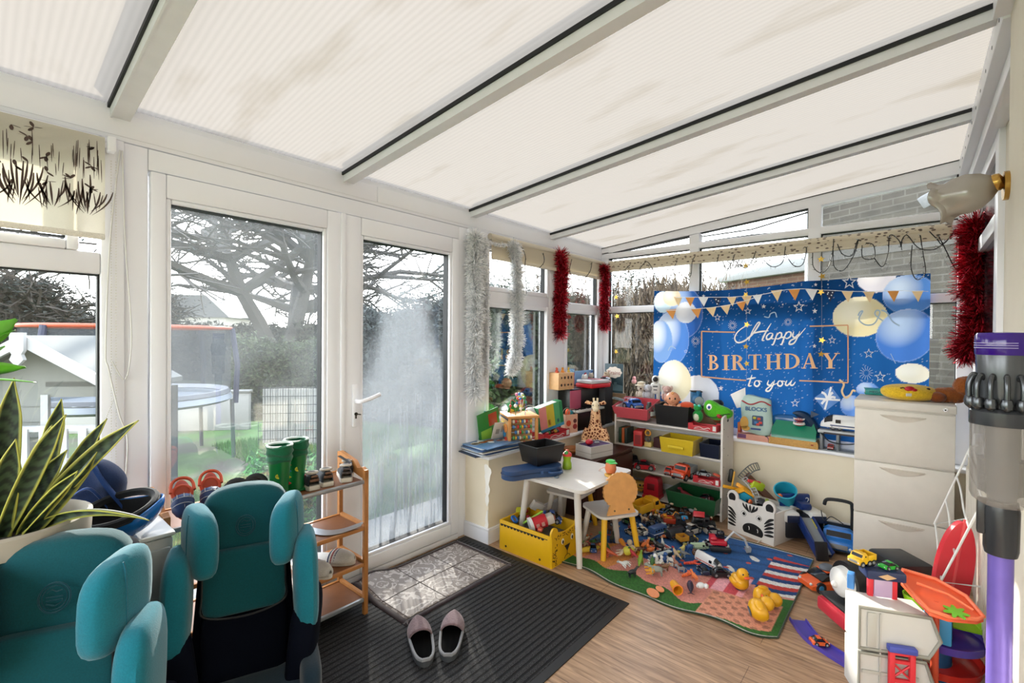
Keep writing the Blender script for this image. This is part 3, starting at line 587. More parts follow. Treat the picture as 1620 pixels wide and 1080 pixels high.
G().bx(0, L+1, 0, 3, 0, 2.85).o('brick_wall', brick_mat('garage_brick', '#7a543c', '#68452f', '#86745f'), e); G().bx(-.15, L+1, -.12, 3.1, 2.85, 3.12, b=.02).o('fascia', mt('#b9bcbb', .6, 'paint'), e)
# red-roofed far houses between the hedge and the sky
for px, dep, w, lab in ((290, 42, 7, 'distant house with a grey roof left of the cedar'),):
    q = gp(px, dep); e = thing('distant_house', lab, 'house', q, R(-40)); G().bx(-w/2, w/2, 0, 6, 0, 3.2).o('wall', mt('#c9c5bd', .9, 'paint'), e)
    g = G(); g.prism([(-w/2-.4, 3.2), (w/2+.4, 3.2), (w/2-1.6, 5.2), (-w/2+1.6, 5.2)], 6.4, A=face_m((0, 6.2, 0), (1, 0, 0), (0, 0, 1))); g.o('roof', mt('#6a6a6c', .9, 'paint'), e)
    for k in range(3): G().bx(-2.4+k*2, -1.4+k*2, -.05, .02, 1.4, 2.5).o('window', mt('#3a4046', .2), e)
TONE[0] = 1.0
# ================================================================== LARGE THINGS INSIDE
def sup(g, c, r, e1=.5, e2=.5, rot=None, m=0, n=24, k=14, fn=None):   # soft cushion shape
    def pw(x, e): return math.copysign(abs(x)**e, x)
    A = Matrix.Translation(c) @ rotm(rot).to_4x4(); rings = []
    for i in range(k+1):
        a = -PI/2+PI*i/k; ca = max(pw(math.cos(a), e1), .012); sa = pw(math.sin(a), e1); ring_ = []
        for j in range(n):
            t = 2*PI*j/n; p = (r[0]*ca*pw(math.cos(t), e2), r[1]*ca*pw(math.sin(t), e2), r[2]*sa)
            ring_.append(fn(*p) if fn else p)
        rings.append(ring_)
    return g.loft(rings, m, A=A)
TEAL = fab('#0f6676'); TEALD = fab('#08474f'); NAVY = mt('#070b17', .95, 'paint'); BLKP = mt('#0c0d10', .5); CHROME = mt('#b9bcc0', .25, 'metal', .9)
def car_seat(label, loc, rot, hh):
    e = thing('child_car_seat', label, 'car seat', loc, rot, 'teal child car seats')
    lean = lambda z: .10+.17*(z-.2)              # front surface of the back at height z
    g = G()                                      # shell
    def fs(x, y, z): return (x*(1-.12*max(0, z)/.3), y+.17*z+.10*(x/.2)**2*-1.0*0, z)
    sup(g, (0, .155, .36), (.165, .05, .31), .3, .35, fn=fs); g.o('back_shell', NAVY, e)
    g = G(); sup(g, (0, .125, .525+hh*.5), (.135, .035, .105+hh*.5), .3, .3, fn=lambda x, y, z: (x, y+.17*z, z), k=16); g.o('back_cushion', TEALD, e); g = G(); sup(g, (0, .108, .32), (.137, .034, .12), .3, .3, fn=lambda x, y, z: (x, y+.17*z, z)); g.o('lower_cushion', NAVY, e)
    g = G(); g.tube(smooth_path([(-.13, .10, .60), (-.132, .088, .50), (-.125, .078, .435), (0, .070, .415), (.125, .078, .435), (.132, .088, .50), (.13, .10, .60)], 5), .0035, n=6); g.o('seam', BLKP, e)
    for s in (-1, 1):
        w = G()
        def fw(x, y, z, s=s): return (x+s*.02*(y/.1)*-1, y+.17*z, z)
        sup(w, (s*.198, .055, .515), (.045, .105, .155), .55, .6, rot=(0, s*R(-3), s*R(-14)), fn=fw, n=20); w.o('shoulder_wing', TEAL, e)
        w = G(); sup(w, (s*.195, .06, .29), (.05, .13, .17), .5, .5, rot=(0, s*R(6), s*R(-12))); w.o('side_guard', NAVY, e)
        w = G(); w.tube(smooth_path([(s*.21, -.05, .385), (s*.222, .03, .37), (s*.222, .11, .40)], 5), .004, n=6, flat=1); w.o('piping', fab('#2c93a8'), e)
    z0 = .70+hh
    g = G(); sup(g, (0, .195+.17*hh, z0-.01), (.155, .045, .115), .45, .42, fn=lambda x, y, z: (x, y+.17*z, z+.02*(1-(x/.155)**2))); g.o('headrest', TEALD, e)
    g = G(); sup(g, (0, .235+.17*hh, z0-.03), (.165, .045, .12), .4, .4); g.o('headrest_shell', NAVY, e)
    for s in (-1, 1):
        w = G()
        def fh(x, y, z, s=s): return (x-s*.10*max(0, -y)*1.0+s*.012*(z/.12), y+.17*z, z)
        sup(w, (s*.152, .095+.17*hh, z0-.012), (.05, .10, .104), .62, .7, rot=(R(6), s*R(-7), s*R(-20)), fn=fh, n=22); hb = w.o('headrest_bolster', TEAL, e)
        w = G(); ys = .12+.17*hh
        w.tube([(s*(.150+.030*math.cos(t)*.3)+s*.0, ys-.105*math.cos(t)*.0-.07, z0-.015+.11*math.sin(t)) for t in np.linspace(-1.3, 1.3, 9)], .0022, n=5)
        w.o('bolster_seam', fab('#125a6c'), hb)
    g = G(); yb = .140+.17*(hh); C0 = Vector((0, yb-.008, z0-.0)); M = Matrix.Rotation(R(90-9), 3, 'X')
    g.torus(C0, .034, .0022, n=28, k=6, rot=M); g.torus(C0, .027, .0012, n=24, k=5, rot=M)
    for q in (-.006, .002): g.box((0, C0.y-.001, C0.z+q), (.036, .002, .003), rot=(R(-9), 0, 0))
    g.tube([(-.018, C0.y-.001, C0.z-.012), (0, C0.y-.001, C0.z-.019), (.018, C0.y-.001, C0.z-.010)], .0016, n=5)
    g.tube([(-.016, C0.y+.001, C0.z+.013), (-.006, C0.y+.002, C0.z+.020), (.004, C0.y+.001, C0.z+.014), (.016, C0.y+.001, C0.z+.016)], .0014, n=5)
    g.o('embroidered_badge', mt('#0b3d49', .8, 'fabric'), e)
    g = G(); sup(g, (0, -.135, .135), (.20, .235, .095), .4, .35, fn=lambda x, y, z: (x, y, z+.10*max(0, abs(x)-.11)*3*(z > -.02)-.05*(y/.235)**2*(y < 0))); g.o('seat_cushion', fab('#17303f'), e)
    g = G(); sup(g, (0, -.12, .05), (.19, .21, .05), .3, .35); g.o('base', BLKP, e)
    for s in (-1, 1):
        w = G(); sup(w, (s*.205, -.03, .245), (.035, .12, .06), .5, .5); ar = w.o('armrest', fab('#152733'), e)
        w = G(); w.box((s*.185, -.095, .255), (.018, .03, .02), b=.005); w.o('belt_guide', mt('#b3262a', .4), ar)
    return e
cs = car_seat('teal child car seat in the middle, its back to the shoe rack', (.565, 1.615, 0), R(-21), -.005)
car_seat('teal child car seat cut off by the left edge, below the snake plant', (.070, 1.425, 0), R(-24), .02)
for c_ in [q for q in bpy.data.objects if q.parent and q.parent.name.startswith('child_car_seat')]:
    for v in c_.data.vertices: v.co.x *= (.86 if v.co.z > .56 and 'head' in c_.name or 'badge' in c_.name or 'bolster' in c_.name else .93)

# ---- shoe rack
BAM = mt('#b4783f', .5, 'wood'); BOARD = mt('#7a4a26', .45, 'wood'); TAPE = mt('#a3a8ad', .3, 'metal', .6)
e = thing('shoe_rack', 'bamboo shoe rack with four shelves in front of the left glass door', 'shoe rack', (0, 0, 0))
X0, X1, Y0, Y1 = .435, 1.25, 1.99, 2.25
for x in (X0, X1-.022):
    for y, h in ((Y0, .705), (Y1-.022, .72)): G().bx(x, x+.022, y, y+.022, 0, h, b=.003).o('post', BAM, e)
    g = G(); yy = (Y0+Y1)/2
    pr = [(Y0+.0, .70), (Y0+.03, .715), (Y0+.07, .705), (yy-.03, .735), (Y1-.02, .76), (Y1, .755), (Y1, .70), (yy+.05, .70), (yy, .685), (Y0+.05, .668), (Y0, .66)]
    g.prism(pr, .02, A=face_m((x+.001, 0, 0), (0, 1, 0), (0, 0, 1))); g.o('side_handle', BAM, e)
    for z in (.445, .27, .10): G().bx(x+.003, x+.019, Y0+.022, Y1-.022, z-.022, z-.002).o('side_rail', BAM, e)
for i, z in enumerate((.655, .43, .255, .085)):
    G().bx(X0+.022, X1-.022, Y0+.014, Y1-.01, z-.008, z).o('shelf', BOARD, e); G().bx(X0+.022, X1-.022, Y0+.002, Y0+.016, z-.014, z+.003, b=.002).o('shelf_rail', TAPE if i in (0, 3) else BAM, e, label='shelf rail wrapped in silver tape' if i in (0, 3) else None)
    G().bx(X0+.022, X1-.022, Y1-.02, Y1-.006, z-.012, z+.004).o('back_rail', BAM, e)
g = G(); ps = smooth_path([(.98, 2.21, .445), (1.03, 2.14, .437), (1.07, 2.06, .434), (1.13, 2.02, .436), (1.22, 1.995, .45)], 5)
g.loft([[(p.x-.02, p.y-.02, p.z), (p.x+.02, p.y+.016, p.z+.002), (p.x+.02, p.y+.016, p.z+.004), (p.x-.02, p.y-.02, p.z+.002)] for p in ps]); g.o('tape_strip', TAPE, e)

# ---- shoes
def trainer(label, loc, rot, upper='#1d2227', band='#6b4a33', lace=True, L=.17, sole='#d8d2c4'):
    e = thing('shoe', label, 'shoe', loc, rot, 'shoes on the top of the rack')
    def sec(t, w, h, z0=0): return [(w*math.cos(a), 0, 0) for a in ()]
    g = G(); rings = []                            # sole, heel at -y (towards the viewer)
    for y, w in ((0, .022), (.012, .029), (.05, .029), (.09, .031), (.13, .035), (.155, .028), (.17, .010)): rings.append([(w, y*L/.17, .0), (w*1.02, y*L/.17, .012), (w*.96, y*L/.17, .020), (-w*.96, y*L/.17, .020), (-w*1.02, y*L/.17, .012), (-w, y*L/.17, 0)])
    g.loft(rings); g.o('sole', mt(sole, .6), e)
    g = G(); rings = []
    for y, w, z in ((.004, .022, .066), (.012, .027, .075), (.04, .027, .068), (.07, .026, .070), (.09, .029, .060), (.12, .033, .045), (.15, .029, .034), (.166, .012, .022)):
        rings.append([(w*math.cos(a)*(1 if a < PI*.3 or a > PI*.7 else .8), y*L/.17, .018+(z-.018)*math.sin(a)**.7) for a in np.linspace(0, PI, 11)])
    g.loft(rings, closed=False); g.o('upper', mt(upper, .6, 'fabric'), e)
    g = G(); g.torus((0, .035*L/.17, .073), .023, .006, n=20, rot=(R(-6), 0, 0)); g.o('collar', fab('#b6ada0'), e)
    g = G(); g.box((0, .001, .045), (.04, .006, .012), b=.002); g.box((0, .001, .062), (.030, .006, .010), b=.002); g.o('heel_tab', mt(band, .6), e)
    g = G(); g.ball((0, .035*L/.17, .072), (.02, .026, .008)); g.o('lining', fab('#4a433c'), e)
    return e
t0 = trainer('small black and brown trainer touching the right green welly', (1.0, 2.03, .657), R(-6))
dup(t0, (1.068, 2.035, .657), R(-10), 'small black and brown trainer, second one right of the green wellies')
t1 = trainer('black high trainer with a strap, nearest shoe to the rack end', (1.155, 2.03, .657), R(-25), '#15181d', '#3a2f2a', L=.19)
g = G(); g.box((0, .085, .088), (.016, .10, .004), b=.001, rot=(R(12), 0, R(30))); g.o('strap', BLKP, t1)
dup(t1, (1.2, 2.10, .657), R(-32), 'black high trainer half hidden behind its pair at the rack end')
def welly(label, loc, rot):
    e = thing('wellington_boot', label, 'boot', loc, rot, 'green wellington boots'); g = G(); rings = []
    for z, r, y in ((0.012, .036, .0), (.05, .036, .0), (.11, .039, -.004), (.165, .045, -.005)): rings.append([(r*math.cos(a), y+r*1.15*math.sin(a), z) for a in np.linspace(0, 2*PI, 21)[:-1]])
    g.loft(rings); g.o('shaft', mt('#0d6a34', .3), e)
    g = G(); g.ball((0, .065, .032), (.036, .075, .036)); g.bx(-.036, .036, -.04, .135, 0, .012, b=.005); g.o('foot', mt('#0f6e38', .3), e)
    g = G(); rings = []
    for k, (z, r) in enumerate(((.160, .046), (.172, .052), (.185, .047), (.198, .054), (.212, .050), (.226, .053), (.230, .046), (.222, .042))): rings.append([(r*math.cos(a)*(1+.03*math.sin(5*a+k)), -.005+r*1.12*math.sin(a), z+.004*math.sin(3*a+k)) for a in np.linspace(0, 2*PI, 25)[:-1]])
    g.loft(rings, cap=False); g.o('cuff', fab('#155a3a'), e)
    g = G(); g.torus((0, -.005, .228), .049, .005, n=24, k=6); g.ball((0, -.005, .21), (.043, .045, .004)); g.o('drawstring', fab('#c3ccc5'), e)
    g = G(); g.prism(circ(0, 0, .016, 14, .011), .003, A=face_m((-.010, -.042, .105), (.95, -.1, 0), (0, .0, 1))); bd = g.o('yellow_patch', mt('#d8cf2a', .5), e)
    text('DINO', .011, .0004, '#222222', 'patch_lettering', bd, M=face_m((-.010, -.0455, .105), (.95, -.1, 0), (0, .0, 1)))
    for k, c in enumerate(('#c8392f', '#d9c53a', '#2f6fb0', '#c8392f')): g = G(); g.prism([(0, 0), (.013, .008), (0, .016)], .004, A=face_m((.036, -.005, .05+k*.026), (.8, -.6, 0), (0, 0, 1))); g.o('spike', mt(c, .5), e)
    return e
w0 = welly('left green wellington boot with a yellow dinosaur patch', (.852, 2.045, .657), R(-8)); dup(w0, (.945, 2.10, .657), R(6), 'right green wellington boot, behind and right of its pair')
def clog(label, loc, rot, body, deck, web=True):
    e = thing('clog', label, 'clog', loc, rot, 'orange clogs'); g = G()
    def f(x, y, z): return (x, y, z)
    g = G(); g.prism([(.030*math.cos(a), .075*math.sin(a)) for a in np.linspace(0, 2*PI, 28)[:-1]], .02); g.o('sole', mt(body, .6), e)
    g = G(); rings = []
    for y, w, h in ((.0, .031, .040), (.02, .035, .044), (.045, .033, .036), (.065, .022, .026), (.074, .008, .020)): rings.append([(w*math.cos(a), y, .015+h*math.sin(a)) for a in np.linspace(0, PI, 13)])
    g.loft(rings, closed=False); u = g.o('upper', mt(deck, .6), e, solid=.003)
    g = G()
    for k in range(5): a = .35+k*.62; g.tube([(.035*math.cos(a), .0, .018+.044*math.sin(a)), (.030*math.cos(a), .045, .017+.035*math.sin(a)), (.01*math.cos(a), .072, .016+.02*math.sin(a))], .0012, n=4)
    for y, w, h in ((.015, .0355, .0455), (.035, .0345, .041)): g.tube([(w*math.cos(a), y, .016+h*math.sin(a)) for a in np.linspace(.1, PI-.1, 9)], .0012, n=4)
    g.o('pale_lines', mt('#c9c6bf', .6), u)
    g = G(); g.tube([(.036*math.cos(a), -.018-.055*abs(math.sin(a))**.6, .038+.03*0) for a in np.linspace(PI, 2*PI, 13)], .0055, n=6, flat=1.6); g.torus((0, -.02, .022), .03, .006, n=20, rot=None); g.o('heel_strap', mt(body, .6), e)
    g = G(); g.ball((0, -.02, .022), (.026, .05, .004)); g.o('footbed', mt('#a8442c', .7), e); return e
c0 = clog('orange clog with a dark blue front, nearest the window post', (.50, 2.035, .657), (R(-48), 0, R(172)), '#c9502f', '#243a63')
c0.location = (.505, 2.05, .735)
dup(c0, (.60, 2.06, .74), (R(-52), 0, R(166)), 'orange clog with a dark blue front, right of its pair')
def sandal(label, loc, rot):
    e = thing('sandal', label, 'sandal', loc, rot, 'black sandals'); g = G(); g.prism([(.034*math.cos(a), .075*math.sin(a)) for a in np.linspace(0, 2*PI, 24)[:-1]], .018); g.o('sole', mt('#17181a', .6), e)
    g = G()
    for y, h in ((-.03, .055), (.02, .045), (.045, .035)): g.tube([(.034*math.cos(a), y, .015+h*math.sin(a)) for a in np.linspace(0, PI, 11)], .006, n=6, flat=2)
    g.tube([(.033*math.cos(a), -.03-.04*abs(math.sin(a)), .045) for a in np.linspace(PI, 2*PI, 11)], .006, n=6, flat=1.5); g.o('strap', mt('#0f1012', .35), e); return e
s0 = sandal('black strap sandal beside the orange clogs', (.69, 2.06, .70), (R(40), 0, R(180))); dup(s0, (.765, 2.07, .70), (R(40), 0, R(172)), 'black strap sandal beside the left green welly')
def slipper_open(label, loc, rot, stripes=True):
    e = thing('slipper', label, 'slipper', loc, rot, 'striped grey slippers'); g = G(); g.prism([(.045*math.cos(a)*(1.05 if math.sin(a) > 0 else .9), .125*math.sin(a)) for a in np.linspace(0, 2*PI, 30)[:-1]], .022); g.o('sole', mt('#cfcac0', .6), e)
    rings = []; g = G()
    S = ((.0, .046, .040), (.02, .048, .046), (.05, .049, .048), (.08, .044, .042), (.105, .03, .034), (.122, .010, .024))
    for y, w, h in S: rings.append([(w*math.cos(a), y, .012+h*math.sin(a)) for a in np.linspace(0, PI, 15)])
    g.loft(rings, closed=False); u = g.o('upper', fab('#b9b5ae'), e, solid=.004)
    for y, c in ((.008, '#2b3a5e'), (.024, '#8f2b2f'), (.040, '#2b3a5e')):
        g = G(); g.tube([((.0485)*math.cos(a), y, .012+(.041+.25*(min(y, .024)))*math.sin(a)+.001) for a in np.linspace(.05, PI-.05, 13)], .004, n=6, flat=.5); g.o('stripe', fab(c), u)
    return e
a0 = slipper_open('grey slipper with red and blue stripes, nearer the car seat', (1.02, 2.10, .257), R(-205+40)); dup(a0, (1.135, 2.13, .257), R(-150), 'grey slipper with red and blue stripes, beside the rack end post')

# ---- plants
stand = thing('plant_stand', 'small dark wooden stand under the grey plant pot', 'stand', (.05, 1.80, 0)); g = G(); g.bx(-.16, .13, -.16, .16, .53, .555, b=.005); g.o('top', BOARD, stand)
for x in (-.14, .11):
    for y in (-.14, .14): G().bx(x-.015, x+.015, y-.015, y+.015, 0, .53).o('leg', BOARD, stand)
e = thing('snake_plant', 'snake plant with yellow edged leaves in a large stone grey pot', 'potted plant', (.05, 1.80, .556))
g = G(); g.lathe((0, 0, 0), [(.001, 0), (.12, 0), (.125, .01), (.155, .24), (.158, .245), (.172, .25), (.175, .30), (.165, .305), (.155, .295), (.15, .26), (.001, .255)], n=40, cap=False); g.o('pot', mt('#a69e90', .8, 'paint'), e)
g = G(); g.ball((0, 0, .262), (.148, .148, .015)); g.o('soil', mt('#241a13', .95, 'plush'), e)
def snake_mat():
    m, n, p = newmat('snake_leaf'); a = n.n('VertexColor'); a.layer_name = 'col'; n.l(a.outputs[0], p.inputs['Base Color']); p.inputs['Roughness'].default_value = .6; return m
SNK = snake_mat(); r = random.Random(4)
def snake_leaf(par, base, d, L, w, bend, seed):
    rr = random.Random(seed); nu, nv = 8, 54; V = []; Cc = []; d = Vector(d).normalized(); sd = d.cross(Vector((rr.uniform(-.3, .3), -1, .2))).normalized(); p = Vector(base); q = d.copy(); tw = rr.uniform(-.9, .9)
    for j in range(nv+1):
        t = j/nv; ww = w*(.55+.9*t*(1-t)*1.6)*(1 if t < .75 else max(.02, 1-((t-.75)/.25)**1.6)); nn = sd.cross(q).normalized(); s2 = (sd*math.cos(tw*t)+nn*math.sin(tw*t)); n2 = s2.cross(q)
        for i in range(nu+1):
            u = i/nu*2-1; V.append(tuple(p+s2*(u*ww/2)+n2*(.35*ww*u*u)))
            edge = abs(u) > .78; band = (math.sin(t*L*190+2*math.sin(u*3+seed)) > .1)
            Cc.append((.42, .42, .07, 1) if edge else ((.006, .016, .008, 1) if band else (.035, .065, .03, 1)))
        q = (q+Vector(bend)*(1/nv)).normalized(); p = p+q*(L/nv)
    g = G(); g.v = V; g.f = [(j*(nu+1)+i, j*(nu+1)+i+1, (j+1)*(nu+1)+i+1, (j+1)*(nu+1)+i) for j in range(nv) for i in range(nu)]; g.mi = [0]*len(g.f)
    o = g.o('leaf', SNK, par, solid=.003); ca = o.data.color_attributes.new('col', 'FLOAT_COLOR', 'POINT')
    for i, c in enumerate(Cc): ca.data[i].color = c
rt = Vector((.654, -.757, 0)); fw = Vector((.757, .654, 0))
for k, (a, b_, L, w, bd) in enumerate(((.05, .05, .42, .055, (0, 0, 0)), (.75, .1, .42, .05, (.25, -.3, 0)), (.62, -.1, .40, .045, (.1, -.15, .1)), (-.2, .1, .30, .05, (-.1, .1, 0)), (-.45, -.1, .32, .045, (-.3, .3, 0)), (.3, -.2, .30, .05, (.1, -.1, 0)), (.35, .2, .25, .045, (.2, -.2, 0)), (-.6, .2, .34, .05, (-.2, .3, -.2)), (.1, -.35, .24, .05, (0, 0, -.2)), (-.05, -.2, .28, .05, (0, -.1, 0)), (1.15, .05, .34, .04, (.4, -.4, -1.2)), (.9, -.2, .26, .04, (.3, -.3, .2)), (-.85, 0, .3, .05, (-.4, .4, .1)), (.5, .3, .33, .04, (0, 0, 0)), (-.25, -.3, .24, .05, (-.2, .1, -.9)), (.9, .0, .30, .045, (.2, -.2, .3)), (-.1, .35, .36, .05, (0, 0, 0)), (.2, .1, .30, .04, (.1, -.1, .1)))):
    dd = rt*a*.9+fw*b_+Vector((0, 0, 1)); bs = rt*(a*.055)+fw*(b_*.12)+Vector((r.uniform(-.03, .03), r.uniform(-.03, .03), .26)); snake_leaf(e, bs, dd, L, w, bd, k)
# second plant at the left edge: stem and broad leaves
e = thing('rubber_plant', 'bright green broad leaved plant reaching in at the left edge', 'potted plant', (-.36, 1.52, 0))
g = G(); g.lathe((0, 0, .56), [(.001, 0), (.09, 0), (.12, .2), (.125, .21), (.115, .21), (.11, .18), (.001, .17)], n=26, cap=False); g.o('pot', mt('#7b5b48', .8, 'paint'), e)
G().cyl((0, 0, 0), (0, 0, .56), .11, .11).o('pot_stand', BOARD, e)
g = G(); g.tube(smooth_path([(0, 0, .72), (.02, -.02, .95), (.1, -.06, 1.15), (.18, -.1, 1.3), (.26, -.1, 1.42)]), .008, n=6); g.tube(smooth_path([(.1, -.06, 1.15), (.24, -.10, 1.23), (.32, -.12, 1.28)]), .005, n=6); g.o('stem', mt('#4f7a2c', .6, 'leaf'), e)
def leaf_m(par, b, d, L, w, up=(0, 0, 1), droop=-.3):
    d = Vector(d).normalized(); s = d.cross(Vector(up)).normalized(); p = Vector(b); rg = []; q = d.copy()
    for j in range(11):
        t = j/10; ww = w*math.sin(PI*min(.98, t**.8+.02))*.5+.002; n = s.cross(q); rg.append([tuple(p+s*(u*ww)+n*(.25*ww*abs(u))) for u in (-1, -.5, 0, .5, 1)]); q = (q+Vector((0, 0, droop*.1))).normalized(); p = p+q*(L/10)
    g = G(); g.loft(rg, closed=False, cap=False); return g.o('leaf', mt('#5aa32c', .4, 'leaf'), par, solid=.001)
for (px, py, tx, ty, w) in ((-40, 545, 24, 503, .04), (-45, 560, 22, 520, .028), (-40, 590, 40, 578, .04), (-30, 570, 8, 546, .03), (-45, 600, 57, 601, .018), (-45, 610, 12, 580, .03), (-60, 620, -5, 650, .04)):
    A_ = atd(px, py, .98)-e.location; B2 = atd(tx, ty, 1.02)-e.location; dd = B2-A_; leaf_m(e, A_, dd, dd.length, w, up=(.75, .3, .75) if w > .03 else (0, 0, 1), droop=-.1)
# ---- storage drawers, helmet, bag
e = thing('storage_drawers', 'white plastic storage tower under the blue helmet', 'storage drawers', (.31, 1.97, 0)); G().bx(-.12, .12, -.13, .13, 0, .69, b=.012).o('body', mt('#c9c9c6', .45), e)
for k in range(3): G().bx(-.11, .11, -.142, -.128, .03+k*.22, .22+k*.22, b=.006).o('drawer', mt('#bdbfbe', .3), e)
G().bx(-.125, .125, -.135, .135, .69, .705, b=.006).o('lid', mt('#dcdcd8', .4), e)
hx = .30; hy = 1.915
e = thing('scooter_helmet', 'glossy blue child helmet lying tilted beside the grey plant pot', 'helmet', (hx, hy, .79), (R(14), R(-6), R(-40)))
g = G(); rings = []
for i in range(9):
    t = i/8*PI*.5; rings.append([((.125*math.cos(t)+.002)*math.cos(a), (.09*math.cos(t)+.002)*math.sin(a), -.085*math.sin(t)+(.03*math.cos(a)**2-.012)*(1-i/8)) for a in np.linspace(0, 2*PI, 37)[:-1]])
g.loft(rings, cap=False); g.o('shell', mt('#1d63ac', .22), e, solid=.006)
g = G(); rings = []
for i in range(8):
    t = i/7*PI*.5; rings.append([((.115*math.cos(t)+.002)*math.cos(a), (.08*math.cos(t)+.002)*math.sin(a), -.075*math.sin(t)+(.03*math.cos(a)**2-.010)*(1-i/7)) for a in np.linspace(0, 2*PI, 31)[:-1]])
g.loft(rings, cap=False); g.torus((0, 0, .004), .1, .013, n=30, rot=None); g.o('lining', fab('#16181c'), e)
g = G(); g.box((-.055, -.082, -.028), (.05, .006, .012), rot=(0, 0, R(-12)), b=.002)
for k in range(3): g.cyl((-.02+k*.014, -.092, -.03), (-.02+k*.014, -.084, -.03), .004, n=10)
g.cyl((-.02, -.087, -.055), (-.02, -.075, -.055), .007, n=12); g.o('vent', BLKP, e)
e = thing('backpack', 'crumpled navy bag with pale beads hanging over it', 'bag', (.27, 2.10, .706), R(-40)); g = G()
sup(g, (0, 0, .115), (.085, .05, .10), .7, .7, n=40, k=24, fn=lambda x, y, z: (x+.008*math.sin(40*z+20*y), y+.010*math.sin(55*x+30*z), z+.006*math.sin(60*x))); g.o('body', mt('#1b2d52', .8, 'fabric'), e)
g = G(); g.tube(smooth_path([(-.08, -.05, .16), (-.03, -.075, .12), (.03, -.07, .14), (.085, -.045, .04)]), .009, n=6, flat=.4); g.tube(smooth_path([(.02, -.05, .22), (.07, -.055, .14), (.115, -.03, .05)]), .012, n=6, flat=.4); g.o('strap', mt('#20407a', .8, 'fabric'), e)
e = thing('carrier_bag', 'pale floral carrier bag squashed between plant pot and helmet', 'bag', (.185, 1.865, .706), R(-40)); g = G()
sup(g, (0, 0, .05), (.05, .025, .055), .8, .8, n=26, k=16, fn=lambda x, y, z: (x+.006*math.sin(90*z), y+.006*math.sin(80*x), z)); g.o('bag_body', mt('#a9b9b4', .6, 'paper'), e); g = G()
for k in range(14): g.ball((r.uniform(-.04, .04), -.027, r.uniform(.01, .09)), (.006, .003, .006), n=8)
g.o('flower_print', mt('#6f9a8a', .6), e)
# ---- blind cords and beads on the post
e = thing('blind_chain', 'white beaded blind chain hanging down the window post', 'chain', (0, 0, 0)); g = G()
for x in (.338, .352):
    for k in range(120): g.ball((x, 2.285, 2.0-k*.0105), .0022, n=5)
for k in range(40): a = PI+PI*k/39; q = Vector((.3, 2.2, 0)); g.ball((.235+.028*math.cos(a), 2.15, .93+.045*math.sin(a)), .003, n=5)
for k in range(30): g.ball((.263+(.345-.263)*k/29, 2.15+(2.285-2.15)*k/29, .93+k*.006), .0022, n=5)
g.o('bead', mt('#dddcd6', .4), e)
e = thing('white_cable', 'thin white cable looped down the window post', 'cable', (0, 0, 0)); g = G()
g.tube(smooth_path([(.365, 2.29, 2.05), (.335, 2.285, 1.7), (.322, 2.285, 1.3), (.33, 2.28, 1.22), (.36, 2.28, 1.05), (.385, 2.285, .95), (.38, 2.285, .8)]), .003, n=5); g.tube(smooth_path([(.372, 2.29, 2.05), (.38, 2.287, 1.7), (.398, 2.285, 1.35), (.38, 2.285, 1.18), (.34, 2.28, 1.25)]), .0025, n=5); g.o('cord', mt('#d9d9d6', .5), e)
# ---- mats
def ribbed_mat():
    m, n, p = newmat('ribbed_black_mat'); tc = n.n('TexCoord'); s = n.n('SeparateXYZ'); n.l(tc.outputs['Object'], s.inputs[0])
    a = n.n('Math', operation='MULTIPLY'); a.inputs[1].default_value = 2*PI/.030; n.l(s.outputs['Y'], a.inputs[0]); b = n.n('Math', operation='SINE'); n.l(a.outputs[0], b.inputs[0])
    c = n.n('MapRange'); c.inputs['From Min'].default_value = -.75; c.inputs['From Max'].default_value = -.3; n.l(b.outputs[0], c.inputs['Value'])
    no = n.n('TexNoise'); no.inputs['Scale'].default_value = 260; no.inputs['Detail'].default_value = 3; n.l(tc.outputs['Object'], no.inputs['Vector'])
    cr = n.n('ValToRGB'); e_ = cr.color_ramp.elements; e_[0].position = .46; e_[0].color = (.014, .014, .015, 1); e_[1].position = .72; e_[1].color = (.08, .08, .083, 1); n.l(no.outputs[0], cr.inputs[0])
    mx = n.n('Mix', data_type='RGBA'); mx.inputs[6].default_value = (.004, .004, .005, 1); n.l(c.outputs[0], mx.inputs[0]); n.l(cr.outputs[0], mx.inputs[7]); n.l(mx.outputs[2], p.inputs['Base Color']); p.inputs['Roughness'].default_value = .8; p.inputs['Specular IOR Level'].default_value = .3
    bp = n.n('Bump'); bp.inputs['Distance'].default_value = .006; bp.inputs['Strength'].default_value = .9; n.l(c.outputs[0], bp.inputs['Height']); n.l(bp.outputs[0], p.inputs['Normal']); return m
e = thing('door_mat', 'large black ribbed mat in front of the glass doors', 'mat', (0, 0, 0)); G().bx(.34, 2.135, 1.12, 2.265, 0, .007, b=.002).o('pile', ribbed_mat(), e)
g = G(); g.bx(.30, 2.175, 1.08, 1.12, 0, .005); g.bx(.30, 2.175, 2.265, 2.285, 0, .005); g.bx(2.135, 2.175, 1.12, 2.265, 0, .005); g.bx(.30, .34, 1.12, 2.265, 0, .005); g.o('rubber_edge', mt('#0b0b0c', .5), e)
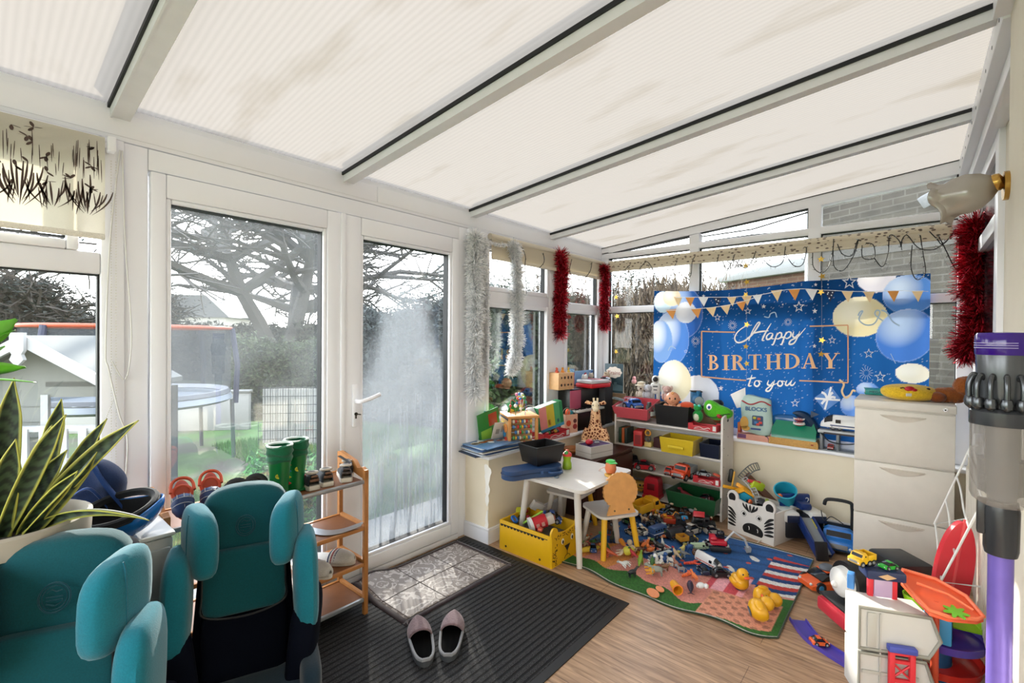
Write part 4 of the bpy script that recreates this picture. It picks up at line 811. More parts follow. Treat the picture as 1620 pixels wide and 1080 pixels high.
def tile_mat():
    m, n, p = newmat('patterned_tile_mat'); tc = n.n('TexCoord'); vo = n.n('TexVoronoi', feature='SMOOTH_F1'); vo.inputs['Scale'].default_value = 16; no = n.n('TexNoise'); no.inputs['Scale'].default_value = 7; no.inputs['Detail'].default_value = 4
    n.l(tc.outputs['Object'], no.inputs['Vector']); ad = n.n('MixRGB', blend_type='ADD'); ad.inputs[0].default_value = .22; n.l(tc.outputs['Object'], ad.inputs[1]); n.l(no.outputs[1], ad.inputs[2]); n.l(ad.outputs[0], vo.inputs['Vector'])
    sn = n.n('Math', operation='MULTIPLY'); sn.inputs[1].default_value = 24; n.l(vo.outputs['Distance'], sn.inputs[0]); si = n.n('Math', operation='SINE'); n.l(sn.outputs[0], si.inputs[0])
    cr = n.n('ValToRGB'); cr.color_ramp.elements[0].position = .45; cr.color_ramp.elements[0].color = (.25, .21, .185, 1); cr.color_ramp.elements[1].position = .55; cr.color_ramp.elements[1].color = (.52, .47, .43, 1); n.l(si.outputs[0], cr.inputs[0]); n.l(cr.outputs[0], p.inputs['Base Color']); p.inputs['Roughness'].default_value = .55; return m
def TM(u, v):                                    # surface of the small mat, rucked up towards the door
    x = 1.335+.72*u; y = 1.80+.44*v; bump = .045*math.exp(-((u-.10)/.16)**2)*max(0, v-.55)/.45
    return (x-.10*(1-v)*(1-u)*.0, y+.035*max(0, v-.8)*5*(.2-.2)+(-.02)*math.exp(-((u-.02)/.1)**2)*v, .012+bump)
e = thing('tile_mat', 'small beige mat printed like patterned tiles, on the black mat', 'mat', (0, 0, 0))
g = G(); g.grid(lambda u, v: TM(u, v), 30, 20); g.o('printed_top', tile_mat(), e, solid=.002)
g = G()
for v in (.0, .5, 1.0): g.tube([Vector(TM(u, v))+Vector((0, 0, .002)) for u in np.linspace(0, 1, 20)], .0016, n=4)
for u in (.02, .35, .68, .99): g.tube([Vector(TM(u, v))+Vector((0, 0, .002)) for v in np.linspace(0, 1, 12)], .0016, n=4)
g.o('tile_joint', mt('#3a2f2a', .8), e)
g = G()
def edge(u, v): p = TM(max(0, min(1, u)), max(0, min(1, v))); return Vector((p[0]+(.028 if u > 1 else -.028 if u < 0 else 0), p[1]+(.028 if v > 1 else -.028 if v < 0 else 0), p[2]-.004))
for (ua, va, ub, vb) in ((-.1, -.1, 1.1, -.1), (1.1, -.1, 1.1, 1.1), (1.1, 1.1, -.1, 1.1), (-.1, 1.1, -.1, -.1)):
    P = [(ua+(ub-ua)*t, va+(vb-va)*t) for t in np.linspace(0, 1, 24)]; g.loft([[tuple(edge(*q)), tuple(Vector(TM(max(0, min(1, q[0])), max(0, min(1, q[1]))))-Vector((0, 0, .0)))] for q in P], closed=False, cap=False)
g.o('backing', mt('#33272a', .8, 'fabric'), e, solid=.004)
# slippers on the black mat
def clog_slipper(label, loc, rot):
    e = thing('garden_clog', label, 'slipper', loc, rot, 'grey slip on shoes'); g = G()
    def wd(y): return .048*(1+.12*math.sin(y*14))*math.sqrt(max(.0, 1-(y/.135)**4))
    ys = np.linspace(-.134, .134, 22); g.loft([[(wd(y), y, 0), (wd(y)*1.03, y, .014), (wd(y)*.98, y, .026), (-wd(y)*.98, y, .026), (-wd(y)*1.03, y, .014), (-wd(y), y, 0)] for y in ys]); g.o('sole', mt('#3f4247', .6), e)
    g = G(); S = []
    for y in np.linspace(.02, .132, 12): w = wd(y)*.99; h = .030+.020*math.sqrt(max(0, 1-((y-.03)/.11)**2)); S.append([(w*math.cos(a), y-.02*math.sin(a)*(1-(y-.02)/.112), .024+h*math.sin(a)) for a in np.linspace(0, PI, 17)])
    g.loft(S, closed=False, cap=False); g.o('upper', mt('#7a6468', .85, 'plush'), e, solid=.006)
    g = G(); g.loft([[(wd(y)*.86, y, .0275), (-wd(y)*.86, y, .0275), (-wd(y)*.8, y, .029), (wd(y)*.8, y, .029)] for y in ys[1:-1]]); g.o('footbed', mt('#070707', .95, 'paint'), e)
    g = G(); g.tube([(wd(y)*.98*s, y, .030) for s, rng in ((1, np.linspace(.02, -.13, 12)), (-1, np.linspace(-.13, .02, 12))) for y in rng], .006, n=8, flat=1.3); g.o('rim', mt('#85868a', .6, 'fabric'), e); return e
k0 = clog_slipper('left grey clog slipper on the black ribbed mat, heel toward the camera', (1.265, 1.60, .008), R(-30)); dup(k0, (1.375, 1.53, .008), R(-48), 'right grey clog slipper on the black ribbed mat, toe turned to the box')

# ---- filing cabinet
e = thing('filing_cabinet', 'cream three drawer metal filing cabinet against the end wall', 'filing cabinet', (3.68, .045, 0))
CB = mt('#d8d3c8', .45, 'paint'); x0 = -.18; G().bx(x0+.012, .19, -.222, .222, .02, .985, b=.004).bx(x0+.03, .17, -.2, .2, 0, .02).o('carcass', CB, e); G().bx(x0-.002, .195, -.226, .226, .945, .99, b=.004).o('top_panel', CB, e)
for z0_, z1_ in ((.03, .315), (.32, .63), (.635, .94)):
    d = G(); d.bx(x0-.006, x0+.014, -.222, .222, z0_, z1_-.004, b=.003); dr = d.o('drawer', CB, e)
    d = G()                                       # curved recessed pull below the top edge
    rr_ = []
    for t in np.linspace(0, 1, 17): yy = -.10+.20*t; dp = .030*math.sin(PI*t); rr_.append([(x0-.0075, yy, z1_-.03), (x0-.0125, yy, z1_-.034), (x0-.0085, yy, z1_-.034-dp)])
    d.loft(rr_, closed=False, cap=False); d.bx(x0-.013, x0-.006, -.102, .102, z1_-.032, z1_-.027, b=.001); d.o('pull_handle', mt('#cfc8bb', .4, 'paint'), dr)
g = G(); g.cyl((x0-.002, -.18, .967), (x0-.008, -.18, .967), .011, n=18); g.cyl((x0-.008, -.18, .967), (x0-.010, -.18, .967), .004, m=1, n=10); g.o('lock', [CHROME, BLKP], e)
# ---- radiator with fold-out airer
e = thing('radiator', 'cream panel radiator along the house wall behind the vacuum', 'radiator', (2.75, YH+.07, 0)); g = G(); RL, RR = -.57, .62
g.bx(RL, RR, .0, .012, .18, .74, b=.003); 
for k in range(30): x = RL+.02+k*.039; g.bx(x, x+.024, .012, .019, .215, .705, b=.003)
g.o('front_panel', mt('#d8d2c4', .4, 'paint'), e); g = G(); g.bx(RL, RR, -.055, -.045, .18, .74, b=.003); g.o('rear_panel', mt('#d0cabc', .4, 'paint'), e)
g = G(); g.bx(RL, RL+.004, -.055, .012, .18, .745); g.bx(RR-.004, RR, -.055, .012, .18, .745)
for k in range(39): x = RL+k*.0305; g.bx(x, x+.008, -.05, .01, .741, .745)
for y in (-.05, -.03, -.01, .008): g.bx(RL, RR, y-.003, y+.003, .741, .746)
g.o('top_grille', mt('#cdc6b4', .4, 'paint'), e); g = G(); g.cyl((RR-.05, -.02, .18), (RR-.05, -.02, 0), .008); g.cyl((RL+.05, -.02, .18), (RL+.05, -.02, 0), .008); g.o('pipe', mt('#c9b9a0', .3, 'metal', .6), e)
e = thing('radiator_airer', 'white wire clothes airer hooked over the radiator', 'clothes airer', (0, 0, 0)); WW = mt('#e4e4e0', .35, 'paint')
yF = YH+.095
def RP(px, py, y): return at(px, py, 1, y)
g = G(); a_ = RP(1532, 712, yF+.0); g.tube([(3.05, YH+.03, .765), (3.05, yF, .765), (3.02, yF+.06, .62), (2.98, yF+.27, .50), (2.55, yF+.27, .50)], .004, n=8)
xa, xb = 3.15, 2.62
A0 = at(1536, 706, 0, xa); A1 = at(1478, 829, 0, xa); A2_ = at(1541, 818, 0, xa); B0 = at(1562, 780, 0, xb); B1 = at(1488, 920, 0, xb); B2 = at(1578, 931, 0, xb)
g = G(); g.tube([A0, A1, A2_], .0045, n=8); g.tube([B0, B1, B2], .0045, n=8); g.tube([(xa, YH+.06, A0.z+.01), A0, B0], .0045, n=8); g.o('frame', WW, e)
for t in (.08, .38, .68, .98):
    g = G(); p_ = A0.lerp(A1, t); q_ = B0.lerp(B1, t); m_ = p_.lerp(q_, .5)
    g.tube(smooth_path([p_, p_.lerp(q_, .35)+Vector((0, 0, .015)), p_.lerp(q_, .65)-Vector((0, 0, .015)), q_]), .0038, n=8); g.o('hanging_rail', WW, e)

# ---- cordless vacuum hung by the wall
vx, vy = 1.48, -.150
e = thing('cordless_vacuum', 'purple and grey cordless stick vacuum standing at the right edge', 'vacuum cleaner', (vx, vy, 0))
def smoke():
    m, n, p = newmat('smoked_bin'); p.inputs['Base Color'].default_value = (.32, .30, .28, 1); p.inputs['Roughness'].default_value = .08; p.inputs['Alpha'].default_value = .55; return m
PUR = mt('#7a68c0', .3, 'metal', .35); PURT = mt('#35157a', .12); GRY = mt('#4c4d50', .3, 'metal', .5); DK = mt('#2d2e31', .25)
g = G(); g.lathe((0, 0, 0), [(.024, .04), (.024, 1.02)], n=28); g.o('wand', PUR, e)
g = G(); g.lathe((0, 0, 0), [(.030, 1.0), (.033, 1.01), (.034, 1.075), (.030, 1.09)], n=28); g.bx(-.012, .012, .02, .045, 1.03, 1.09, b=.004); g.o('collar', DK, e)
g = G(); g.lathe((0, 0, 0), [(.040, 1.083), (.056, 1.092), (.060, 1.10), (.0605, 1.23), (.0615, 1.232)], n=40, cap=False); g.o('dust_bin', smoke(), e)
g = G(); g.lathe((0, 0, 0), [(.02, 1.10), (.045, 1.105), (.046, 1.16)], n=30); g.o('dust', mt('#6a6661', .95, 'plush'), e); g = G(); g.lathe((0, 0, 0), [(.032, 1.10), (.032, 1.22)], n=24); g.o('filter_shroud', mt('#6f6d6b', .4, 'metal', .5), e)
g = G(); g.lathe((0, 0, 0), [(.0625, 1.218), (.063, 1.22), (.063, 1.24), (.058, 1.245), (.05, 1.247)], n=40); g.o('bin_rim', mt('#34363a', .2), e)
g = G(); g.lathe((0, 0, 0), [(.044, 1.245), (.046, 1.25), (.050, 1.30), (.052, 1.335), (.05, 1.34)], n=40); g.o('cyclone_body', mt('#5a5d61', .25, 'metal', .4), e)
for k in range(14):
    a = k*2*PI/14; c, s = math.cos(a), math.sin(a); g = G(); g.tube(smooth_path([(.044*c, .044*s, 1.296), (.056*c, .056*s, 1.299), (.064*c, .064*s, 1.285), (.064*c, .064*s, 1.262)], 5), .0058, n=10); g.lathe((.061*c, .061*s, 1.243), [(.004, 0), (.011, .005), (.013, .012), (.010, .02), (.005, .022)], n=14); g.o('cyclone', mt('#55585c', .22, 'metal', .75), e)
g = G(); g.lathe((0, 0, 0), [(.052, 1.335), (.0535, 1.337), (.054, 1.366), (.050, 1.372), (.001, 1.374)], n=44); g.o('purple_cap', PURT, e)
g = G()
for k in range(3): g.torus((0, 0, 1.347+k*.004), .0545, .0006, n=20, k=4, arc=(R(60), R(200)))
g.o('cap_lines', mt('#b7aed4', .4), e)
g = G(); g.box((.0, -.075, 1.30), (.04, .05, .07), b=.012); g.tube(smooth_path([(.0, -.085, 1.33), (0, -.14, 1.33), (0, -.15, 1.25), (0, -.13, 1.17)]), .014, n=10); g.o('handle_grip', DK, e)
g = G(); g.box((.0, .03, .03), (.23, .10, .055), b=.02); g.cyl((-.11, .05, .035), (.11, .05, .035), .028); g.o('floor_head', DK, e)

def _vz(z): return 1.37-(1.374-z)*1.31 if z > 1 else z*.88
def _kids(o): return [q for q in bpy.data.objects if q.parent == o]
for q in _kids(e):
    for v in q.data.vertices: v.co = (v.co.x*.87, v.co.y*.87, _vz(v.co.z))
# ================================================================== END WALL DRESSING
XB = XE-.065
def zb(zx, zy):                                   # a place on the banner, from the close study of it
    p = at(1020+zx/3.522, 420+zy/3.522, 0, XB); return p.y, p.z
BY0, BY1, BZ0, BZ1 = -.075, 1.76, .64, 1.775
def bdisp(y, z):
    t = (BY1-y)/(BY1-BY0); sag = .03*math.sin(PI*min(1, t*1.6))*(z-BZ0)/(BZ1-BZ0) if t < .62 else 0
    return XB-.006*math.sin(y*17+1.5*z)-.004*math.sin(y*41+3)-.010*math.exp(-((y-.62)/.03)**2)-.008*math.exp(-((y-1.42)/.05)**2)-.004*math.sin(z*13+y*4), z-sag+.0
def banner_print(y, z):                           # numpy arrays -> printed colour
    C = np.zeros(y.shape+(3,)); base = np.array(lin('#2460a6')); dark = np.array(lin('#0f2f58'))
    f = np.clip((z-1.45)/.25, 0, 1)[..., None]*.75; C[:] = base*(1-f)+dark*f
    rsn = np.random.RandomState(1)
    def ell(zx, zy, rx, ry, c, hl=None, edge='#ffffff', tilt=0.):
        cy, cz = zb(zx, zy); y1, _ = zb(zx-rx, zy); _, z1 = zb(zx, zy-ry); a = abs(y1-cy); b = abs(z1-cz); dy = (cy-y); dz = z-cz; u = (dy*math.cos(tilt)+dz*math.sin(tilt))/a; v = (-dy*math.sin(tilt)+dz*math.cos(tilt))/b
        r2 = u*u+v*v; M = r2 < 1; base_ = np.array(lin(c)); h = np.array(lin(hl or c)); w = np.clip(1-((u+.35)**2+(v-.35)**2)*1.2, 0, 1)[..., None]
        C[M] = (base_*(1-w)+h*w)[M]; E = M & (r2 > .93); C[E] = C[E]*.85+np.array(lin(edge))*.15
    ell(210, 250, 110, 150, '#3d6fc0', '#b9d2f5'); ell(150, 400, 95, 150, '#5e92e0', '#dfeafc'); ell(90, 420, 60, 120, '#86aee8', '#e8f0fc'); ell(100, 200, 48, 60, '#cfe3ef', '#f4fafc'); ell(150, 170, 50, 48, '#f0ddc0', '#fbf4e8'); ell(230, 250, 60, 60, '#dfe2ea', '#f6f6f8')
    ell(300, 710, 108, 105, '#dfe0ea', '#f5f5fa'); ell(165, 640, 92, 118, '#ece4c6', '#fbfaf4')
    ell(1290, 75, 105, 75, '#e6e2ea', '#f6f2f4'); ell(1195, 285, 148, 112, '#efe2b6', '#fcf6e2'); ell(1470, 160, 145, 110, '#5b8ed6', '#cfe0f6'); ell(1450, 390, 160, 150, '#4f84dc', '#bcd4f7', tilt=-.3); ell(1490, 600, 95, 55, '#f1ecdd', '#faf8f0'); ell(1150, 780, 60, 60, '#6d9ae4', '#d5e2f8'); ell(1240, 690, 60, 40, '#77a0e4', '#c5d6f4')
    g_ = rsn.uniform(0, 1, y.shape); s = (g_ > .985) & (C[..., 2] < .5); C[s] = C[s]*.5+.4
    return C
def cloth_mat():
    m, n, p = newmat('printed_cloth'); n.t.nodes.remove(p); out = n.t.nodes['Material Output']; a = n.n('VertexColor'); a.layer_name = 'col'
    d = n.n('BsdfDiffuse'); t = n.n('BsdfTranslucent'); x = n.n('MixShader'); x.inputs[0].default_value = .30; n.l(a.outputs[0], d.inputs[0]); n.l(a.outputs[0], t.inputs[0]); n.l(d.outputs[0], x.inputs[1]); n.l(t.outputs[0], x.inputs[2]); n.l(x.outputs[0], out.inputs[0]); return m
e = thing('birthday_banner', 'blue fabric Happy Birthday banner with balloons pinned over the end windows', 'banner', (0, 0, 0))
nu, nv = 330, 205; yy, zz = np.meshgrid(np.linspace(BY1, BY0, nu), np.linspace(BZ0, BZ1, nv)); V = np.zeros((nv, nu, 3))
for j in range(nv):
    for i in range(nu): x_, z_ = bdisp(yy[j, i], zz[j, i]); V[j, i] = (x_, yy[j, i], z_)
ii = np.arange(nu*nv).reshape(nv, nu); F = np.stack([ii[:-1, :-1], ii[:-1, 1:], ii[1:, 1:], ii[1:, :-1]], -1).reshape(-1, 4)
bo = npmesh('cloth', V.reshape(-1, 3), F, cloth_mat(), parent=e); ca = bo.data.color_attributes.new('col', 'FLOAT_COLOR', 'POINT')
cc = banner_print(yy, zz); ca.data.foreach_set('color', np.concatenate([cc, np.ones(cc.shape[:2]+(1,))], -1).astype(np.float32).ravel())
bo.data.polygons.foreach_set('use_smooth', [True]*len(bo.data.polygons))
def bpt(zx, zy, off=.003): y, z = zb(zx, zy); x_, z_ = bdisp(y, z); return Vector((x_-off, y, z_+(z-z_)*0))
def decal(g, pts, m=0, off=.003, sub=True):       # a printed shape, following the cloth
    bm = bmesh.new(); vs = [bm.verts.new((p[0], p[1], 0)) for p in pts]; f = bm.faces.new(vs)
    bmesh.ops.triangulate(bm, faces=[f])
    if sub:
        for _ in range(3):
            ed = [q for q in bm.edges if q.calc_length() > 22]
            if not ed: break
            bmesh.ops.subdivide_edges(bm, edges=ed, cuts=1); bmesh.ops.triangulate(bm, faces=bm.faces[:])
    bm.verts.index_update(); g.add([tuple(bpt(v.co.x, v.co.y, off)) for v in bm.verts], [tuple(v.index for v in f.verts) for f in bm.faces], m); bm.free()
def band(g, P, w, m=0, off=.004, taper=False):
    P = [Vector((p[0], p[1], 0)) for p in P]; k = len(P); L_, R_ = [], []
    for i in range(k):
        d = (P[min(i+1, k-1)]-P[max(0, i-1)]).normalized(); n_ = Vector((-d.y, d.x, 0)); ww = w*((.45+.75*math.sin(PI*i/max(1, k-1))) if taper else 1); L_.append(tuple(bpt(*(P[i]+n_*ww/2).xy, off))); R_.append(tuple(bpt(*(P[i]-n_*ww/2).xy, off)))
    g.loft([[a, b] for a, b in zip(L_, R_)], m, closed=False, cap=False)
def spl(P, n=6): return [(q.x, q.y) for q in smooth_path([(a, b, 0) for a, b in P], n)]
CRM = mt('#f0d3a4', .7, 'paper'); ORA = mt('#e19a4e', .7, 'paper'); WHT = mt('#eef1f6', .7, 'paper'); NVY = mt('#14274a', .7, 'paper'); GLD = mt('#e0a879', .55, 'paper')
g = G()
flags = [(185, 165, CRM), (255, 163, ORA), (328, 160, WHT), (405, 157, NVY), (487, 158, CRM), (570, 155, CRM), (628, 150, WHT), (735, 128, CRM), (835, 130, ORA), (930, 133, WHT), (1030, 140, NVY), (1130, 143, CRM), (1250, 145, CRM), (1385, 142, ORA), (1520, 142, CRM)]
mats_f = [CRM, ORA, WHT, NVY]
for x, y, m in flags:
    w = 33 if x > 680 else 27; g = G(); decal(g, [(x-w, y), (x+w, y-2), (x+4, y+62 if x > 680 else y+52)]); g.o('pennant', m, e)
for x, y, m in ((148, 240, ORA), (292, 228, ORA), (372, 218, CRM), (452, 205, CRM), (540, 185, ORA)): g = G(); decal(g, [(x-30, y+2), (x+28, y-8), (x+8, y+52)]); g.o('pennant', m, e)
g = G()
band(g, spl([(170, 168), (330, 158), (480, 156), (640, 148), (800, 128), (1000, 136), (1200, 145), (1400, 140), (1580, 145)]), 3); band(g, spl([(120, 245), (290, 226), (450, 205), (560, 180), (650, 150)]), 3)
for x, y in ((1018, 158), (1040, 165), (1028, 182), (1022, 150), (1046, 150), (398, 170), (412, 178), (404, 195)): decal(g, circ(x, y, 4, 8), off=.005)
g.o('pennant_string', WHT, e)
for P in ([(505, 357), (318, 353), (318, 612), (565, 633)], [(920, 338), (1133, 332), (1133, 652), (862, 640)]):
    g = G()
    for a, b in zip(P[:-1], P[1:]): band(g, [(a[0]+(b[0]-a[0])*t, a[1]+(b[1]-a[1])*t) for t in np.linspace(0, 1, 14)], 7)
    g.o('copper_frame', GLD, e)
g = G(); st = [(405, 272, 22), (575, 238, 22), (860, 228, 34), (1045, 415, 24), (1248, 490, 30), (1312, 620, 34), (838, 765, 25), (1140, 92, 44), (260, 568, 16), (232, 470, 12)]
for x, y, r_ in st:
    o_ = [(x+a, y-b) for a, b in star(5, r_)]; i_ = [(x+a, y-b) for a, b in star(5, r_*.66)]; g.loft([[tuple(bpt(*p, .004)) for p in o_+o_[:1]], [tuple(bpt(*p, .004)) for p in i_+i_[:1]]], closed=False, cap=False)
for x, y, r_ in ((663, 215, 14), (947, 253, 16), (945, 448, 13), (425, 677, 16), (330, 152, 10), (952, 106, 11), (1020, 104, 6), (770, 210, 7), (355, 340, 8)): decal(g, [(x+a, y-b) for a, b in star(5, r_)], sub=False)
for cx_, cy_, rr_ in ((1235, 598, 38), (490, 318, 26), (285, 410, 24), (800, 310, 22)):
    for k in range(14): a = k*2*PI/14; band(g, [(cx_+rr_*.35*math.cos(a), cy_+rr_*.35*math.sin(a)), (cx_+rr_*math.cos(a), cy_+rr_*math.sin(a))], 2)
g.o('star_print', mt('#d9dbe2', .7, 'paper'), e)
g = G(); band(g, spl([(1190, 280), (1200, 260), (1215, 255), (1195, 300), (1230, 330), (1275, 325), (1300, 290), (1310, 255), (1290, 250), (1285, 275), (1330, 310)]), 7); band(g, spl([(1318, 248), (1350, 262), (1380, 310), (1420, 335)]), 8); band(g, spl([(665, 272), (690, 278), (700, 258), (725, 252), (735, 280)]), 6); band(g, spl([(1370, 490), (1385, 520), (1398, 545)]), 4); band(g, spl([(130, 470), (145, 445), (172, 458)]), 5); g.o('ribbon_print', mt('#a9c3dd', .6, 'paper'), e)
g = G(); band(g, spl([(1085, 635), (1110, 660), (1100, 700), (1120, 735), (1145, 720), (1160, 695), (1175, 700)]), 11); g.o('cream_ribbon', CRM, e)
g = G(); decal(g, [(945, 735), (1040, 672), (1095, 745), (1005, 812)]); g.o('gift_print', mt('#5f8fd2', .7, 'paper'), e)
g = G(); band(g, [(950+i*14, 740+i*.8) for i in range(11)], 11, off=.005); band(g, [(1040-i*4, 675+i*14) for i in range(10)], 11, off=.005)
for s_ in ((985, 705), (1050, 705), (1065, 735), (985, 770)): band(g, spl([(1018, 742), ((1018+s_[0])/2+4, (742+s_[1])/2-8), s_]), 13, off=.006)
g.o('gift_bow', WHT, e); g = G(); decal(g, [(478, 712), (560, 673), (565, 780), (515, 790)]); g.o('white_tag_print', mt('#f1efec', .7, 'paper'), e)
# lettering
g = G()
def glyph(ch, x0, y0, w, h):
    def q(pts, m=0): decal(g, [(x0+a*w, y0+(1-b)*h) for a, b in pts], m, off=.0045, sub=False)
    def rect(a, b, c, d): q([(a, c), (b, c), (b, d), (a, d)])
    def bowl(cx, cy, rx, ry, tk, a0=-90, a1=90):
        k = 14; O = []; I = []
        for i in range(k+1):
            t = R(a0+(a1-a0)*i/k); O.append((cx+rx*math.cos(t), cy+ry*math.sin(t))); I.append((cx+(rx-tk)*math.cos(t), cy+(ry-.055)*math.sin(t)))
        g.loft([[tuple(bpt(x0+a*w, y0+(1-b)*h, .0045)) for a, b in O], [tuple(bpt(x0+a*w, y0+(1-b)*h, .0045)) for a, b in I]], closed=False, cap=False)
    def stem(a, b): rect(a, b, 0, 1)
    def ser(a, b, top=True, bot=True):
        if top: rect(a, b, .95, 1)
        if bot: rect(a, b, 0, .05)
    if ch == 'B': stem(.12, .34); ser(0, .42); bowl(.34, .755, .42, .245, .2); bowl(.34, .26, .54, .26, .22)
    if ch == 'I': stem(.28, .72); ser(0, 1)
    if ch == 'R': stem(.10, .31); ser(0, .42); bowl(.31, .745, .42, .255, .2); q([(.36, .50), (.58, .50), (.92, 0), (.68, 0)]); rect(.62, 1, 0, .05)
    if ch == 'T': stem(.38, .62); rect(0, 1, .95, 1); rect(.22, .78, 0, .05); rect(0, .05, .72, 1); rect(.95, 1, .72, 1)
    if ch == 'H': stem(.10, .30); stem(.70, .90); ser(0, .40); ser(.60, 1); rect(.3, .7, .47, .53)
    if ch == 'D': stem(.10, .30); ser(0, .34); bowl(.3, .5, .66, .5, .22)
    if ch == 'A': q([(.10, 0), (.17, 0), (.53, 1), (.46, 1)]); q([(.64, 0), (.89, 0), (.56, 1), (.42, 1)]); rect(.26, .72, .28, .34); rect(0, .28, 0, .05); rect(.54, 1, 0, .05)
    if ch == 'Y': q([(.08, 1), (.32, 1), (.6, .45), (.42, .45)]); q([(.52, .47), (.59, .47), (.9, 1), (.82, 1)]); rect(.38, .6, 0, .48); rect(0, .4, .95, 1); rect(.7, 1, .95, 1); rect(.26, .74, 0, .05)
for ch, a, b in (('B', 352, 422), ('I', 434, 474), ('R', 484, 568), ('T', 578, 650), ('H', 662, 742), ('D', 752, 836), ('A', 880-6, 964), ('Y', 984, 1088)): 
    if ch == 'D': a, b = 778, 868
    if ch == 'H': a, b = 672, 764
    glyph(ch, a, 487, b-a, 86)
g.o('birthday_lettering', mt('#eebd8c', .5, 'paper'), e)
g = G()
for P in ([(596, 322), (556, 332), (518, 362), (503, 396), (520, 420), (556, 412), (598, 376), (632, 328), (641, 311), (628, 312), (602, 352), (586, 392), (580, 412)], [(704, 316), (682, 352), (664, 388), (656, 410), (668, 412)], [(590, 372), (640, 362), (690, 358)],
          [(716, 376), (698, 372), (680, 388), (682, 406), (700, 402), (714, 380), (708, 402), (722, 404)], [(740, 370), (730, 402), (716, 436), (706, 436)], [(734, 392), (750, 372), (764, 376), (762, 396), (744, 406), (732, 402)],
          [(792, 368), (780, 400), (766, 436), (756, 436)], [(784, 390), (800, 370), (816, 374), (814, 394), (796, 406), (784, 400)], [(764, 400), (780, 396)], [(832, 368), (826, 392), (838, 402), (856, 384)], [(866, 368), (854, 400), (832, 434), (808, 438), (816, 418), (856, 398), (898, 352)]):
    band(g, spl([(x, y-4) for x, y in P]), 8, taper=True)
for P in ([(596, 602), (584, 640), (578, 664), (594, 664)], [(566, 626), (618, 618)], [(636, 636), (616, 638), (610, 658), (626, 668), (640, 652), (632, 636), (654, 642)], [(690, 634), (684, 656), (700, 662), (716, 642)], [(724, 634), (712, 668), (694, 694), (676, 692), (690, 674), (738, 652)],
          [(768, 640), (748, 640), (742, 660), (758, 668), (770, 654), (764, 640), (786, 644)], [(794, 636), (786, 658), (798, 664), (816, 642)], [(820, 636), (812, 660), (826, 664), (840, 646)]):
    band(g, spl(P), 8, taper=True)
g.o('script_lettering', mt('#f4f2ee', .5, 'paper'), e)
for o_ in [q for q in bpy.data.objects if q.parent == e]: o_.data.polygons.foreach_set('use_smooth', [True]*len(o_.data.polygons))

# ---- blinds
def blind_print(col1, leafy=True):
    m, n, p = newmat('patterned_blind'); p.inputs['Roughness'].default_value = .8; tc = n.n('TexCoord'); vo = n.n('TexVoronoi'); vo.inputs['Scale'].default_value = 26; mp = n.n('Mapping'); mp.inputs['Scale'].default_value = (1, 1, 1.9); n.l(tc.outputs['Object'], mp.inputs[0]); n.l(mp.outputs[0], vo.inputs['Vector'])
    c = n.n('ValToRGB'); c.color_ramp.elements[0].position = .24; c.color_ramp.elements[0].color = (.14, .10, .08, 1); c.color_ramp.elements[1].position = .33; c.color_ramp.elements[1].color = (*lin(col1), 1); n.l(vo.outputs['Distance'], c.inputs[0]); n.l(c.outputs[0], p.inputs['Base Color']); return m
def cloth2(c, tr=.45):
    m, n, p = newmat('blind_fabric'); n.t.nodes.remove(p); out = n.t.nodes['Material Output']; d = n.n('BsdfDiffuse'); t = n.n('BsdfTranslucent'); x = n.n('MixShader'); x.inputs[0].default_value = tr; no = n.n('TexNoise'); no.inputs['Scale'].default_value = 200; mx = n.n('Mix', data_type='RGBA'); mx.inputs[6].default_value = (*[q*.9 for q in lin(c)], 1); mx.inputs[7].default_value = (*lin(c), 1)
    n.l(no.outputs[0], mx.inputs[0]); n.l(mx.outputs[2], d.inputs[0]); n.l(mx.outputs[2], t.inputs[0]); n.l(d.outputs[0], x.inputs[1]); n.l(t.outputs[0], x.inputs[2]); n.l(x.outputs[0], out.inputs[0]); return m
e = thing('roller_blind', 'rolled up patterned roller blind along the top of the end windows', 'blind', (XE-.075, 0, 0)); g = G(); g.cyl((0, -.17, 2.045), (0, 2.2, 2.045), .034, n=20); g.bx(-.036, -.030, -.17, 2.2, 1.985, 2.03); g.o('rolled_fabric', blind_print('#cfc4ae'), e); g = G(); g.bx(-.02, .05, -.2, -.17, 2.0, 2.09, b=.004); g.bx(-.02, .05, 2.2, 2.225, 2.0, 2.09, b=.004); g.o('bracket', UP, e)
g = G(); g.bx(-.042, -.026, -.17, 2.2, 1.972, 1.988, b=.004); g.o('bottom_bar', mt('#d9cfbb', .6, 'fabric'), e)
e = thing('roller_blind', 'plain cream roller blind above the window with the silver tinsel', 'blind', (0, YD-.05, 0)); G().bx(2.40, 3.98, -.012, -.009, 1.915, 2.07).o('blind_fabric', cloth2('#ddd3bd', .3), e); G().bx(2.40, 3.98, -.018, -.004, 1.905, 1.93, b=.005).o('bottom_bar', mt('#d6ccb6', .6, 'fabric'), e); g = G(); g.cyl((2.39, .0, 2.065), (3.98, .0, 2.065), .022); g.o('roller', mt('#cfc6b2', .5), e)
e = thing('roller_blind', 'white roller blind printed with brown grasses in the left window', 'blind', (0, YD-.065, 0)); bz = 1.705
G().bx(-.72, .318, -.001, .001, bz, 2.075).o('blind_fabric', cloth2('#e8e5da', .55), e); G().bx(-.72, .318, -.007, .006, bz-.006, bz+.014, b=.004).o('bottom_bar', mt('#e4e0d4', .6, 'fabric'), e); g = G(); g.cyl((-.74, .03, 2.065), (.34, .03, 2.065), .02); g.o('roller', UP, e); g = G(); g.bx(.325, .35, -.01, .05, 2.03, 2.085, b=.004); g.o('bracket', UP, e)
r = random.Random(12); g = G()
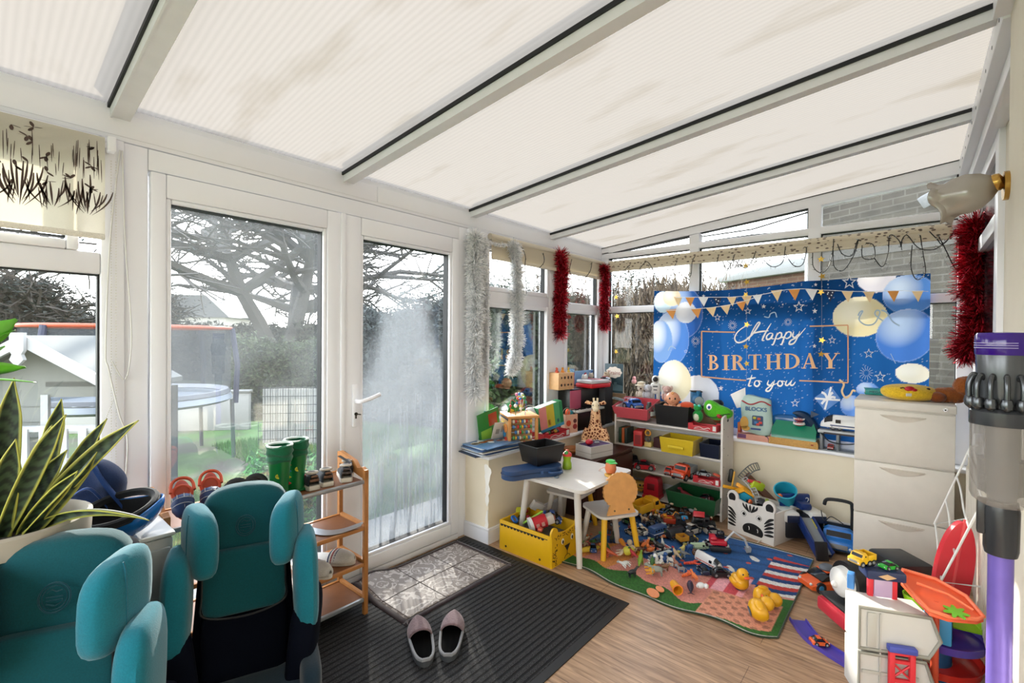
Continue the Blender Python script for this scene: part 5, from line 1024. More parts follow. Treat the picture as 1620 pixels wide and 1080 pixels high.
def gstroke(x, z, dx, dz, w, k=7, cur=.0):
    P = []
    for i in range(k+1): t = i/k; P.append((x+dx*t+cur*math.sin(t*PI), z+dz*t))
    L_ = [];
    for i, (a, b) in enumerate(P): ww = w*math.sin(PI*(.12+.86*(1-i/k)))/2+.0003; L_.append([(a-ww, -.0025, b), (a+ww, -.0025, b)])
    g.loft(L_, closed=False, cap=False)
for cx_, n_, hh in ((.27, 9, .12), (.10, 12, .15), (-.04, 8, .10), (-.22, 11, .14), (-.42, 8, .12), (-.6, 9, .14), (.18, 7, .09), (.02, 5, .08), (-.13, 6, .10)):
    for k in range(n_): s_ = (k/(n_-1)-.5)*2; x_ = cx_+s_*.012; gstroke(x_, 1.80+r.uniform(-.02, .02), s_*.05+r.uniform(-.01, .01), hh*r.uniform(.6, 1), .0055, cur=s_*.012)
for k in range(170): x_ = r.uniform(-.7, .31); gstroke(x_, 1.93+r.uniform(-.03, .04), r.uniform(-.004, .004), r.uniform(.04, .10), .0018)
for k in range(60):
    x_, z_ = r.uniform(-.7, .30), r.uniform(1.86, 2.05)
    for q in range(r.choice((2, 3, 4))): a = r.uniform(0, 2*PI); gstroke(x_, z_, .022*math.cos(a), .018*math.sin(a), .010, k=5)
for k in range(110): x_ = r.uniform(-.7, .31); gstroke(x_, 1.79+r.uniform(-.015, .03), r.uniform(-.012, .012), r.uniform(.05, .08), .003)
g.o('grass_print', mt('#4a3a33', .8, 'paper'), e)

# ---- tinsel
def tinsel(nm, label, path, rad, n, mats, seed, group=None, core=.004, cat='tinsel'):
    rr = np.random.RandomState(seed); P = np.array([list(p) for p in smooth_path(path, 10)]); seg = np.r_[0, np.cumsum(np.linalg.norm(np.diff(P, axis=0), axis=1))]; s = rr.uniform(0, seg[-1], n)
    Q = np.c_[[np.interp(s, seg, P[:, k]) for k in range(3)]].T; d = rr.normal(0, 1, (n, 3)); d /= np.linalg.norm(d, axis=1)[:, None]; L = rad*rr.uniform(.6, 1.15, n)*(1+.18*np.sin(s*38)); T_ = Q+d*L[:, None]; T_[:, 2] -= L*.12; w = np.cross(d, rr.normal(0, 1, (n, 3))); w /= np.linalg.norm(w, axis=1)[:, None]; w *= .0017
    Mi = Q+(T_-Q)*.55+rr.normal(0, rad*.05, (n, 3)); V = np.stack([Q-w, Q+w, Mi+w, Mi-w, T_+w*.8, T_-w*.8], 1).reshape(-1, 3); b = np.arange(n)[:, None]*6; F = np.vstack([b+np.array([0, 1, 2, 3]), b+np.array([3, 2, 4, 5])]); mi = np.tile(rr.randint(0, len(mats), n), 2)
    e = thing(nm, label, cat, (0, 0, 0), group=group); npmesh('strands', V, F, mats, mi, parent=e); g = G(); g.tube(smooth_path(path, 6), core, n=6); g.o('core', mats[-1], e); return e
SIL = [mt('#fdfdfd', .4, 'metal', .15), mt('#f4f6f8', .35, 'metal', .3), mt('#ffffff', .5), mt('#d0d4d8', .3, 'metal', .5)]; REDT = [mt('#c4122c', .22, 'metal', .75), mt('#9a0f22', .3, 'metal', .7), mt('#e0324a', .35), mt('#4d0812', .3, 'metal', .8)]
yt = YD-.085
def TP(px, py, y=yt): return at(px, py, 1, y)
tinsel('silver_tinsel', 'longest silver tinsel garland, hanging beside the right door frame', [TP(752, 372), TP(751, 430), TP(752, 500), TP(750, 560), TP(752, 625)], .066, 15000, SIL, 1)
tinsel('silver_tinsel', 'silver tinsel strand just right of the longest one, reaching nearly as low', [TP(763, 378, yt+.01), TP(765, 450, yt+.01), TP(767, 520, yt+.01), TP(765, 592, yt+.01)], .045, 8000, SIL, 2)
tinsel('silver_tinsel', 'silver tinsel hanging alone in the middle of the window', [TP(812, 385), TP(817, 430), TP(818, 500), TP(816, 560), TP(808, 588)], .060, 11000, SIL, 3)
tinsel('silver_tinsel', 'thin sparse silver tinsel linking the two hanging silver garlands', [TP(760, 375), TP(785, 386), TP(812, 388)], .022, 500, SIL, 4)
tinsel('red_tinsel', 'red tinsel twist hanging left of the corner post', [TP(886, 400), TP(889, 430), TP(887, 470), TP(886, 510), TP(887, 528)], .072, 8000, REDT, 5)
tinsel('red_tinsel', 'red tinsel twist hanging on the corner post', [TP(955, 422, yt-.02), TP(958, 440, yt-.02), TP(956, 480, yt-.02), TP(957, 518, yt-.02)], .055, 6500, REDT, 6)
bx_ = 3.86
tinsel('red_tinsel', 'big bushy red tinsel bunch in the corner by the wall lamp', [at(1546, 352, 0, bx_), at(1550, 400, 0, bx_), at(1543, 440, 0, bx_), at(1553, 480, 0, bx_), at(1545, 520, 0, bx_), at(1528, 560, 0, bx_)], .105, 13000, REDT, 7)
tinsel('red_tinsel', 'second strand of the red tinsel in the lamp corner, nearer the window', [at(1538, 360, 0, bx_+.03), at(1536, 420, 0, bx_+.03), at(1560, 470, 0, bx_+.03), at(1558, 525, 0, bx_+.03)], .07, 6000, REDT, 8)
# ---- fairy lights
xw = XE-.125; e = thing('fairy_lights', 'black wired string lights draped in loops along the patterned blind', 'string lights', (0, 0, 0)); g = G(); g2 = G(); r = random.Random(3)
def wire(P, w=.003, pl=xw, ax=0):
    g = G(); Q = [at(x, y, ax, pl)+Vector((-r.uniform(0, .01), 0, 0)) for x, y in P]; S = smooth_path(Q, 6); g.tube(S, w, n=5)
    for i in range(2, len(S), 3): d = Vector((r.uniform(-.6, 0), r.uniform(-1, 1), r.uniform(-1, 1))).normalized(); g.cyl(S[i], S[i]+d*.014, .0016, n=4); g2.cyl(S[i]+d*.014, S[i]+d*.024, .0022, .001, n=5)
    g.o('wire', mt('#15181a', .5), e)
for P in ([(965, 440), (978, 449), (985, 432), (998, 418)], [(1012, 426), (1024, 414), (1035, 430), (1042, 448), (1055, 447), (1066, 425), (1072, 412)], [(1060, 422), (1075, 434), (1092, 438), (1095, 415), (1100, 405)], [(1108, 425), (1118, 440), (1132, 424), (1137, 404)], [(1150, 428), (1158, 415), (1163, 402)], [(1172, 418), (1180, 424), (1190, 412), (1196, 397)],
          [(1207, 410), (1222, 422), (1238, 415), (1243, 390)], [(1243, 402), (1256, 420), (1270, 418), (1276, 394), (1272, 391)], [(1286, 400), (1287, 422), (1300, 432), (1312, 420), (1318, 396), (1319, 378)], [(1318, 396), (1320, 422), (1334, 428), (1350, 405), (1358, 380)], [(1325, 386), (1333, 402), (1348, 404), (1356, 382), (1362, 380)], [(1364, 388), (1365, 408), (1383, 408), (1382, 388), (1370, 384)],
          [(1383, 408), (1396, 422), (1405, 400), (1408, 372), (1422, 380), (1426, 395)], [(1426, 395), (1427, 380), (1435, 372), (1448, 388), (1460, 395), (1480, 394), (1492, 384)], [(1443, 388), (1441, 420), (1446, 438), (1454, 442), (1464, 430), (1460, 400), (1456, 372)], [(1470, 366), (1482, 378), (1492, 386), (1512, 364)], [(1484, 372), (1496, 395), (1508, 420), (1516, 428)], [(1512, 362), (1500, 378), (1490, 388)], [(1518, 396), (1516, 380), (1528, 372)]): wire(P)
for P in ([(826, 390), (832, 405), (831, 425), (834, 462), (830, 466), (828, 455)], [(860, 400), (862, 414), (854, 424), (848, 430)], [(905, 410), (902, 430), (912, 440), (922, 442), (934, 430), (937, 415)]): wire(P, pl=YD-.09, ax=1)
g2.o('bulb', mt('#c9cdd0', .2), e, kind='stuff')
# ---- hanging gold stars
for px_, ys, lab in ((1181, (420, 446, 466, 513, 548, 575), 'thread of gold foil stars hanging over the Happy lettering'), (1300, (410, 437, 462, 538, 560), 'thread of gold foil stars hanging right of the Birthday lettering'), (976, (470, 500, 556), 'thread of gold foil stars in the corner window, left of the banner')):
    xs = XE-.14; e = thing('star_garland', lab, 'garland', (0, 0, 0)); t_ = at(px_, 395, 0, xs); b_ = at(px_, ys[-1]+25, 0, xs); g = G(); g.cyl(t_, b_, .0006, n=4); g.o('thread', mt('#c9c9c4', .5), e)
    for k, y_ in enumerate(ys): p_ = at(px_+(k % 2)*1.5-1, y_, 0, xs); g = G(); g.prism(star(5, .024, .45, PI/2+.3*k), .002, A=face_m((p_.x-.001, p_.y, p_.z), (.35*math.sin(k*2), -1, 0), (0, 0, 1))); g.o('foil_star', mt('#c9a64a', .25, 'metal', .9), e)
# ---- wall lamp
lp = at(1596, 283, 1, -.22); e = thing('wall_lamp', 'frosted glass lily wall lamp with a brass collar on the house wall', 'wall lamp', (lp.x, lp.y, lp.z)); BR = mt('#b8914a', .25, 'metal', .9)
g = G(); g.cyl((0, .0, -.02), (0, .012, -.02), .045, n=24); g.tube(smooth_path([(0, .01, -.02), (.0, .03, -.01), (-.0, .045, .012), (.02, .06, .02)]), .006, n=8); g.o('bracket', BR, e)
ax_ = Vector((.35, .72, -.42)).normalized() if False else (at(1505, 318, 0, lp.x+.03)-at(1583, 288, 0, lp.x+.0)).normalized(); M = axm(ax_); o0 = at(1580, 287, 0, lp.x+.0)-Vector(e.location)
g = G(); g.lathe(o0, [(.012, -.012), (.024, -.008), (.028, .004), (.026, .014), (.02, .016)], rot=M, n=24); g.o('brass_collar', BR, e)
def frost():
    m, n, p = newmat('frosted_glass'); n.t.nodes.remove(p); out = n.t.nodes['Material Output']; d = n.n('BsdfDiffuse'); d.inputs[0].default_value = (.66, .60, .53, 1); t = n.n('BsdfTranslucent'); t.inputs[0].default_value = (.22, .20, .17, 1); gl = n.n('BsdfGlossy'); gl.inputs[0].default_value = (.8, .8, .8, 1); gl.inputs['Roughness'].default_value = .2
    x = n.n('MixShader'); x.inputs[0].default_value = .5; n.l(d.outputs[0], x.inputs[1]); n.l(t.outputs[0], x.inputs[2]); y = n.n('MixShader'); y.inputs[0].default_value = .12; n.l(x.outputs[0], y.inputs[1]); n.l(gl.outputs[0], y.inputs[2]); n.l(y.outputs[0], out.inputs[0]); return m
g = G(); rings = []
for z_, r_ in ((.006, .022), (.03, .044), (.06, .060), (.09, .062), (.115, .056), (.135, .058), (.15, .075)):
    k_ = max(0, (z_-.10)/.05); rings.append([((r_+.010*k_*math.sin(5*a))*math.cos(a), (r_+.010*k_*math.sin(5*a))*math.sin(a), z_+.008*k_*math.cos(5*a)) for a in np.linspace(0, 2*PI, 41)[:-1]])
g.loft(rings, cap=False, A=Matrix.Translation(o0) @ M.to_4x4()); g.o('lily_shade', frost(), e, solid=.003)
nh = Vector((-dv.y, dv.x, 0)); q = p0+dv*.22; q.z = at(1494, 304, 0, q.x).z; e = thing('security_light', 'white boxy outdoor light on the brick wall outside', 'outdoor light', q, ang); g = G(); g.box((0, .16, -.05), (.26, .12, .12), b=.01, rot=(R(-25), R(22), 0)); g.o('housing', mt('#6f7173', .4), e); g = G(); g.tube([(0, -.002, 0), (0, .1, .02), (0, .15, -.03)], .02); g.box((0, .01, 0), (.12, .02, .12), b=.004); g.o('arm', mt('#606264', .4), e)

# ================================================================== CHILDREN'S FURNITURE
WPT = mt('#cdc6bd', .4, 'paint'); YLW = mt('#dba81c', .45, 'paint'); TAN = mt('#d39a5a', .5, 'wood')
e = thing('kids_table', 'low white children table with rounded corners and splayed legs', 'table', (2.55, 1.70, 0), R(-1)); g = G(); g.prism(rrect(.60, .60, .04), .018, A=Matrix.Translation((0, 0, .463))); g.o('table_top', WPT, e)
for sx in (-1, 1):
    for sy in (-1, 1): g = G(); g.cyl((sx*.19, sy*.19, .463), (sx*.225+.0, sy*.235, 0), .022, .017, n=18); g.o('leg', WPT, e)
def kid_chair(label, loc, rot, faceplate=True):
    e = thing('kids_chair' if faceplate else 'kids_stool', label, 'chair' if faceplate else 'stool', loc, rot); g = G(); g.prism(rrect(.28, .28, .05), .016, A=Matrix.Translation((0, 0, .250))); g.o('seat', WPT, e)
    for sx in (-1, 1):
        for sy in (-1, 1): lg = G(); front = sy < 0; lg.cyl((sx*.095, sy*.095, .255), (sx*.125, sy*.135, 0), .018, .016, n=16, m=0); lg.o('leg', WPT if not front else YLW, e, label='yellow leg' if front else None)
    if not faceplate: return e
    P = [(.120*math.cos(t)*(1+.018*math.cos(26*t)), .140+.110*math.sin(t)*(1+.018*math.cos(26*t))) for t in np.linspace(-.25*PI, 1.25*PI, 120)]+[(-.075, .06), (-.10, 0), (.10, 0), (.075, .06)]
    g = G(); g.prism(P, .014, A=Matrix.Translation((0, -.125, .272)) @ Matrix.Rotation(R(90-6), 4, 'X')); bk = g.o('backrest', TAN, e)
    g = G(); A_ = Matrix.Translation((0, -.125, .272)) @ Matrix.Rotation(R(90-6), 4, 'X')
    for x_ in (-.05, .05): g.cyl(A_ @ Vector((x_, .025, -.002)), A_ @ Vector((x_, .025, .0165)), .006, n=10)
    g.o('screw', mt('#6b5a45', .4, 'metal', .6), bk)
    return e
kid_chair('white children chair with a scalloped tan back and yellow legs, beside the table', (2.66, 1.46, 0), R(-30)); kid_chair('white children stool pushed under the far side of the table', (2.80, 1.85, 0), R(5), False)
# ---- yellow leopard box
e = thing('toy_box', 'yellow wooden toy box with a leopard face on its end', 'toy box', (2.205, 1.80, 0)); YB = mt('#d6a60c', .42, 'paint'); H_ = .185
# long side along Y faces the camera (-x); face panel on -y side
bx0, bx1, by0, by1 = -.005, .305, -.205, .195
G().bx(bx0, bx0+.012, by0, by1, 0, H_, b=.002).o('side_panel', YB, e); G().bx(bx1-.012, bx1, by0, by1, 0, H_, b=.002).o('side_panel', YB, e); G().bx(bx0+.012, bx1-.012, by1-.012, by1, 0, H_, b=.002).o('back_panel', YB, e); G().bx(bx0+.012, bx1-.012, by0, by1, .004, .014).o('bottom', YB, e)
P = [(bx0, 0), (bx1, 0), (bx1, .17)]+[(bx1-.028+.034*math.cos(t), .195+.036*math.sin(t)) for t in np.linspace(-.2, 3.0, 12)]+[(bx1-.075, .19), (.15, .178), (bx0+.075, .19)]+[(bx0+.028+.034*math.cos(t), .195+.036*math.sin(t)) for t in np.linspace(.15, 3.34, 12)]+[(bx0, .17)]
g = G(); A_ = face_m((0, by0, 0), (1, 0, 0), (0, 0, 1)); g.prism(P, .012, A=A_); fp = g.o('face_panel', YB, e)
r = random.Random(5); g = G(); A2 = face_m((0, by0-.0125, 0), (1, 0, 0), (0, 0, 1))
for k in range(95):
    t = r.uniform(0, 1); side = r.random()
    if side < .36: x_, z_ = r.uniform(.005, .05), r.uniform(.01, .18)
    elif side < .72: x_, z_ = r.uniform(.25, .298), r.uniform(.01, .18)
    else: x_, z_ = r.uniform(.05, .25), r.uniform(.15, .178)
    a = r.uniform(0, PI); g.prism([(x_+.006*math.cos(a)*c-.0025*math.sin(a)*s, z_+.006*math.sin(a)*c+.0025*math.cos(a)*s) for c, s in [(math.cos(q), math.sin(q)) for q in np.linspace(0, 2*PI, 9)[:-1]]], .0006, A=A2)
g.o('leopard_spot', mt('#2a1f14', .6), fp, kind='stuff')
for x_ in (.105, .205): g = G(); g.prism(circ(x_, .128, .014, 18, .018), .0008, A=A2); g.prism(circ(x_+.002, .124, .008, 14, .011), .0016, m=1, A=A2); g.o('eye', [mt('#e6e2d4', .5), mt('#151515', .4)], fp)
g = G(); g.prism([(.125, .095), (.185, .095), (.155, .055)], .0012, A=A2); g.prism([(.153, .06), (.157, .06), (.157, .035), (.153, .035)], .001, A=A2)
for s_ in (-1, 1): g.tube([A2 @ Vector((.155+s_*.03*math.sin(t), .037-.022*(1-math.cos(t)), .001)) for t in np.linspace(0, 1.5, 8)], .0015, n=5)
g.o('nose', mt('#171412', .5), fp)
g = G()
for k in range(13): yy_ = by1-.02-k*.027; g.prism([(yy_-.0115*math.cos(t), .160-.011*math.sin(t)) for t in np.linspace(0, PI, 9)], .0008, A=face_m((bx0-.0002, 0, 0), (0, 1, 0), (0, 0, 1)).copy() @ Matrix.Scale(-1, 4, (0, 0, 1)))
g.bx(bx0-.001, bx0, by0+.02, by1-.01, .160, .164)
g.o('scallop_trim', mt('#1d1712', .6), e); g = G()
for y_ in (-.13, .14): g.cyl((bx0+.001, y_, .03), (bx0-.003, y_, .03), .007, n=12)
g.o('screw_cap', mt('#4a3a1a', .5), e)
# ---- zebra box
zo = at(1153, 836, 2, 0); z1 = at(1226, 864, 2, 0); zd = (z1-zo); zw = zd.length; za = math.atan2(zd.y, zd.x); e = thing('toy_box', 'white wooden toy box with a zebra face', 'toy box', (zo.x, zo.y, 0), za); ZW = mt('#d8d3cc', .45, 'paint'); ZB = mt('#121212', .5)
print('zebra', zw, math.degrees(za)); ZH = .245
P = [(0, 0), (zw, 0), (zw, ZH*.8)]+[(zw-.035+.042*math.cos(t), ZH*.98+.046*math.sin(t)) for t in np.linspace(-.6, 3.2, 14)]+[(zw/2+.03, ZH*.92), (zw/2-.03, ZH*.92)]+[(.035+.042*math.cos(t), ZH*.98+.046*math.sin(t)) for t in np.linspace(-.06, 3.7, 14)]+[(0, ZH*.8)]
A_ = face_m((0, 0, 0), (1, 0, 0), (0, 0, 1)); g = G(); g.prism(P, .012, A=A_); fp = g.o('face_panel', ZW, e)
for x0_, x1_, y0_, y1_, nm_ in ((0, .012, 0, .26, 'side_panel'), (zw-.012, zw, 0, .26, 'side_panel'), (.012, zw-.012, .248, .26, 'back_panel')): G().bx(x0_, x1_, y0_, y1_, 0, ZH*.86, b=.002).o(nm_, ZW, e)
G().bx(.012, zw-.012, 0, .25, .004, .014).o('bottom', ZW, e)
A2 = face_m((0, -.0125, 0), (1, 0, 0), (0, 0, 1))
for s_, cx_ in ((-1, .035), (1, zw-.035)): g = G(); g.prism([(cx_+.026*math.cos(t)+s_*.004, ZH*.97+.030*math.sin(t)) for t in np.linspace(-.7, 3.9, 20)], .001, A=A2); g.o('inner_ear', ZB, fp)
g = G(); cx_ = zw/2+.02
g.prism([(cx_+.072*math.cos(t), .052+.048*math.sin(t)) for t in np.linspace(-.55, PI+.55, 26)], .001, A=A2)
def stripe(P, w): 
    S = smooth_path([(a, b, 0) for a, b in P], 5); k = len(S)
    g.loft([[tuple(A2 @ Vector((p.x-w*math.sin(PI*(.1+.85*i/(k-1)))/2*(S[min(i+1, k-1)]-S[max(0, i-1)]).normalized().y, p.y+w*math.sin(PI*(.1+.85*i/(k-1)))/2*(S[min(i+1, k-1)]-S[max(0, i-1)]).normalized().x, .001))), tuple(A2 @ Vector((p.x+w*math.sin(PI*(.1+.85*i/(k-1)))/2*(S[min(i+1, k-1)]-S[max(0, i-1)]).normalized().y, p.y-w*math.sin(PI*(.1+.85*i/(k-1)))/2*(S[min(i+1, k-1)]-S[max(0, i-1)]).normalized().x, .001)))] for i, p in enumerate(S)], closed=False, cap=False)
for k in range(5):
    stripe([(.002, .165-k*.028), (.03, .150-k*.025), (.062, .118-k*.018)], .018); stripe([(zw-.002, .175-k*.028), (zw-.03, .160-k*.025), (zw-.065, .125-k*.018)], .018)
for x_, b_ in ((.0, 0), (-.022, -.01), (.022, .01), (.04, .016), (-.04, -.016)): stripe([(zw/2+x_*1.3, ZH*.91), (zw/2+x_*1.05, ZH*.82), (zw/2+x_*.2, ZH*.70)], .014)
g.o('stripe', ZB, fp); g = G()
for x_ in (zw/2-.045, zw/2+.062): g = G(); g.prism(circ(x_, .150, .018, 18), .0012, m=1, A=A2); g.prism(circ(x_, .150, .0155, 18), .002, A=A2); g.prism(circ(x_+.002, .150, .011, 14), .003, m=1, A=A2); g.o('eye', [mt('#f0eee8', .5), ZB], fp)
g = G()
for x_ in (-.03, .03): g.tube([A2 @ Vector((cx_+x_+.006*math.sin(t), .06+.014*math.cos(t), .0015)) for t in np.linspace(0, 2.2, 7)], .002, n=5)
g.o('nostril', mt('#f0eee8', .5), fp)

# ---- white shelf unit
SX0, SX1, SY0, SY1 = 3.6, 3.87, 1.07, 1.925; e = thing('toy_shelf', 'white toy storage unit with slotted side panels below the banner', 'shelf unit', (0, 0, 0)); WS = mt('#d3cec8', .45, 'paint')
for y_ in (SY0-.014, SY1):
    g = G(); P = [(SX0, 0), (SX1, 0), (SX1, .80)]+[(SX0+.03-.03*math.sin(t), .77-.03+.03*math.cos(t)) for t in np.linspace(0, PI/2, 6)]; g.prism(P, .014, A=face_m((0, y_+.014, 0), (1, 0, 0), (0, 0, 1))); sp_ = g.o('side_panel', WS, e)
    g = G()
    g.prism(circ(SX0+.12, .735, .022, 14, .011), .0006, A=face_m((0, y_-.0001, 0), (1, 0, 0), (0, 0, 1)))
    for k in range(9): g.cyl((SX0+.03+(k % 2)*.10, y_-.0006, .68-k*.07), (SX0+.03+(k % 2)*.10, y_+.001, .68-k*.07), .004, n=8)
    g.o('hole', GASK, sp_, kind='stuff')
for z_ in (.655, .455, .262, .055): G().bx(SX0+.004, SX1, SY0, SY1, z_-.012, z_).o('shelf', WS, e)
for z_ in (.62, .42, .225): G().bx(SX1-.01, SX1, SY0, SY1, z_-.05, z_+.02).o('back_rail', WS, e)
# ================================================================== TOYS
DKG = mt('#1b1d20', .5); GREY = mt('#8b8d90', .45); WHI = mt('#d8d8d5', .35); GLASSD = mt('#15191f', .12); RED = mt('#b5182a', .3); ORG = mt('#e2592a', .35); BLU = mt('#1d5fb0', .3); GRN = mt('#3f9a2e', .35)
def P_(c, r=.4, k='plastic'): return c if not isinstance(c, str) else mt(c, r, k)
def wheels(e, xs, W, r, w=.4, hub=GREY, tyre=DKG):
    for x in xs:
        for s in (-1, 1): g = G(); y = s*W/2; g.cyl((x, y-s*r*w, r), (x, y+s*.001, r), r, n=18); g.cyl((x, y, r), (x, y+s*.003, r), r*.55, r*.45, m=1, n=12); g.o('wheel', [tyre, hub], e)
def vehicle(kind, label, loc, rot, L, col, col2='#d8d8d5', cat=None, name=None, W=None, group=None, hub=GREY, tyre=DKG):
    nm = dict(car='toy_car', truck='toy_truck', bus='toy_bus', tipper='toy_dump_truck', digger='toy_digger', train='toy_train', jeep='toy_jeep')[kind]; e = thing(name or nm, label, cat or nm.replace('_', ' '), loc, rot, group); W = W or L*.46; a, b = P_(col, .3), P_(col2, .35); r = L*.13
    def sec(x, w, z0, z1, rr=.25): h = z1-z0; k = w*rr; return [(x, -w/2, z0), (x, w/2, z0), (x, w/2, z1-h*rr), (x, w/2-k, z1), (x, -w/2+k, z1), (x, -w/2, z1-h*rr)]
    if kind == 'car':
        g = G(); g.loft([sec(x*L, W*w, r*.55, z*L) for x, w, z in ((-.5, .8, .24), (-.46, .95, .28), (-.2, 1, .29), (.15, 1, .28), (.42, .95, .24), (.5, .8, .18))]); g.o('body', a, e)
        g = G(); g.loft([sec(x*L, W*w, .26*L, z*L, .3) for x, w, z in ((-.36, .82, .29), (-.22, .78, .42), (.08, .78, .43), (.25, .84, .29))]); g.o('cabin_window', GLASSD, e); g = G(); g.bx(-.2*L, .06*L, -W*.3, W*.3, .425*L, .445*L, b=.003); g.o('roof', a, e); wheels(e, (-.3*L, .3*L), W, r, hub=hub, tyre=tyre)
        g = G(); [g.ball((.485*L, s*W*.3, .19*L), L*.035, n=8) for s in (-1, 1)]; g.o('headlamp', WHI, e)
    elif kind in ('truck', 'tipper', 'jeep'):
        c = .2*L; G().bx(-.5*L, .5*L, -W*.38, W*.38, r*.7, r*1.3, b=.003).o('chassis', DKG, e)
        g = G(); g.loft([sec(x*L, W*w, r, z*L, .15) for x, w, z in ((.02, 1, .52), (.05, 1, .56), (.24, 1, .55), (.32, 1, .36), (.48, .96, .33), (.5, .9, .30))]); cb = g.o('cab', a, e)
        g = G(); g.bx(.07*L, .22*L, -W*.505, W*.505, .37*L, .50*L, b=.004); g.box((.285*L, 0, .44*L), (.012*L, W*.8, .13*L), rot=(0, R(-25), 0)); g.o('window', GLASSD, cb); g = G(); g.bx(.498*L, .512*L, -W*.3, W*.3, .16*L, .27*L, b=.002); [g.ball((.49*L, s*W*.38, .2*L), L*.035, m=1, n=8) for s in (-1, 1)]; g.o('grille', [GREY, WHI], cb)
        if kind == 'jeep': G().bx(-.46*L, .03*L, -W*.48, W*.48, r, .34*L, b=.006).o('body', a, e); g = G(); [g.tube([(x, -W*.45, .34*L), (x, -W*.4, .54*L), (x, W*.4, .54*L), (x, W*.45, .34*L)], .012*L, n=6) for x in (-.4*L, -.1*L)]; g.o('roll_bar', b, e)
        else:
            t_ = 0 if kind == 'truck' else R(-9); g = G(); A_ = Matrix.Translation((-.22*L, 0, .34*L)) @ Matrix.Rotation(t_, 4, 'Y'); g.T = A_
            g.bx(-.28*L, .22*L, -W*.5, W*.5, -.12*L, -.09*L, b=.002); [g.bx(-.28*L, .22*L, s*W*.5-.01*L, s*W*.5+.01*L, -.12*L, .12*L, b=.002) for s in (-1, 1)]; [g.bx(x-.01*L, x+.01*L, -W*.5, W*.5, -.12*L, .12*L, b=.002) for x in (-.28*L, .22*L)]; g.o('load_bed', b, e)
        wheels(e, (-.32*L, -.08*L, .32*L) if kind != 'jeep' else (-.3*L, .32*L), W, r*(1.25 if kind == 'jeep' else 1), hub=hub, tyre=tyre)
    elif kind == 'bus':
        g = G(); g.box((0, 0, .36*L), (L, W, .5*L), b=.03*L); g.o('body', a, e); g = G(); [g.bx((-.42+.2*k)*L, (-.27+.2*k)*L, -W*.506, W*.506, .40*L, .53*L, b=.003) for k in range(4)]; g.box((.5*L, 0, .46*L), (.006, W*.8, .16*L)); g.o('window', GLASSD, e); g = G(); g.bx(-.5*L, .5*L, -W*.503, W*.503, .27*L, .31*L); g.o('stripe', b, e); wheels(e, (-.3*L, .3*L), W, r, hub=hub)
    elif kind == 'digger':
        g = G(); [g.bx(-.32*L, .30*L, s*W*.5-.06*L, s*W*.5+.06*L, 0, .17*L, b=.05*L) for s in (-1, 1)]; g.o('track', DKG, e); g = G(); g.bx(-.3*L, .2*L, -W*.4, W*.4, .17*L, .32*L, b=.01); g.bx(-.3*L, -.1*L, -W*.4, W*.4, .32*L, .42*L, b=.01); g.o('body', a, e); g = G(); g.bx(-.06*L, .16*L, -W*.05, W*.38, .32*L, .55*L, b=.01); g.o('cab', GLASSD, e)
        g = G(); g.tube([(.15*L, -W*.15, .3*L), (.4*L, -W*.15, .62*L), (.72*L, -W*.15, .42*L), (.82*L, -W*.15, .16*L)], .035*L, n=8); g.o('boom', b, e); g = G(); g.prism([(0, 0), (.16*L, .02*L), (.14*L, -.10*L), (.02*L, -.13*L)], W*.4, A=face_m((.74*L, W*.05, .16*L), (1, 0, 0), (0, 0, 1))); g.o('bucket', GREY, e)
    elif kind == 'train':
        g = G(); g.loft([[(x*L, w*W/2*math.cos(t), .06*L+(h*L)*(math.sin(t) if math.sin(t) > 0 else 0)) for t in np.linspace(-.2, PI+.2, 13)] for x, w, h in ((-.5, .95, .27), (-.48, 1, .29), (.25, 1, .29), (.40, .9, .22), (.49, .6, .10), (.5, .4, .06))]); g.o('body', a, e); g = G(); g.loft([[(x*L, w*W/2*math.cos(t), .062*L+h*L*math.sin(t)) for t in np.linspace(.5, PI-.5, 9)] for x, w, h in ((.26, 1.03, .293), (.36, .96, .25), (.42, .9, .2))], closed=False); g.bx(.1*L, .2*L, -W*.505, W*.505, .17*L, .25*L); g.o('windscreen', GLASSD, e); g = G(); g.bx(-.45*L, .3*L, -W*.505, W*.505, .10*L, .125*L); g.o('stripe', b, e); wheels(e, (-.38*L, -.25*L, .12*L, .25*L), W*.9, .07*L, hub=hub)
    return e
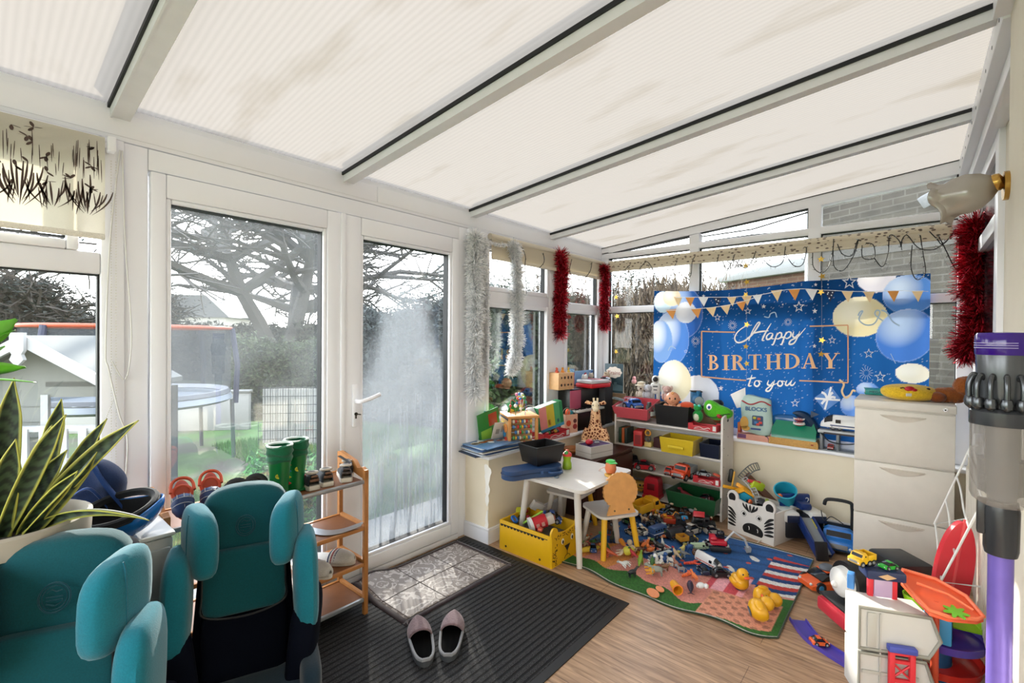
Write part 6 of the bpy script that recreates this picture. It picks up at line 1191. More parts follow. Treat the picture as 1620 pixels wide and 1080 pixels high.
def animal(kind, label, loc, rot, L, col, col2=None, roll=0, name=None, cat='toy animal'):
    nm = name or dict(quad='toy_animal', dino='toy_dinosaur', bird='toy_bird', fish='toy_sea_animal', lobster='toy_lobster', fruit='toy_fruit')[kind]; e = thing(nm, label, cat, loc, (roll, 0, rot) if roll else rot); a = P_(col, .45); b = P_(col2 or col, .45)
    if kind == 'quad':
        g = G(); g.ball((0, 0, .36*L), (.34*L, .15*L, .17*L), n=12); g.tube([(.22*L, 0, .42*L), (.36*L, 0, .56*L), (.42*L, 0, .62*L)], [.11*L, .08*L, .07*L]); [g.tube([(x, y, .34*L), (x+.01*L, y, .16*L), (x, y, 0)], [.06*L, .04*L, .045*L], n=7) for x in (-.22*L, .22*L) for y in (-.08*L, .08*L)]; g.tube([(-.32*L, 0, .42*L), (-.45*L, 0, .34*L), (-.48*L, 0, .2*L)], [.03*L, .02*L, .012*L], n=5); g.o('body', a, e)
        g = G(); g.ball((.46*L, 0, .63*L), (.14*L, .08*L, .085*L), n=10); [g.ball((.38*L, s*.06*L, .72*L), (.02*L, .02*L, .05*L), n=6) for s in (-1, 1)]; g.o('head', b, e)
    elif kind == 'dino':
        g = G(); g.tube(smooth_path([(-.6*L, 0, .12*L), (-.35*L, 0, .22*L), (0, 0, .34*L), (.22*L, 0, .45*L), (.32*L, 0, .62*L)], 4), [.015*L]+[.015*L+.13*L*min(1, i/9) for i in range(1, 12)]+[.12*L, .10*L, .08*L, .07*L, .06*L]); [g.tube([(-.02*L, s*.1*L, .32*L), (.06*L, s*.12*L, .16*L), (-.02*L, s*.12*L, .03*L), (.06*L, s*.12*L, .0)], [.08*L, .05*L, .035*L, .04*L], n=7) for s in (-1, 1)]; g.o('body', a, e); g = G(); g.ball((.40*L, 0, .66*L), (.15*L, .075*L, .07*L), n=10); g.ball((.42*L, 0, .60*L), (.12*L, .06*L, .03*L), n=8); g.o('head', b, e)
    elif kind == 'bird':
        g = G(); g.ball((0, 0, .3*L), (.3*L, .2*L, .24*L), n=14); g.ball((.2*L, 0, .62*L), .17*L, n=12); g.tube([(-.25*L, 0, .34*L), (-.42*L, 0, .5*L)], [.10*L, .03*L]); g.o('body', a, e); g = G(); g.ball((.37*L, 0, .59*L), (.09*L, .07*L, .03*L), n=8); g.o('beak', b, e)
    elif kind == 'fish':
        g = G(); g.tube(smooth_path([(-.5*L, 0, .10*L), (-.2*L, 0, .12*L), (.15*L, 0, .15*L), (.45*L, 0, .10*L)], 4), [.02*L, .04*L, .06*L, .09*L, .11*L, .13*L, .14*L, .14*L, .13*L, .11*L, .09*L, .06*L, .02*L]); g.prism([(-.5*L, 0), (-.65*L, .14*L), (-.56*L, 0), (-.65*L, -.14*L)], .02*L, A=Matrix.Translation((0, 0, .09*L))); g.o('body', a, e); g = G(); g.prism([(0, .24*L), (.12*L, .24*L), (.0, .38*L)], .02*L, A=face_m((0, .01*L, 0), (1, 0, 0), (0, 0, 1))); g.o('fin', b, e)
    elif kind == 'lobster':
        g = G(); [g.ball((-.3*L+.14*L*k, 0, .1*L), (.09*L, (.06+.025*k)*L, .08*L), n=9) for k in range(5)]; g.o('body', a, e); [G().tube([(.2*L, s*.08*L, .1*L), (.38*L, s*.2*L, .1*L), (.55*L, s*.12*L, .1*L)], [.03*L, .05*L, .02*L], n=7).o('claw', a, e) for s in (-1, 1)]
    elif kind == 'fruit':
        g = G(); g.lathe((0, 0, 0), [(.02*L, 0), (.3*L, .08*L), (.36*L, .3*L), (.25*L, .58*L), (.12*L, .8*L), (.03*L, .86*L)], n=18); g.o('fruit_body', a, e); g = G(); g.cyl((0, 0, .84*L), (.03*L, 0, .98*L), .025*L); g.o('stem', b, e)
    return e
def obox(g, w, d, h, t=.004, tp=0., z=0, m=0, b=0):        # open topped box with tapering sides
    o = lambda k, zz: [(-w/2-k, -d/2-k, zz), (w/2+k, -d/2-k, zz), (w/2+k, d/2+k, zz), (-w/2-k, d/2+k, zz)]
    g.loft([o(0, z), o(tp, z+h), o(tp-t, z+h), o(-t, z+t)], m, cap=True)
def bin_(name, label, loc, rot, w, d, h, col, tp=.012, cat='storage bin', kind='plastic', rim=True, fill=None):
    e = thing(name, label, cat, loc, rot); g = G(); obox(g, w, d, h, .005, tp); g.o('body', P_(col, .35 if kind == 'plastic' else .9, kind), e)
    if rim: g = G(); q = tp-.002; g.tube([(-w/2-q, -d/2-q, h), (w/2+q, -d/2-q, h), (w/2+q, d/2+q, h), (-w/2-q, d/2+q, h)], .004, n=6, closed=True); g.o('rim', P_(col, .5, kind), e)
    return e
def carton(name, label, loc, rot, s, col, decs=(), cat='box', group=None, b=.002):
    e = thing(name, label, cat, loc, rot, group); G().box((0, 0, s[2]/2), s, b=b).o('carton', P_(col, .55, 'paper'), e)
    for k, (f, u0, u1, v0, v1, c) in enumerate(decs):     # printed patches: face, relative rectangle, colour
        g = G(); X, Y, Z = s[0]/2, s[1]/2, s[2]; q = .0008
        if f == 'f': g.bx(-X+u0*2*X, -X+u1*2*X, -Y-q, -Y, v0*Z, v1*Z)
        elif f == 'l': g.bx(-X-q, -X, -Y+u0*2*Y, -Y+u1*2*Y, v0*Z, v1*Z)
        elif f == 'r': g.bx(X, X+q, -Y+u0*2*Y, -Y+u1*2*Y, v0*Z, v1*Z)
        else: g.bx(-X+u0*2*X, -X+u1*2*X, -Y+v0*2*Y, -Y+v1*2*Y, Z, Z+q)
        g.o('print_patch', P_(c, .5, 'paper'), e)
    return e
def crate(label, loc, rot, w=.17, d=.10, h=.045):
    e = thing('fruit_crate', label, 'crate', loc, rot); g = G(); o = P_('#b01f28', .5, 'paper'); g.bx(-w/2, w/2, -d/2, d/2, 0, .004); [g.bx(-w/2, w/2, s*d/2-.002, s*d/2+.002, 0, h*.72, b=.001) for s in (-1, 1)]; [g.bx(s*w/2-.002, s*w/2+.002, -d/2, d/2, 0, h*.9) for s in (-1, 1)]; [g.bx(s*(w/2-.018)-.018, s*(w/2-.018)+.018, t*d/2-.003, t*d/2+.003, 0, h) for s in (-1, 1) for t in (-1, 1)]; g.o('tray', o, e)
    g = G(); g.tube(smooth_path([(-w*.27, -d/2-.003, h*.35), (-w*.1, -d/2-.003, h*.5), (w*.05, -d/2-.003, h*.33), (w*.2, -d/2-.003, h*.5), (w*.27, -d/2-.003, h*.4)]), .0022, n=5); g.tube([(-w*.3, -d/2-.003, h*.18), (w*.22, -d/2-.003, h*.18)], .0016, n=4); g.bx(w*.36, w*.47, -d/2-.004, -d/2-.003, h*.15, h*.85); g.o('white_print', WHI, e); return e
def along(px0, py0, px1, py1, z=0): a = at(px0, py0, 2, z); b = at(px1, py1, 2, z); return (a+b)/2, math.atan2(b.y-a.y, b.x-a.x), (b-a).length
F0 = lambda px, py, z=0.: at(px, py, 2, z)
# ---- printed rug
RX0, RX1, RY0, RY1 = 2.30, 3.36, .45, 1.62
def rug_z(x, y): return .006+.004*math.sin(9*y+2)*max(0, 1-(x-RX0)/.25)+.0015*math.sin(14*x+8*y)
nu, nv = 190, 190; V = np.zeros((nv, nu, 3)); Cc = np.zeros((nv, nu, 3)); gr, pk, bl, nb_, wh, tn = [np.array(lin(c)) for c in ('#2c5f22', '#c98578', '#24548c', '#163a6b', '#d4d2cd', '#d08a4a')]
rr = np.random.RandomState(9); nz = rr.uniform(.8, 1.2, (nv, nu))
for j in range(nv):
    for i in range(nu):
        u = i/(nu-1); v = j/(nv-1); y = RY0+(RY1-RY0)*v; x = RX0+(RX1-RX0)*u+(1-u)*(.018*math.sin(8*v+.5)-.01*math.sin(21*v))+(.06*(1-u)*(v < .12)*((.12-v)/.12)**2); V[j, i] = (x, y, rug_z(x, y))
        ge = .13+.03*math.sin(v*13)+.02*math.sin(v*31); pe = .42+.06*math.sin(v*7+1)+.02*math.sin(v*25)-.25*max(0, v-.75)*2
        c = bl*(1-.3*math.sin(u*30+v*9)**8)
        if math.sin(u*22+4*math.sin(v*9))*math.sin(v*17+u*5) > .86: c = wh
        if math.sin(u*31+v*13+2)*math.sin(v*29-u*8) > .93: c = np.array(lin('#c0503c'))
        if u < pe: c = pk
        if u < pe and v > .72 and math.sin(v*40+u*9) > .1: c = tn
        if u < ge: c = gr*(.7+.6*rr.uniform())
        if v < .16 and u > .42 and u < .88: k_ = int((u*24+v*5)) % 3; c = (np.array(lin('#b8382f')), wh, nb_)[k_]
        if v < .10 and ge < u < .4: c = gr
        if .03 < v < .30 and u < .34 and abs((u-.16)+(v-.15)*.2) < .13: c = np.array(lin('#cf8d72'))*(1 if math.sin(u*95)*math.sin(v*95) > -.35 else .55)
        if .18 < v < .34 and .28 < u < .5: c = np.array(lin('#c24a55')) if math.sin(v*60) > 0 else np.array(lin('#e0a0a8'))
        if u < .012 or u > .988: c = wh*.8
        Cc[j, i] = c*nz[j, i]
ii = np.arange(nu*nv).reshape(nv, nu); Fq = np.stack([ii[:-1, :-1], ii[:-1, 1:], ii[1:, 1:], ii[1:, :-1]], -1).reshape(-1, 4)
e = thing('play_rug', 'colourful printed play rug with grass, path and blue water, under the toys', 'rug', (0, 0, 0)); ro = npmesh('printed_pile', V.reshape(-1, 3), Fq, vcol('rug_print', .9), parent=e); ca = ro.data.color_attributes.new('col', 'FLOAT_COLOR', 'POINT'); ca.data.foreach_set('color', np.concatenate([Cc, np.ones((nv, nu, 1))], -1).astype(np.float32).ravel())
g = G(); [g.tube([tuple(V[j, 0]) for j in range(0, nv, 3)], .004, n=6), g.tube([tuple(V[j, -1]) for j in range(0, nv, 6)], .004, n=6), g.tube([tuple(V[0, i]) for i in range(0, nu, 6)], .004, n=6)]; g.o('bound_edge', fab('#25351f'), e)
RZ = .010
# ---- things on the rug
for k, (kd, px, py, rt_, L, c, c2, lab, roll) in enumerate((
    ('quad', 1040, 908, 2.1, .085, '#8d9186', None, 'grey toy elephant lying at the front of the animal pile', 1.3), ('quad', 1021, 902, .6, .075, '#d99a2b', '#c77f1e', 'yellow and black toy tiger in the animal pile', 1.4), ('quad', 1000, 912, -.5, .06, '#23262c', '#3a2f2a', 'black toy gorilla at the left front of the animal pile', 0), ('bird', 1000, 876, 1.2, .08, '#b9a78c', '#6b4a2e', 'large beige toy bird beside the yellow chair foot', 0),
    ('quad', 1016, 868, 2.6, .075, '#5a3420', '#3c2214', 'dark brown toy horse behind the beige bird', 0), ('dino', 1013, 893, .3, .075, '#7c9a35', None, 'olive green toy dinosaur in the animal pile', 0), ('quad', 994, 896, 2.8, .06, '#cfd2cf', '#9aa09e', 'white toy goat at the left edge of the animal pile', 1.2), ('quad', 1030, 886, -.6, .07, '#dddbd4', '#b6a58e', 'white toy cow with a tan head in the animal pile', 1.5),
    ('lobster', 1092, 893, -.7, .085, '#d6482c', None, 'orange red toy lobster on the pink path', 0), ('lobster', 1086, 911, -.3, .08, '#e26a34', None, 'light orange toy crab in front of the lobster', 0), ('quad', 1099, 917, 1., .05, '#df7b42', None, 'small orange toy cat beside the crab', 0), ('fish', 1092, 931, .4, .095, '#2c2236', '#7c4a86', 'dark purple toy dolphin lying on the pink path', 0),
    ('bird', 1104, 924, -.6, .06, '#d9dcdc', '#d8b04a', 'white toy seagull behind the purple dolphin', 1.3), ('quad', 1070, 898, .9, .06, '#9d6a58', '#c59684', 'brown pink toy pig near the lobster', 0), ('quad', 1078, 905, 2.2, .05, '#8a8f94', None, 'small grey toy wolf between the pig and the crab', 0), ('dino', 1076, 880, -.4, .08, '#b8ac62', '#8a7f3c', 'khaki toy dinosaur with its tail to the white train', 0),
    ('quad', 1060, 889, 1.7, .06, '#c9c7c0', '#6a6a6a', 'pale toy sheep in the middle of the rug', 1.4), ('fruit', 987, 872, .3, .06, '#c8c03c', '#5a6b25', 'yellow green toy pear by the chair leg', 1.2), ('fish', 984, 861, .9, .09, '#d98c2a', '#e2a63c', 'orange toy fish leaning against the toy pear', 0), ('quad', 1052, 902, -.9, .05, '#7a5a3c', '#b7a084', 'tiny brown toy deer beside the elephant', 0),
    ('dino', 962, 880, 1.9, .08, '#b9502e', '#d98b53', 'rust orange toy dinosaur between the yellow chair legs', 0), ('quad', 975, 874, .4, .065, '#c9b9a2', '#8d7a60', 'beige toy lion under the chair', 1.3), ('dino', 956, 866, 1.1, .09, '#2f5a34', '#3f7a3a', 'dark green toy dinosaur in the shade under the chair', 0), ('quad', 938, 868, 2.4, .06, '#6a2f2a', '#8a4a34', 'dark red toy bull beside the white table leg', 0),
    ('fish', 945, 858, -.3, .08, '#3a5a6a', '#4f7a8a', 'slate blue toy whale under the table edge', 0), ('quad', 968, 856, .2, .06, '#3a3c2c', '#55573a', 'olive brown toy bear under the seat of the chair', 0), ('bird', 1046, 893, .3, .05, '#e1e0dc', '#d46a2c', 'little white toy hen near the zebra striped blocks', 0))):
    animal(kd, lab, F0(px, py, RZ+(.022 if roll else 0)), rt_, L*1.3, c, c2, roll=roll)['group'] = 'toy animals on the rug'
g = G(); tag(G().ball((0, 0, 0), (.020, .085, .016)).o('toy_banana', '#d8b83a', loc=F0(931, 868, .02), rot=1.1), 'yellow toy banana on the grass print beside the table leg', 'toy fruit')
e = thing('striped_blocks', 'black and white piano key toy lying across the rug middle', 'toy piano', F0(1045, 881, RZ), -.35); G().box((0, 0, .012), (.17, .045, .022), b=.004).o('body', '#2b3138', e)
for k in range(9): G().box((-.072+k*.018, -.006, .025), (.014, .028, .006), b=.001).o('key', '#c9d4d6', e)
e = thing('play_bridge', 'red and white striped toy ramp lying on the blue print', 'toy ramp', F0(1036, 868, RZ), -.5); G().box((0, 0, .006), (.20, .075, .006), b=.002).o('base', '#d9d0c8', e)
for k in range(5): G().box((-.075+k*.038, 0, .0105), (.018, .07, .003), b=.001).o('red_stripe', '#b4453c', e)
vehicle('train', 'white high speed toy train with an orange stripe on the rug', *(lambda q: (q[0], q[1]))(along(1103, 884, 1142, 905, RZ)), .175, '#d6d4d2', '#c8503a', W=.05)
vehicle('car', 'black and grey toy racing car in front of the white toy train', F0(1140, 911, RZ), -.9, .11, '#1c1f22', '#8a8a8a'); vehicle('car', 'dark navy toy police car between the lobster and the white train', F0(1112, 905, RZ), .8, .09, '#222c44')
e = vehicle('digger', 'big red toy excavator with a grey arm on the blue print', F0(1138, 868, RZ), R(-62), .20, '#c22438', '#b9bcbf', W=.10)
vehicle('train', 'pale green toy train carriage near the shelf foot', F0(1107, 868, RZ), -.8, .12, '#a9c0a0', '#3c5a46', W=.035, cat='toy train'); vehicle('car', 'white and black toy car beside the pale green carriage', F0(1122, 862, RZ), -.9, .08, '#d6d9da'); vehicle('truck', 'small yellow and purple toy truck behind the pale green carriage', F0(1093, 858, RZ), -.5, .09, '#c9b036', '#5c3a6a')
e = thing('toy_cone', 'yellow orange plastic toy beaker lying on the pink print', 'toy beaker', F0(1069, 928, RZ+.022), (R(90), 0, R(-50))); G().lathe((0, 0, -.035), [(.001, 0), (.020, 0), (.026, .07), (.023, .07), (.018, .004)], n=20, cap=False).o('cup', '#e5a024', e); G().torus((0, 0, .033), .026, .003).o('rim', '#ef7d2c', e)
for px, py, s_, lab in ((1033, 938, .03, 'orange felt petal shape at the front edge of the rug'), (1044, 932, .02, 'smaller orange felt petal shape beside the first')): tag(G().prism(circ(0, 0, s_*1.5, 18, s_), .004).o('felt_shape', fab('#e08a58'), loc=F0(px, py, RZ), rot=.8), lab, 'felt shape')
def duck(lab, loc, rot, s=1.):
    e = thing('rubber_duck', lab, 'rubber duck', loc, rot); Y = P_('#dda21c', .3); g = G(); sup(g, (0, 0, .035*s), (.048*s, .038*s, .036*s), .9, .9, fn=lambda x, y, z: (x, y, z+.35*max(0, -x-.02*s))); g.ball((.022*s, 0, .082*s), .030*s); [g.ball((-.005*s, q*.036*s, .04*s), (.028*s, .010*s, .018*s), n=10) for q in (-1, 1)]; g.o('body', Y, e); g = G(); g.ball((.053*s, 0, .078*s), (.014*s, .015*s, .006*s), n=10); g.o('beak', ORG, e); g = G(); [g.ball((.044*s, q*.014*s, .092*s), .0045*s, n=8) for q in (-1, 1)]; g.o('eye', DKG, e); g = G(); g.cyl((0, 0, .0), (0, 0, -.002), .020*s, n=20); g.cyl((0, 0, -.002), (0, 0, -.003), .010*s, m=1, n=14); g.o('base_plug', ['#3c4c5a', '#76828c'], e); return e
duck('yellow rubber duck sitting upright and facing the camera', F0(1170, 930, RZ), R(-128), 1.05); duck('yellow rubber duck lying on its side behind the other two', F0(1196, 938, .05), (R(80), R(15), R(-30)), 1.1); duck('yellow rubber duck tipped over, showing the dark plug underneath', F0(1186, 966, .055), (R(75), R(-20), R(38)), 1.1)
carton('wooden_block', 'small wooden letter block right of the tipped duck', F0(1214, 955, RZ), .5, (.032, .032, .032), '#c79468', [('f', .25, .75, .25, .75, '#7a3a30'), ('l', .25, .75, .25, .75, '#7a3a30')], 'toy block')
tag(G().tube(smooth_path([(0, 0, 0), (.06, .005, .01), (.12, -.005, .003), (.17, .01, 0)]), .003, n=5).o('white_cable', '#cfc9b8', loc=F0(1198, 858, .005), rot=-.45), 'short pale cable end on the floor in front of the zebra box', 'cable')
# ---- heap at the foot of the shelf
for kd, px, py, rt_, L, c, c2, lab, tl, z in (
    ('tipper', 1025, 818, -.4, .20, '#d39a1c', '#d3a227', 'long yellow toy loader at the bottom of the shelf', 0, 0), ('truck', 1067, 836, -1., .12, '#2c2d30', '#a3361f', 'black toy tractor with big grey hubbed wheels at the shelf foot', 0, 0), ('jeep', 1112, 838, -1.2, .13, '#1e2024', '#c9ccce', 'black toy monster truck at the right shelf foot', 0, 0), ('car', 1094, 846, -.3, .12, '#bfb7ac', '#fff', 'silver grey toy car lying before the shelf', 0, 0),
    ('truck', 1105, 828, .4, .12, '#b3202c', '#b3202c', 'red toy fire truck on top of the floor heap', .5, .07), ('car', 1078, 822, .9, .09, '#3a8fc0', '#fff', 'light blue toy car in the floor heap', .3, .05), ('car', 1050, 842, .2, .10, '#a7b7b4', '#fff', 'pale grey green toy car in the floor heap', 0, 0), ('digger', 1057, 825, -.9, .10, '#d08a1c', '#d08a1c', 'small orange toy digger in the floor heap', 0, .03),
    ('car', 1127, 846, -.8, .09, '#a8a39a', '#fff', 'beige toy car at the corner of the shelf', 0, 0), ('train', 1070, 850, -.35, .15, '#23262b', '#8a5a3a', 'black toy engine lying along the rug edge', 0, 0), ('car', 1000, 838, .4, .09, '#7a2a2a', '#fff', 'dark red toy car under the front of the shelf', 0, 0), ('bus', 1040, 852, -.3, .10, '#2f4d7a', '#fff', 'navy blue toy bus near the rug edge', 0, 0), ('car', 1015, 846, 1.2, .08, '#d6d2c8', '#fff', 'white toy van left in the floor heap', 0, 0),
    ('truck', 1086, 862, -.6, .10, '#34373c', '#b9832a', 'dark toy lorry with an ochre bed before the heap', 0, 0), ('car', 1030, 836, .9, .08, '#2a2c30', '#fff', 'small black toy car beside the yellow loader', 0, 0)):
    p_ = at(px, py, 0, 3.42) if False else F0(px, py, z); p_.z = max(z, .012); p_.x = min(p_.x, 3.52); vehicle(kd, lab, p_, (0, tl, rt_), L*1.25, c, c2)['group'] = 'toy vehicles heaped at the shelf foot'
# ---- shelf contents
def S(px, z, x=3.70): return (x, at(px, 700, 0, x).y, z)
e = bin_('fabric_bin', 'coral pink fabric bin sagging open on the top shelf', (3.72, 1.79, .70), (R(0), R(-14), 0), .22, .28, .10, '#c24a54', .02, kind='fabric')
vehicle('jeep', 'blue toy monster truck riding in the coral pink bin', (3.66, 1.80, .745), R(-118), .17, '#2458a8', '#c9ced2', W=.10)
e = thing('toy_robot', 'grey toy robot with a white placard beside the blue truck', 'toy robot', (3.66, 1.655, .70), R(-105)); g = G(); g.box((0, 0, .07), (.03, .05, .05), b=.006); g.box((0, 0, .108), (.026, .03, .026), b=.004); [g.tube([(0, s*.03, .09), (.02, s*.04, .06), (.035, s*.03, .04)], .008, n=6) for s in (-1, 1)]; [g.tube([(0, s*.014, .05), (0, s*.016, 0)], .010, n=6) for s in (-1, 1)]; g.o('body', '#4c5350', e); g = G(); g.box((.04, 0, .03), (.004, .06, .035), b=.001); g.o('placard', '#c9cdc6', e)
bin_('black_bin', 'black plastic bin in the middle of the top shelf', (3.71, 1.45, .657), 0, .17, .25, .155, '#08080a', .012)
e = thing('baby_doll', 'bald baby doll with a blond curl looking out of the black bin', 'doll', (3.69, 1.47, .76), R(-160)); SKN = mt('#d99a77', .45); g = G(); g.ball((0, 0, .105), (.052, .055, .055), n=20); g.tube([(0, 0, .06), (0, 0, .0)], [.03, .045]); [g.tube([(0, s*.04, .04), (.03, s*.06, .045), (.05, s*.05, .06)], [.018, .015, .014]) for s in (-1, 1)]; [g.ball((0, s*.055, .10), (.010, .008, .014), n=8) for s in (-1, 1)]; g.ball((.053, 0, .098), .007, n=8); g.o('body', SKN, e)
g = G(); [g.ball((.046, s*.02, .11), (.006, .007, .009), n=10) for s in (-1, 1)]; g.o('eye', DKG, e); g = G(); g.tube([(.047, -.014, .084), (.050, 0, .080), (.047, .014, .084)], .0018, n=5); g.o('mouth', '#a5453c', e); g = G(); g.torus((.028, 0, .152), .009, .004, n=14, rot=(R(20), R(40), 0)); g.o('hair_curl', '#c98a3c', e)
tag(G().ball((0, 0, .03), (.05, .06, .03)).o('toy_cushion', fab('#c9502f'), loc=(3.70, 1.355, .79)), 'orange red soft toy poking out of the black bin beside the doll', 'soft toy')
crate('red fruit crate holding green soft toys on the top shelf', (3.645, 1.20, .657), R(-90), .21, .11, .05)
e = thing('green_plush', 'bright green plush monster cushion with one big eye in the red crate', 'soft toy', (3.73, 1.135, .785), (0, R(14), R(-95))); LG = mt('#4aa51e', .8, 'plush'); g = G(); sup(g, (0, 0, 0), (.11, .045, .062), .8, .8, n=30, k=18, fn=lambda x, y, z: (x, y, z*(1-.25*x/.11)+.2*abs(x))); g.o('body', LG, e)
for nm_, c_, s_, off in (('eye_white', '#e9eae6', .022, 0), ('pupil', '#1c3a8a', .012, .006)): G().ball((-.055+off*.3, -.040-off, .028), (s_, s_*.45, s_*1.15)).o(nm_, c_, e)
G().ball((.035, -.042, -.012), (.022, .012, .016)).o('tongue', '#a01a24', e); g = G(); g.tube(smooth_path([(-.06, -.045, -.045), (.0, -.05, -.035), (.06, -.048, .01), (.10, -.03, .03)]), .003, n=5); g.o('mouth', DKG, e)
e = thing('green_plush', 'darker green frog plush with a pale belly left in the red crate', 'soft toy', (3.68, 1.265, .71), R(-100)); g = G(); g.ball((0, 0, .04), (.04, .035, .05)); g.ball((0, 0, .10), (.032, .03, .025)); g.o('body', mt('#1f8a3a', .8, 'plush'), e); g = G(); g.ball((0, -.012, .035), (.028, .03, .034)); g.o('belly', '#c9ccb6', e); g = G(); [g.ball((s*.018, -.012, .122), .011, n=8) for s in (-1, 1)]; g.o('eye', '#3fb7a5', e)
e = thing('brown_plush', 'brown bear soft toy wearing a black cap behind the green plush', 'soft toy', (3.83, 1.165, .82), R(-90)); g = G(); g.ball((0, 0, 0), (.042, .04, .042)); g.ball((0, 0, -.09), (.04, .04, .05)); g.o('body', mt('#8a4f26', .85, 'plush'), e); g = G(); g.lathe((0, 0, .012), [(.045, 0), (.043, .02), (.03, .035), (.002, .04)]); g.box((0, -.045, .012), (.06, .03, .006), b=.003); g.o('cap', '#101114', e)
e = thing('toy_engine', 'blue toy steam engine with a round pale front behind the black bin', 'toy train', (3.86, 1.33, .79), (0, 0, R(-150))); g = G(); g.cyl((-.08, 0, .06), (.06, 0, .06), .038, n=20); g.bx(-.10, -.03, -.04, .04, .02, .12, b=.006); g.cyl((.03, 0, .09), (.03, 0, .135), .012, .015); g.o('boiler', '#1d6a9a', e); g = G(); g.cyl((.06, 0, .06), (.066, 0, .06), .034, n=20); g.o('smokebox_door', '#9aa5a8', e); g = G(); g.bx(-.105, -.025, -.045, .045, .12, .128, b=.004); g.bx(-.10, .07, -.035, .035, 0, .02, b=.004); g.o('roof', DKG, e)
# second row
e = thing('book_row', 'row of dark green and orange book spines on the second shelf', 'books', (3.68, 1.865, .456), 0)
for k, c_ in enumerate(('#1d3b2a', '#b0572a', '#22302a')): G().box((0, .03-.027*k, .065), (.13, .022, .13), b=.002).o('spine', c_, e)
carton('red_carton', 'open red plastic toy carton tilted on the second shelf', (3.66, 1.735, .458), R(12), (.15, .07, .125), '#b3201f', [('l', .15, .85, .12, .75, '#7d1213')])
e = thing('toy_ferris_gear', 'black and yellow toy machine with gears on the second shelf', 'toy machine', (3.66, 1.65, .456), 0); G().box((0, 0, .02), (.07, .06, .04), b=.004).o('base', '#c9b26a', e); [G().torus((-.03, .0, z_), .022, .007, rot=(0, R(90), 0)).o('gear', c_, e) for z_, c_ in ((.07, '#3c3c3c'), (.115, '#c98a22'))]
carton('dark_box', 'dark maroon box in the shade of the second shelf', (3.72, 1.565, .456), 0, (.14, .09, .08), '#3a0f14')
e = bin_('fabric_bin', 'yellow fabric bin pulled forward on the second shelf', (3.645, 1.38, .458), R(0), .19, .24, .115, '#c9ac22', .012, kind='fabric'); G().box((-.118, 0, .055), (.006, .12, .018), b=.003).o('handle', fab('#d6bb34'), e)
bin_('fabric_bin', 'navy blue fabric bin at the right of the second shelf', (3.70, 1.15, .458), 0, .2, .13, .10, '#10182c', .008, kind='fabric')
# third row
vehicle('jeep', 'black and white toy jeep at the left of the third shelf', (3.66, 1.83, .262), R(-115), .18, '#1b1c1e', '#d5d8d8', W=.10, hub=WHI); vehicle('car', 'glossy red toy sports car on the third shelf', (3.645, 1.68, .262), R(-70), .17, '#c01426', W=.09)
vehicle('truck', 'orange toy garbage truck with a grey body facing out of the third shelf', (3.62, 1.345, .262), R(172), .21, '#d24a25', '#8d9496', W=.11); vehicle('truck', 'small red orange toy truck left of the garbage truck', (3.645, 1.465, .262), R(178), .12, '#cf3a22', '#cf3a22'); crate('red fruit crate with a small silver car inside, on the third shelf', (3.635, 1.165, .263), R(-90), .19, .11, .05); vehicle('car', 'silver toy car riding in the red crate on the third shelf', (3.64, 1.20, .305), R(-80), .10, '#9aa0a5'); tag(G().box((0, 0, 0), (.06, .05, .02), b=.006).o('toy_roof', '#b5482a', loc=(3.64, 1.11, .33), rot=(.3, .2, .4)), 'rust orange toy roof piece in the crate beside the silver car', 'toy part')
# bottom row
vehicle('bus', 'yellow toy school bus on the bottom shelf', (3.66, 1.73, .057), R(-75), .15, '#b98a22', '#333'); e = thing('toy_helmet_box', 'shiny red plastic toy house with a round window on the bottom shelf', 'toy house', (3.63, 1.60, .057), R(5)); g = G(); g.loft([rr3 for rr3 in ([(-.06*k, -.065*k, z), (.06*k, -.065*k, z), (.06*k, .065*k, z), (-.06*k, .065*k, z)] for k, z in ((1.05, 0), (1.05, .02), (.95, .022), (.9, .13), (.75, .16), (.7, .162)))]); g.o('body', RED, e); g = G(); g.bx(-.062, -.055, -.03, .03, .07, .12, b=.01); g.o('window', '#6a0d16', e)
e = bin_('fabric_bin', 'dark green fabric bin spilling over the bottom shelf', (3.63, 1.25, .06), R(-3), .22, .34, .115, '#0f4a26', .02, kind='fabric'); animal('dino', 'dark red plastic toy dinosaur in the green fabric bin', (3.63, 1.33, .10), 1.9, .12, '#7a1822'); vehicle('car', 'maroon toy car tipped into the green fabric bin', (3.65, 1.19, .11), (.2, .3, 1.2), .12, '#5c1a26')
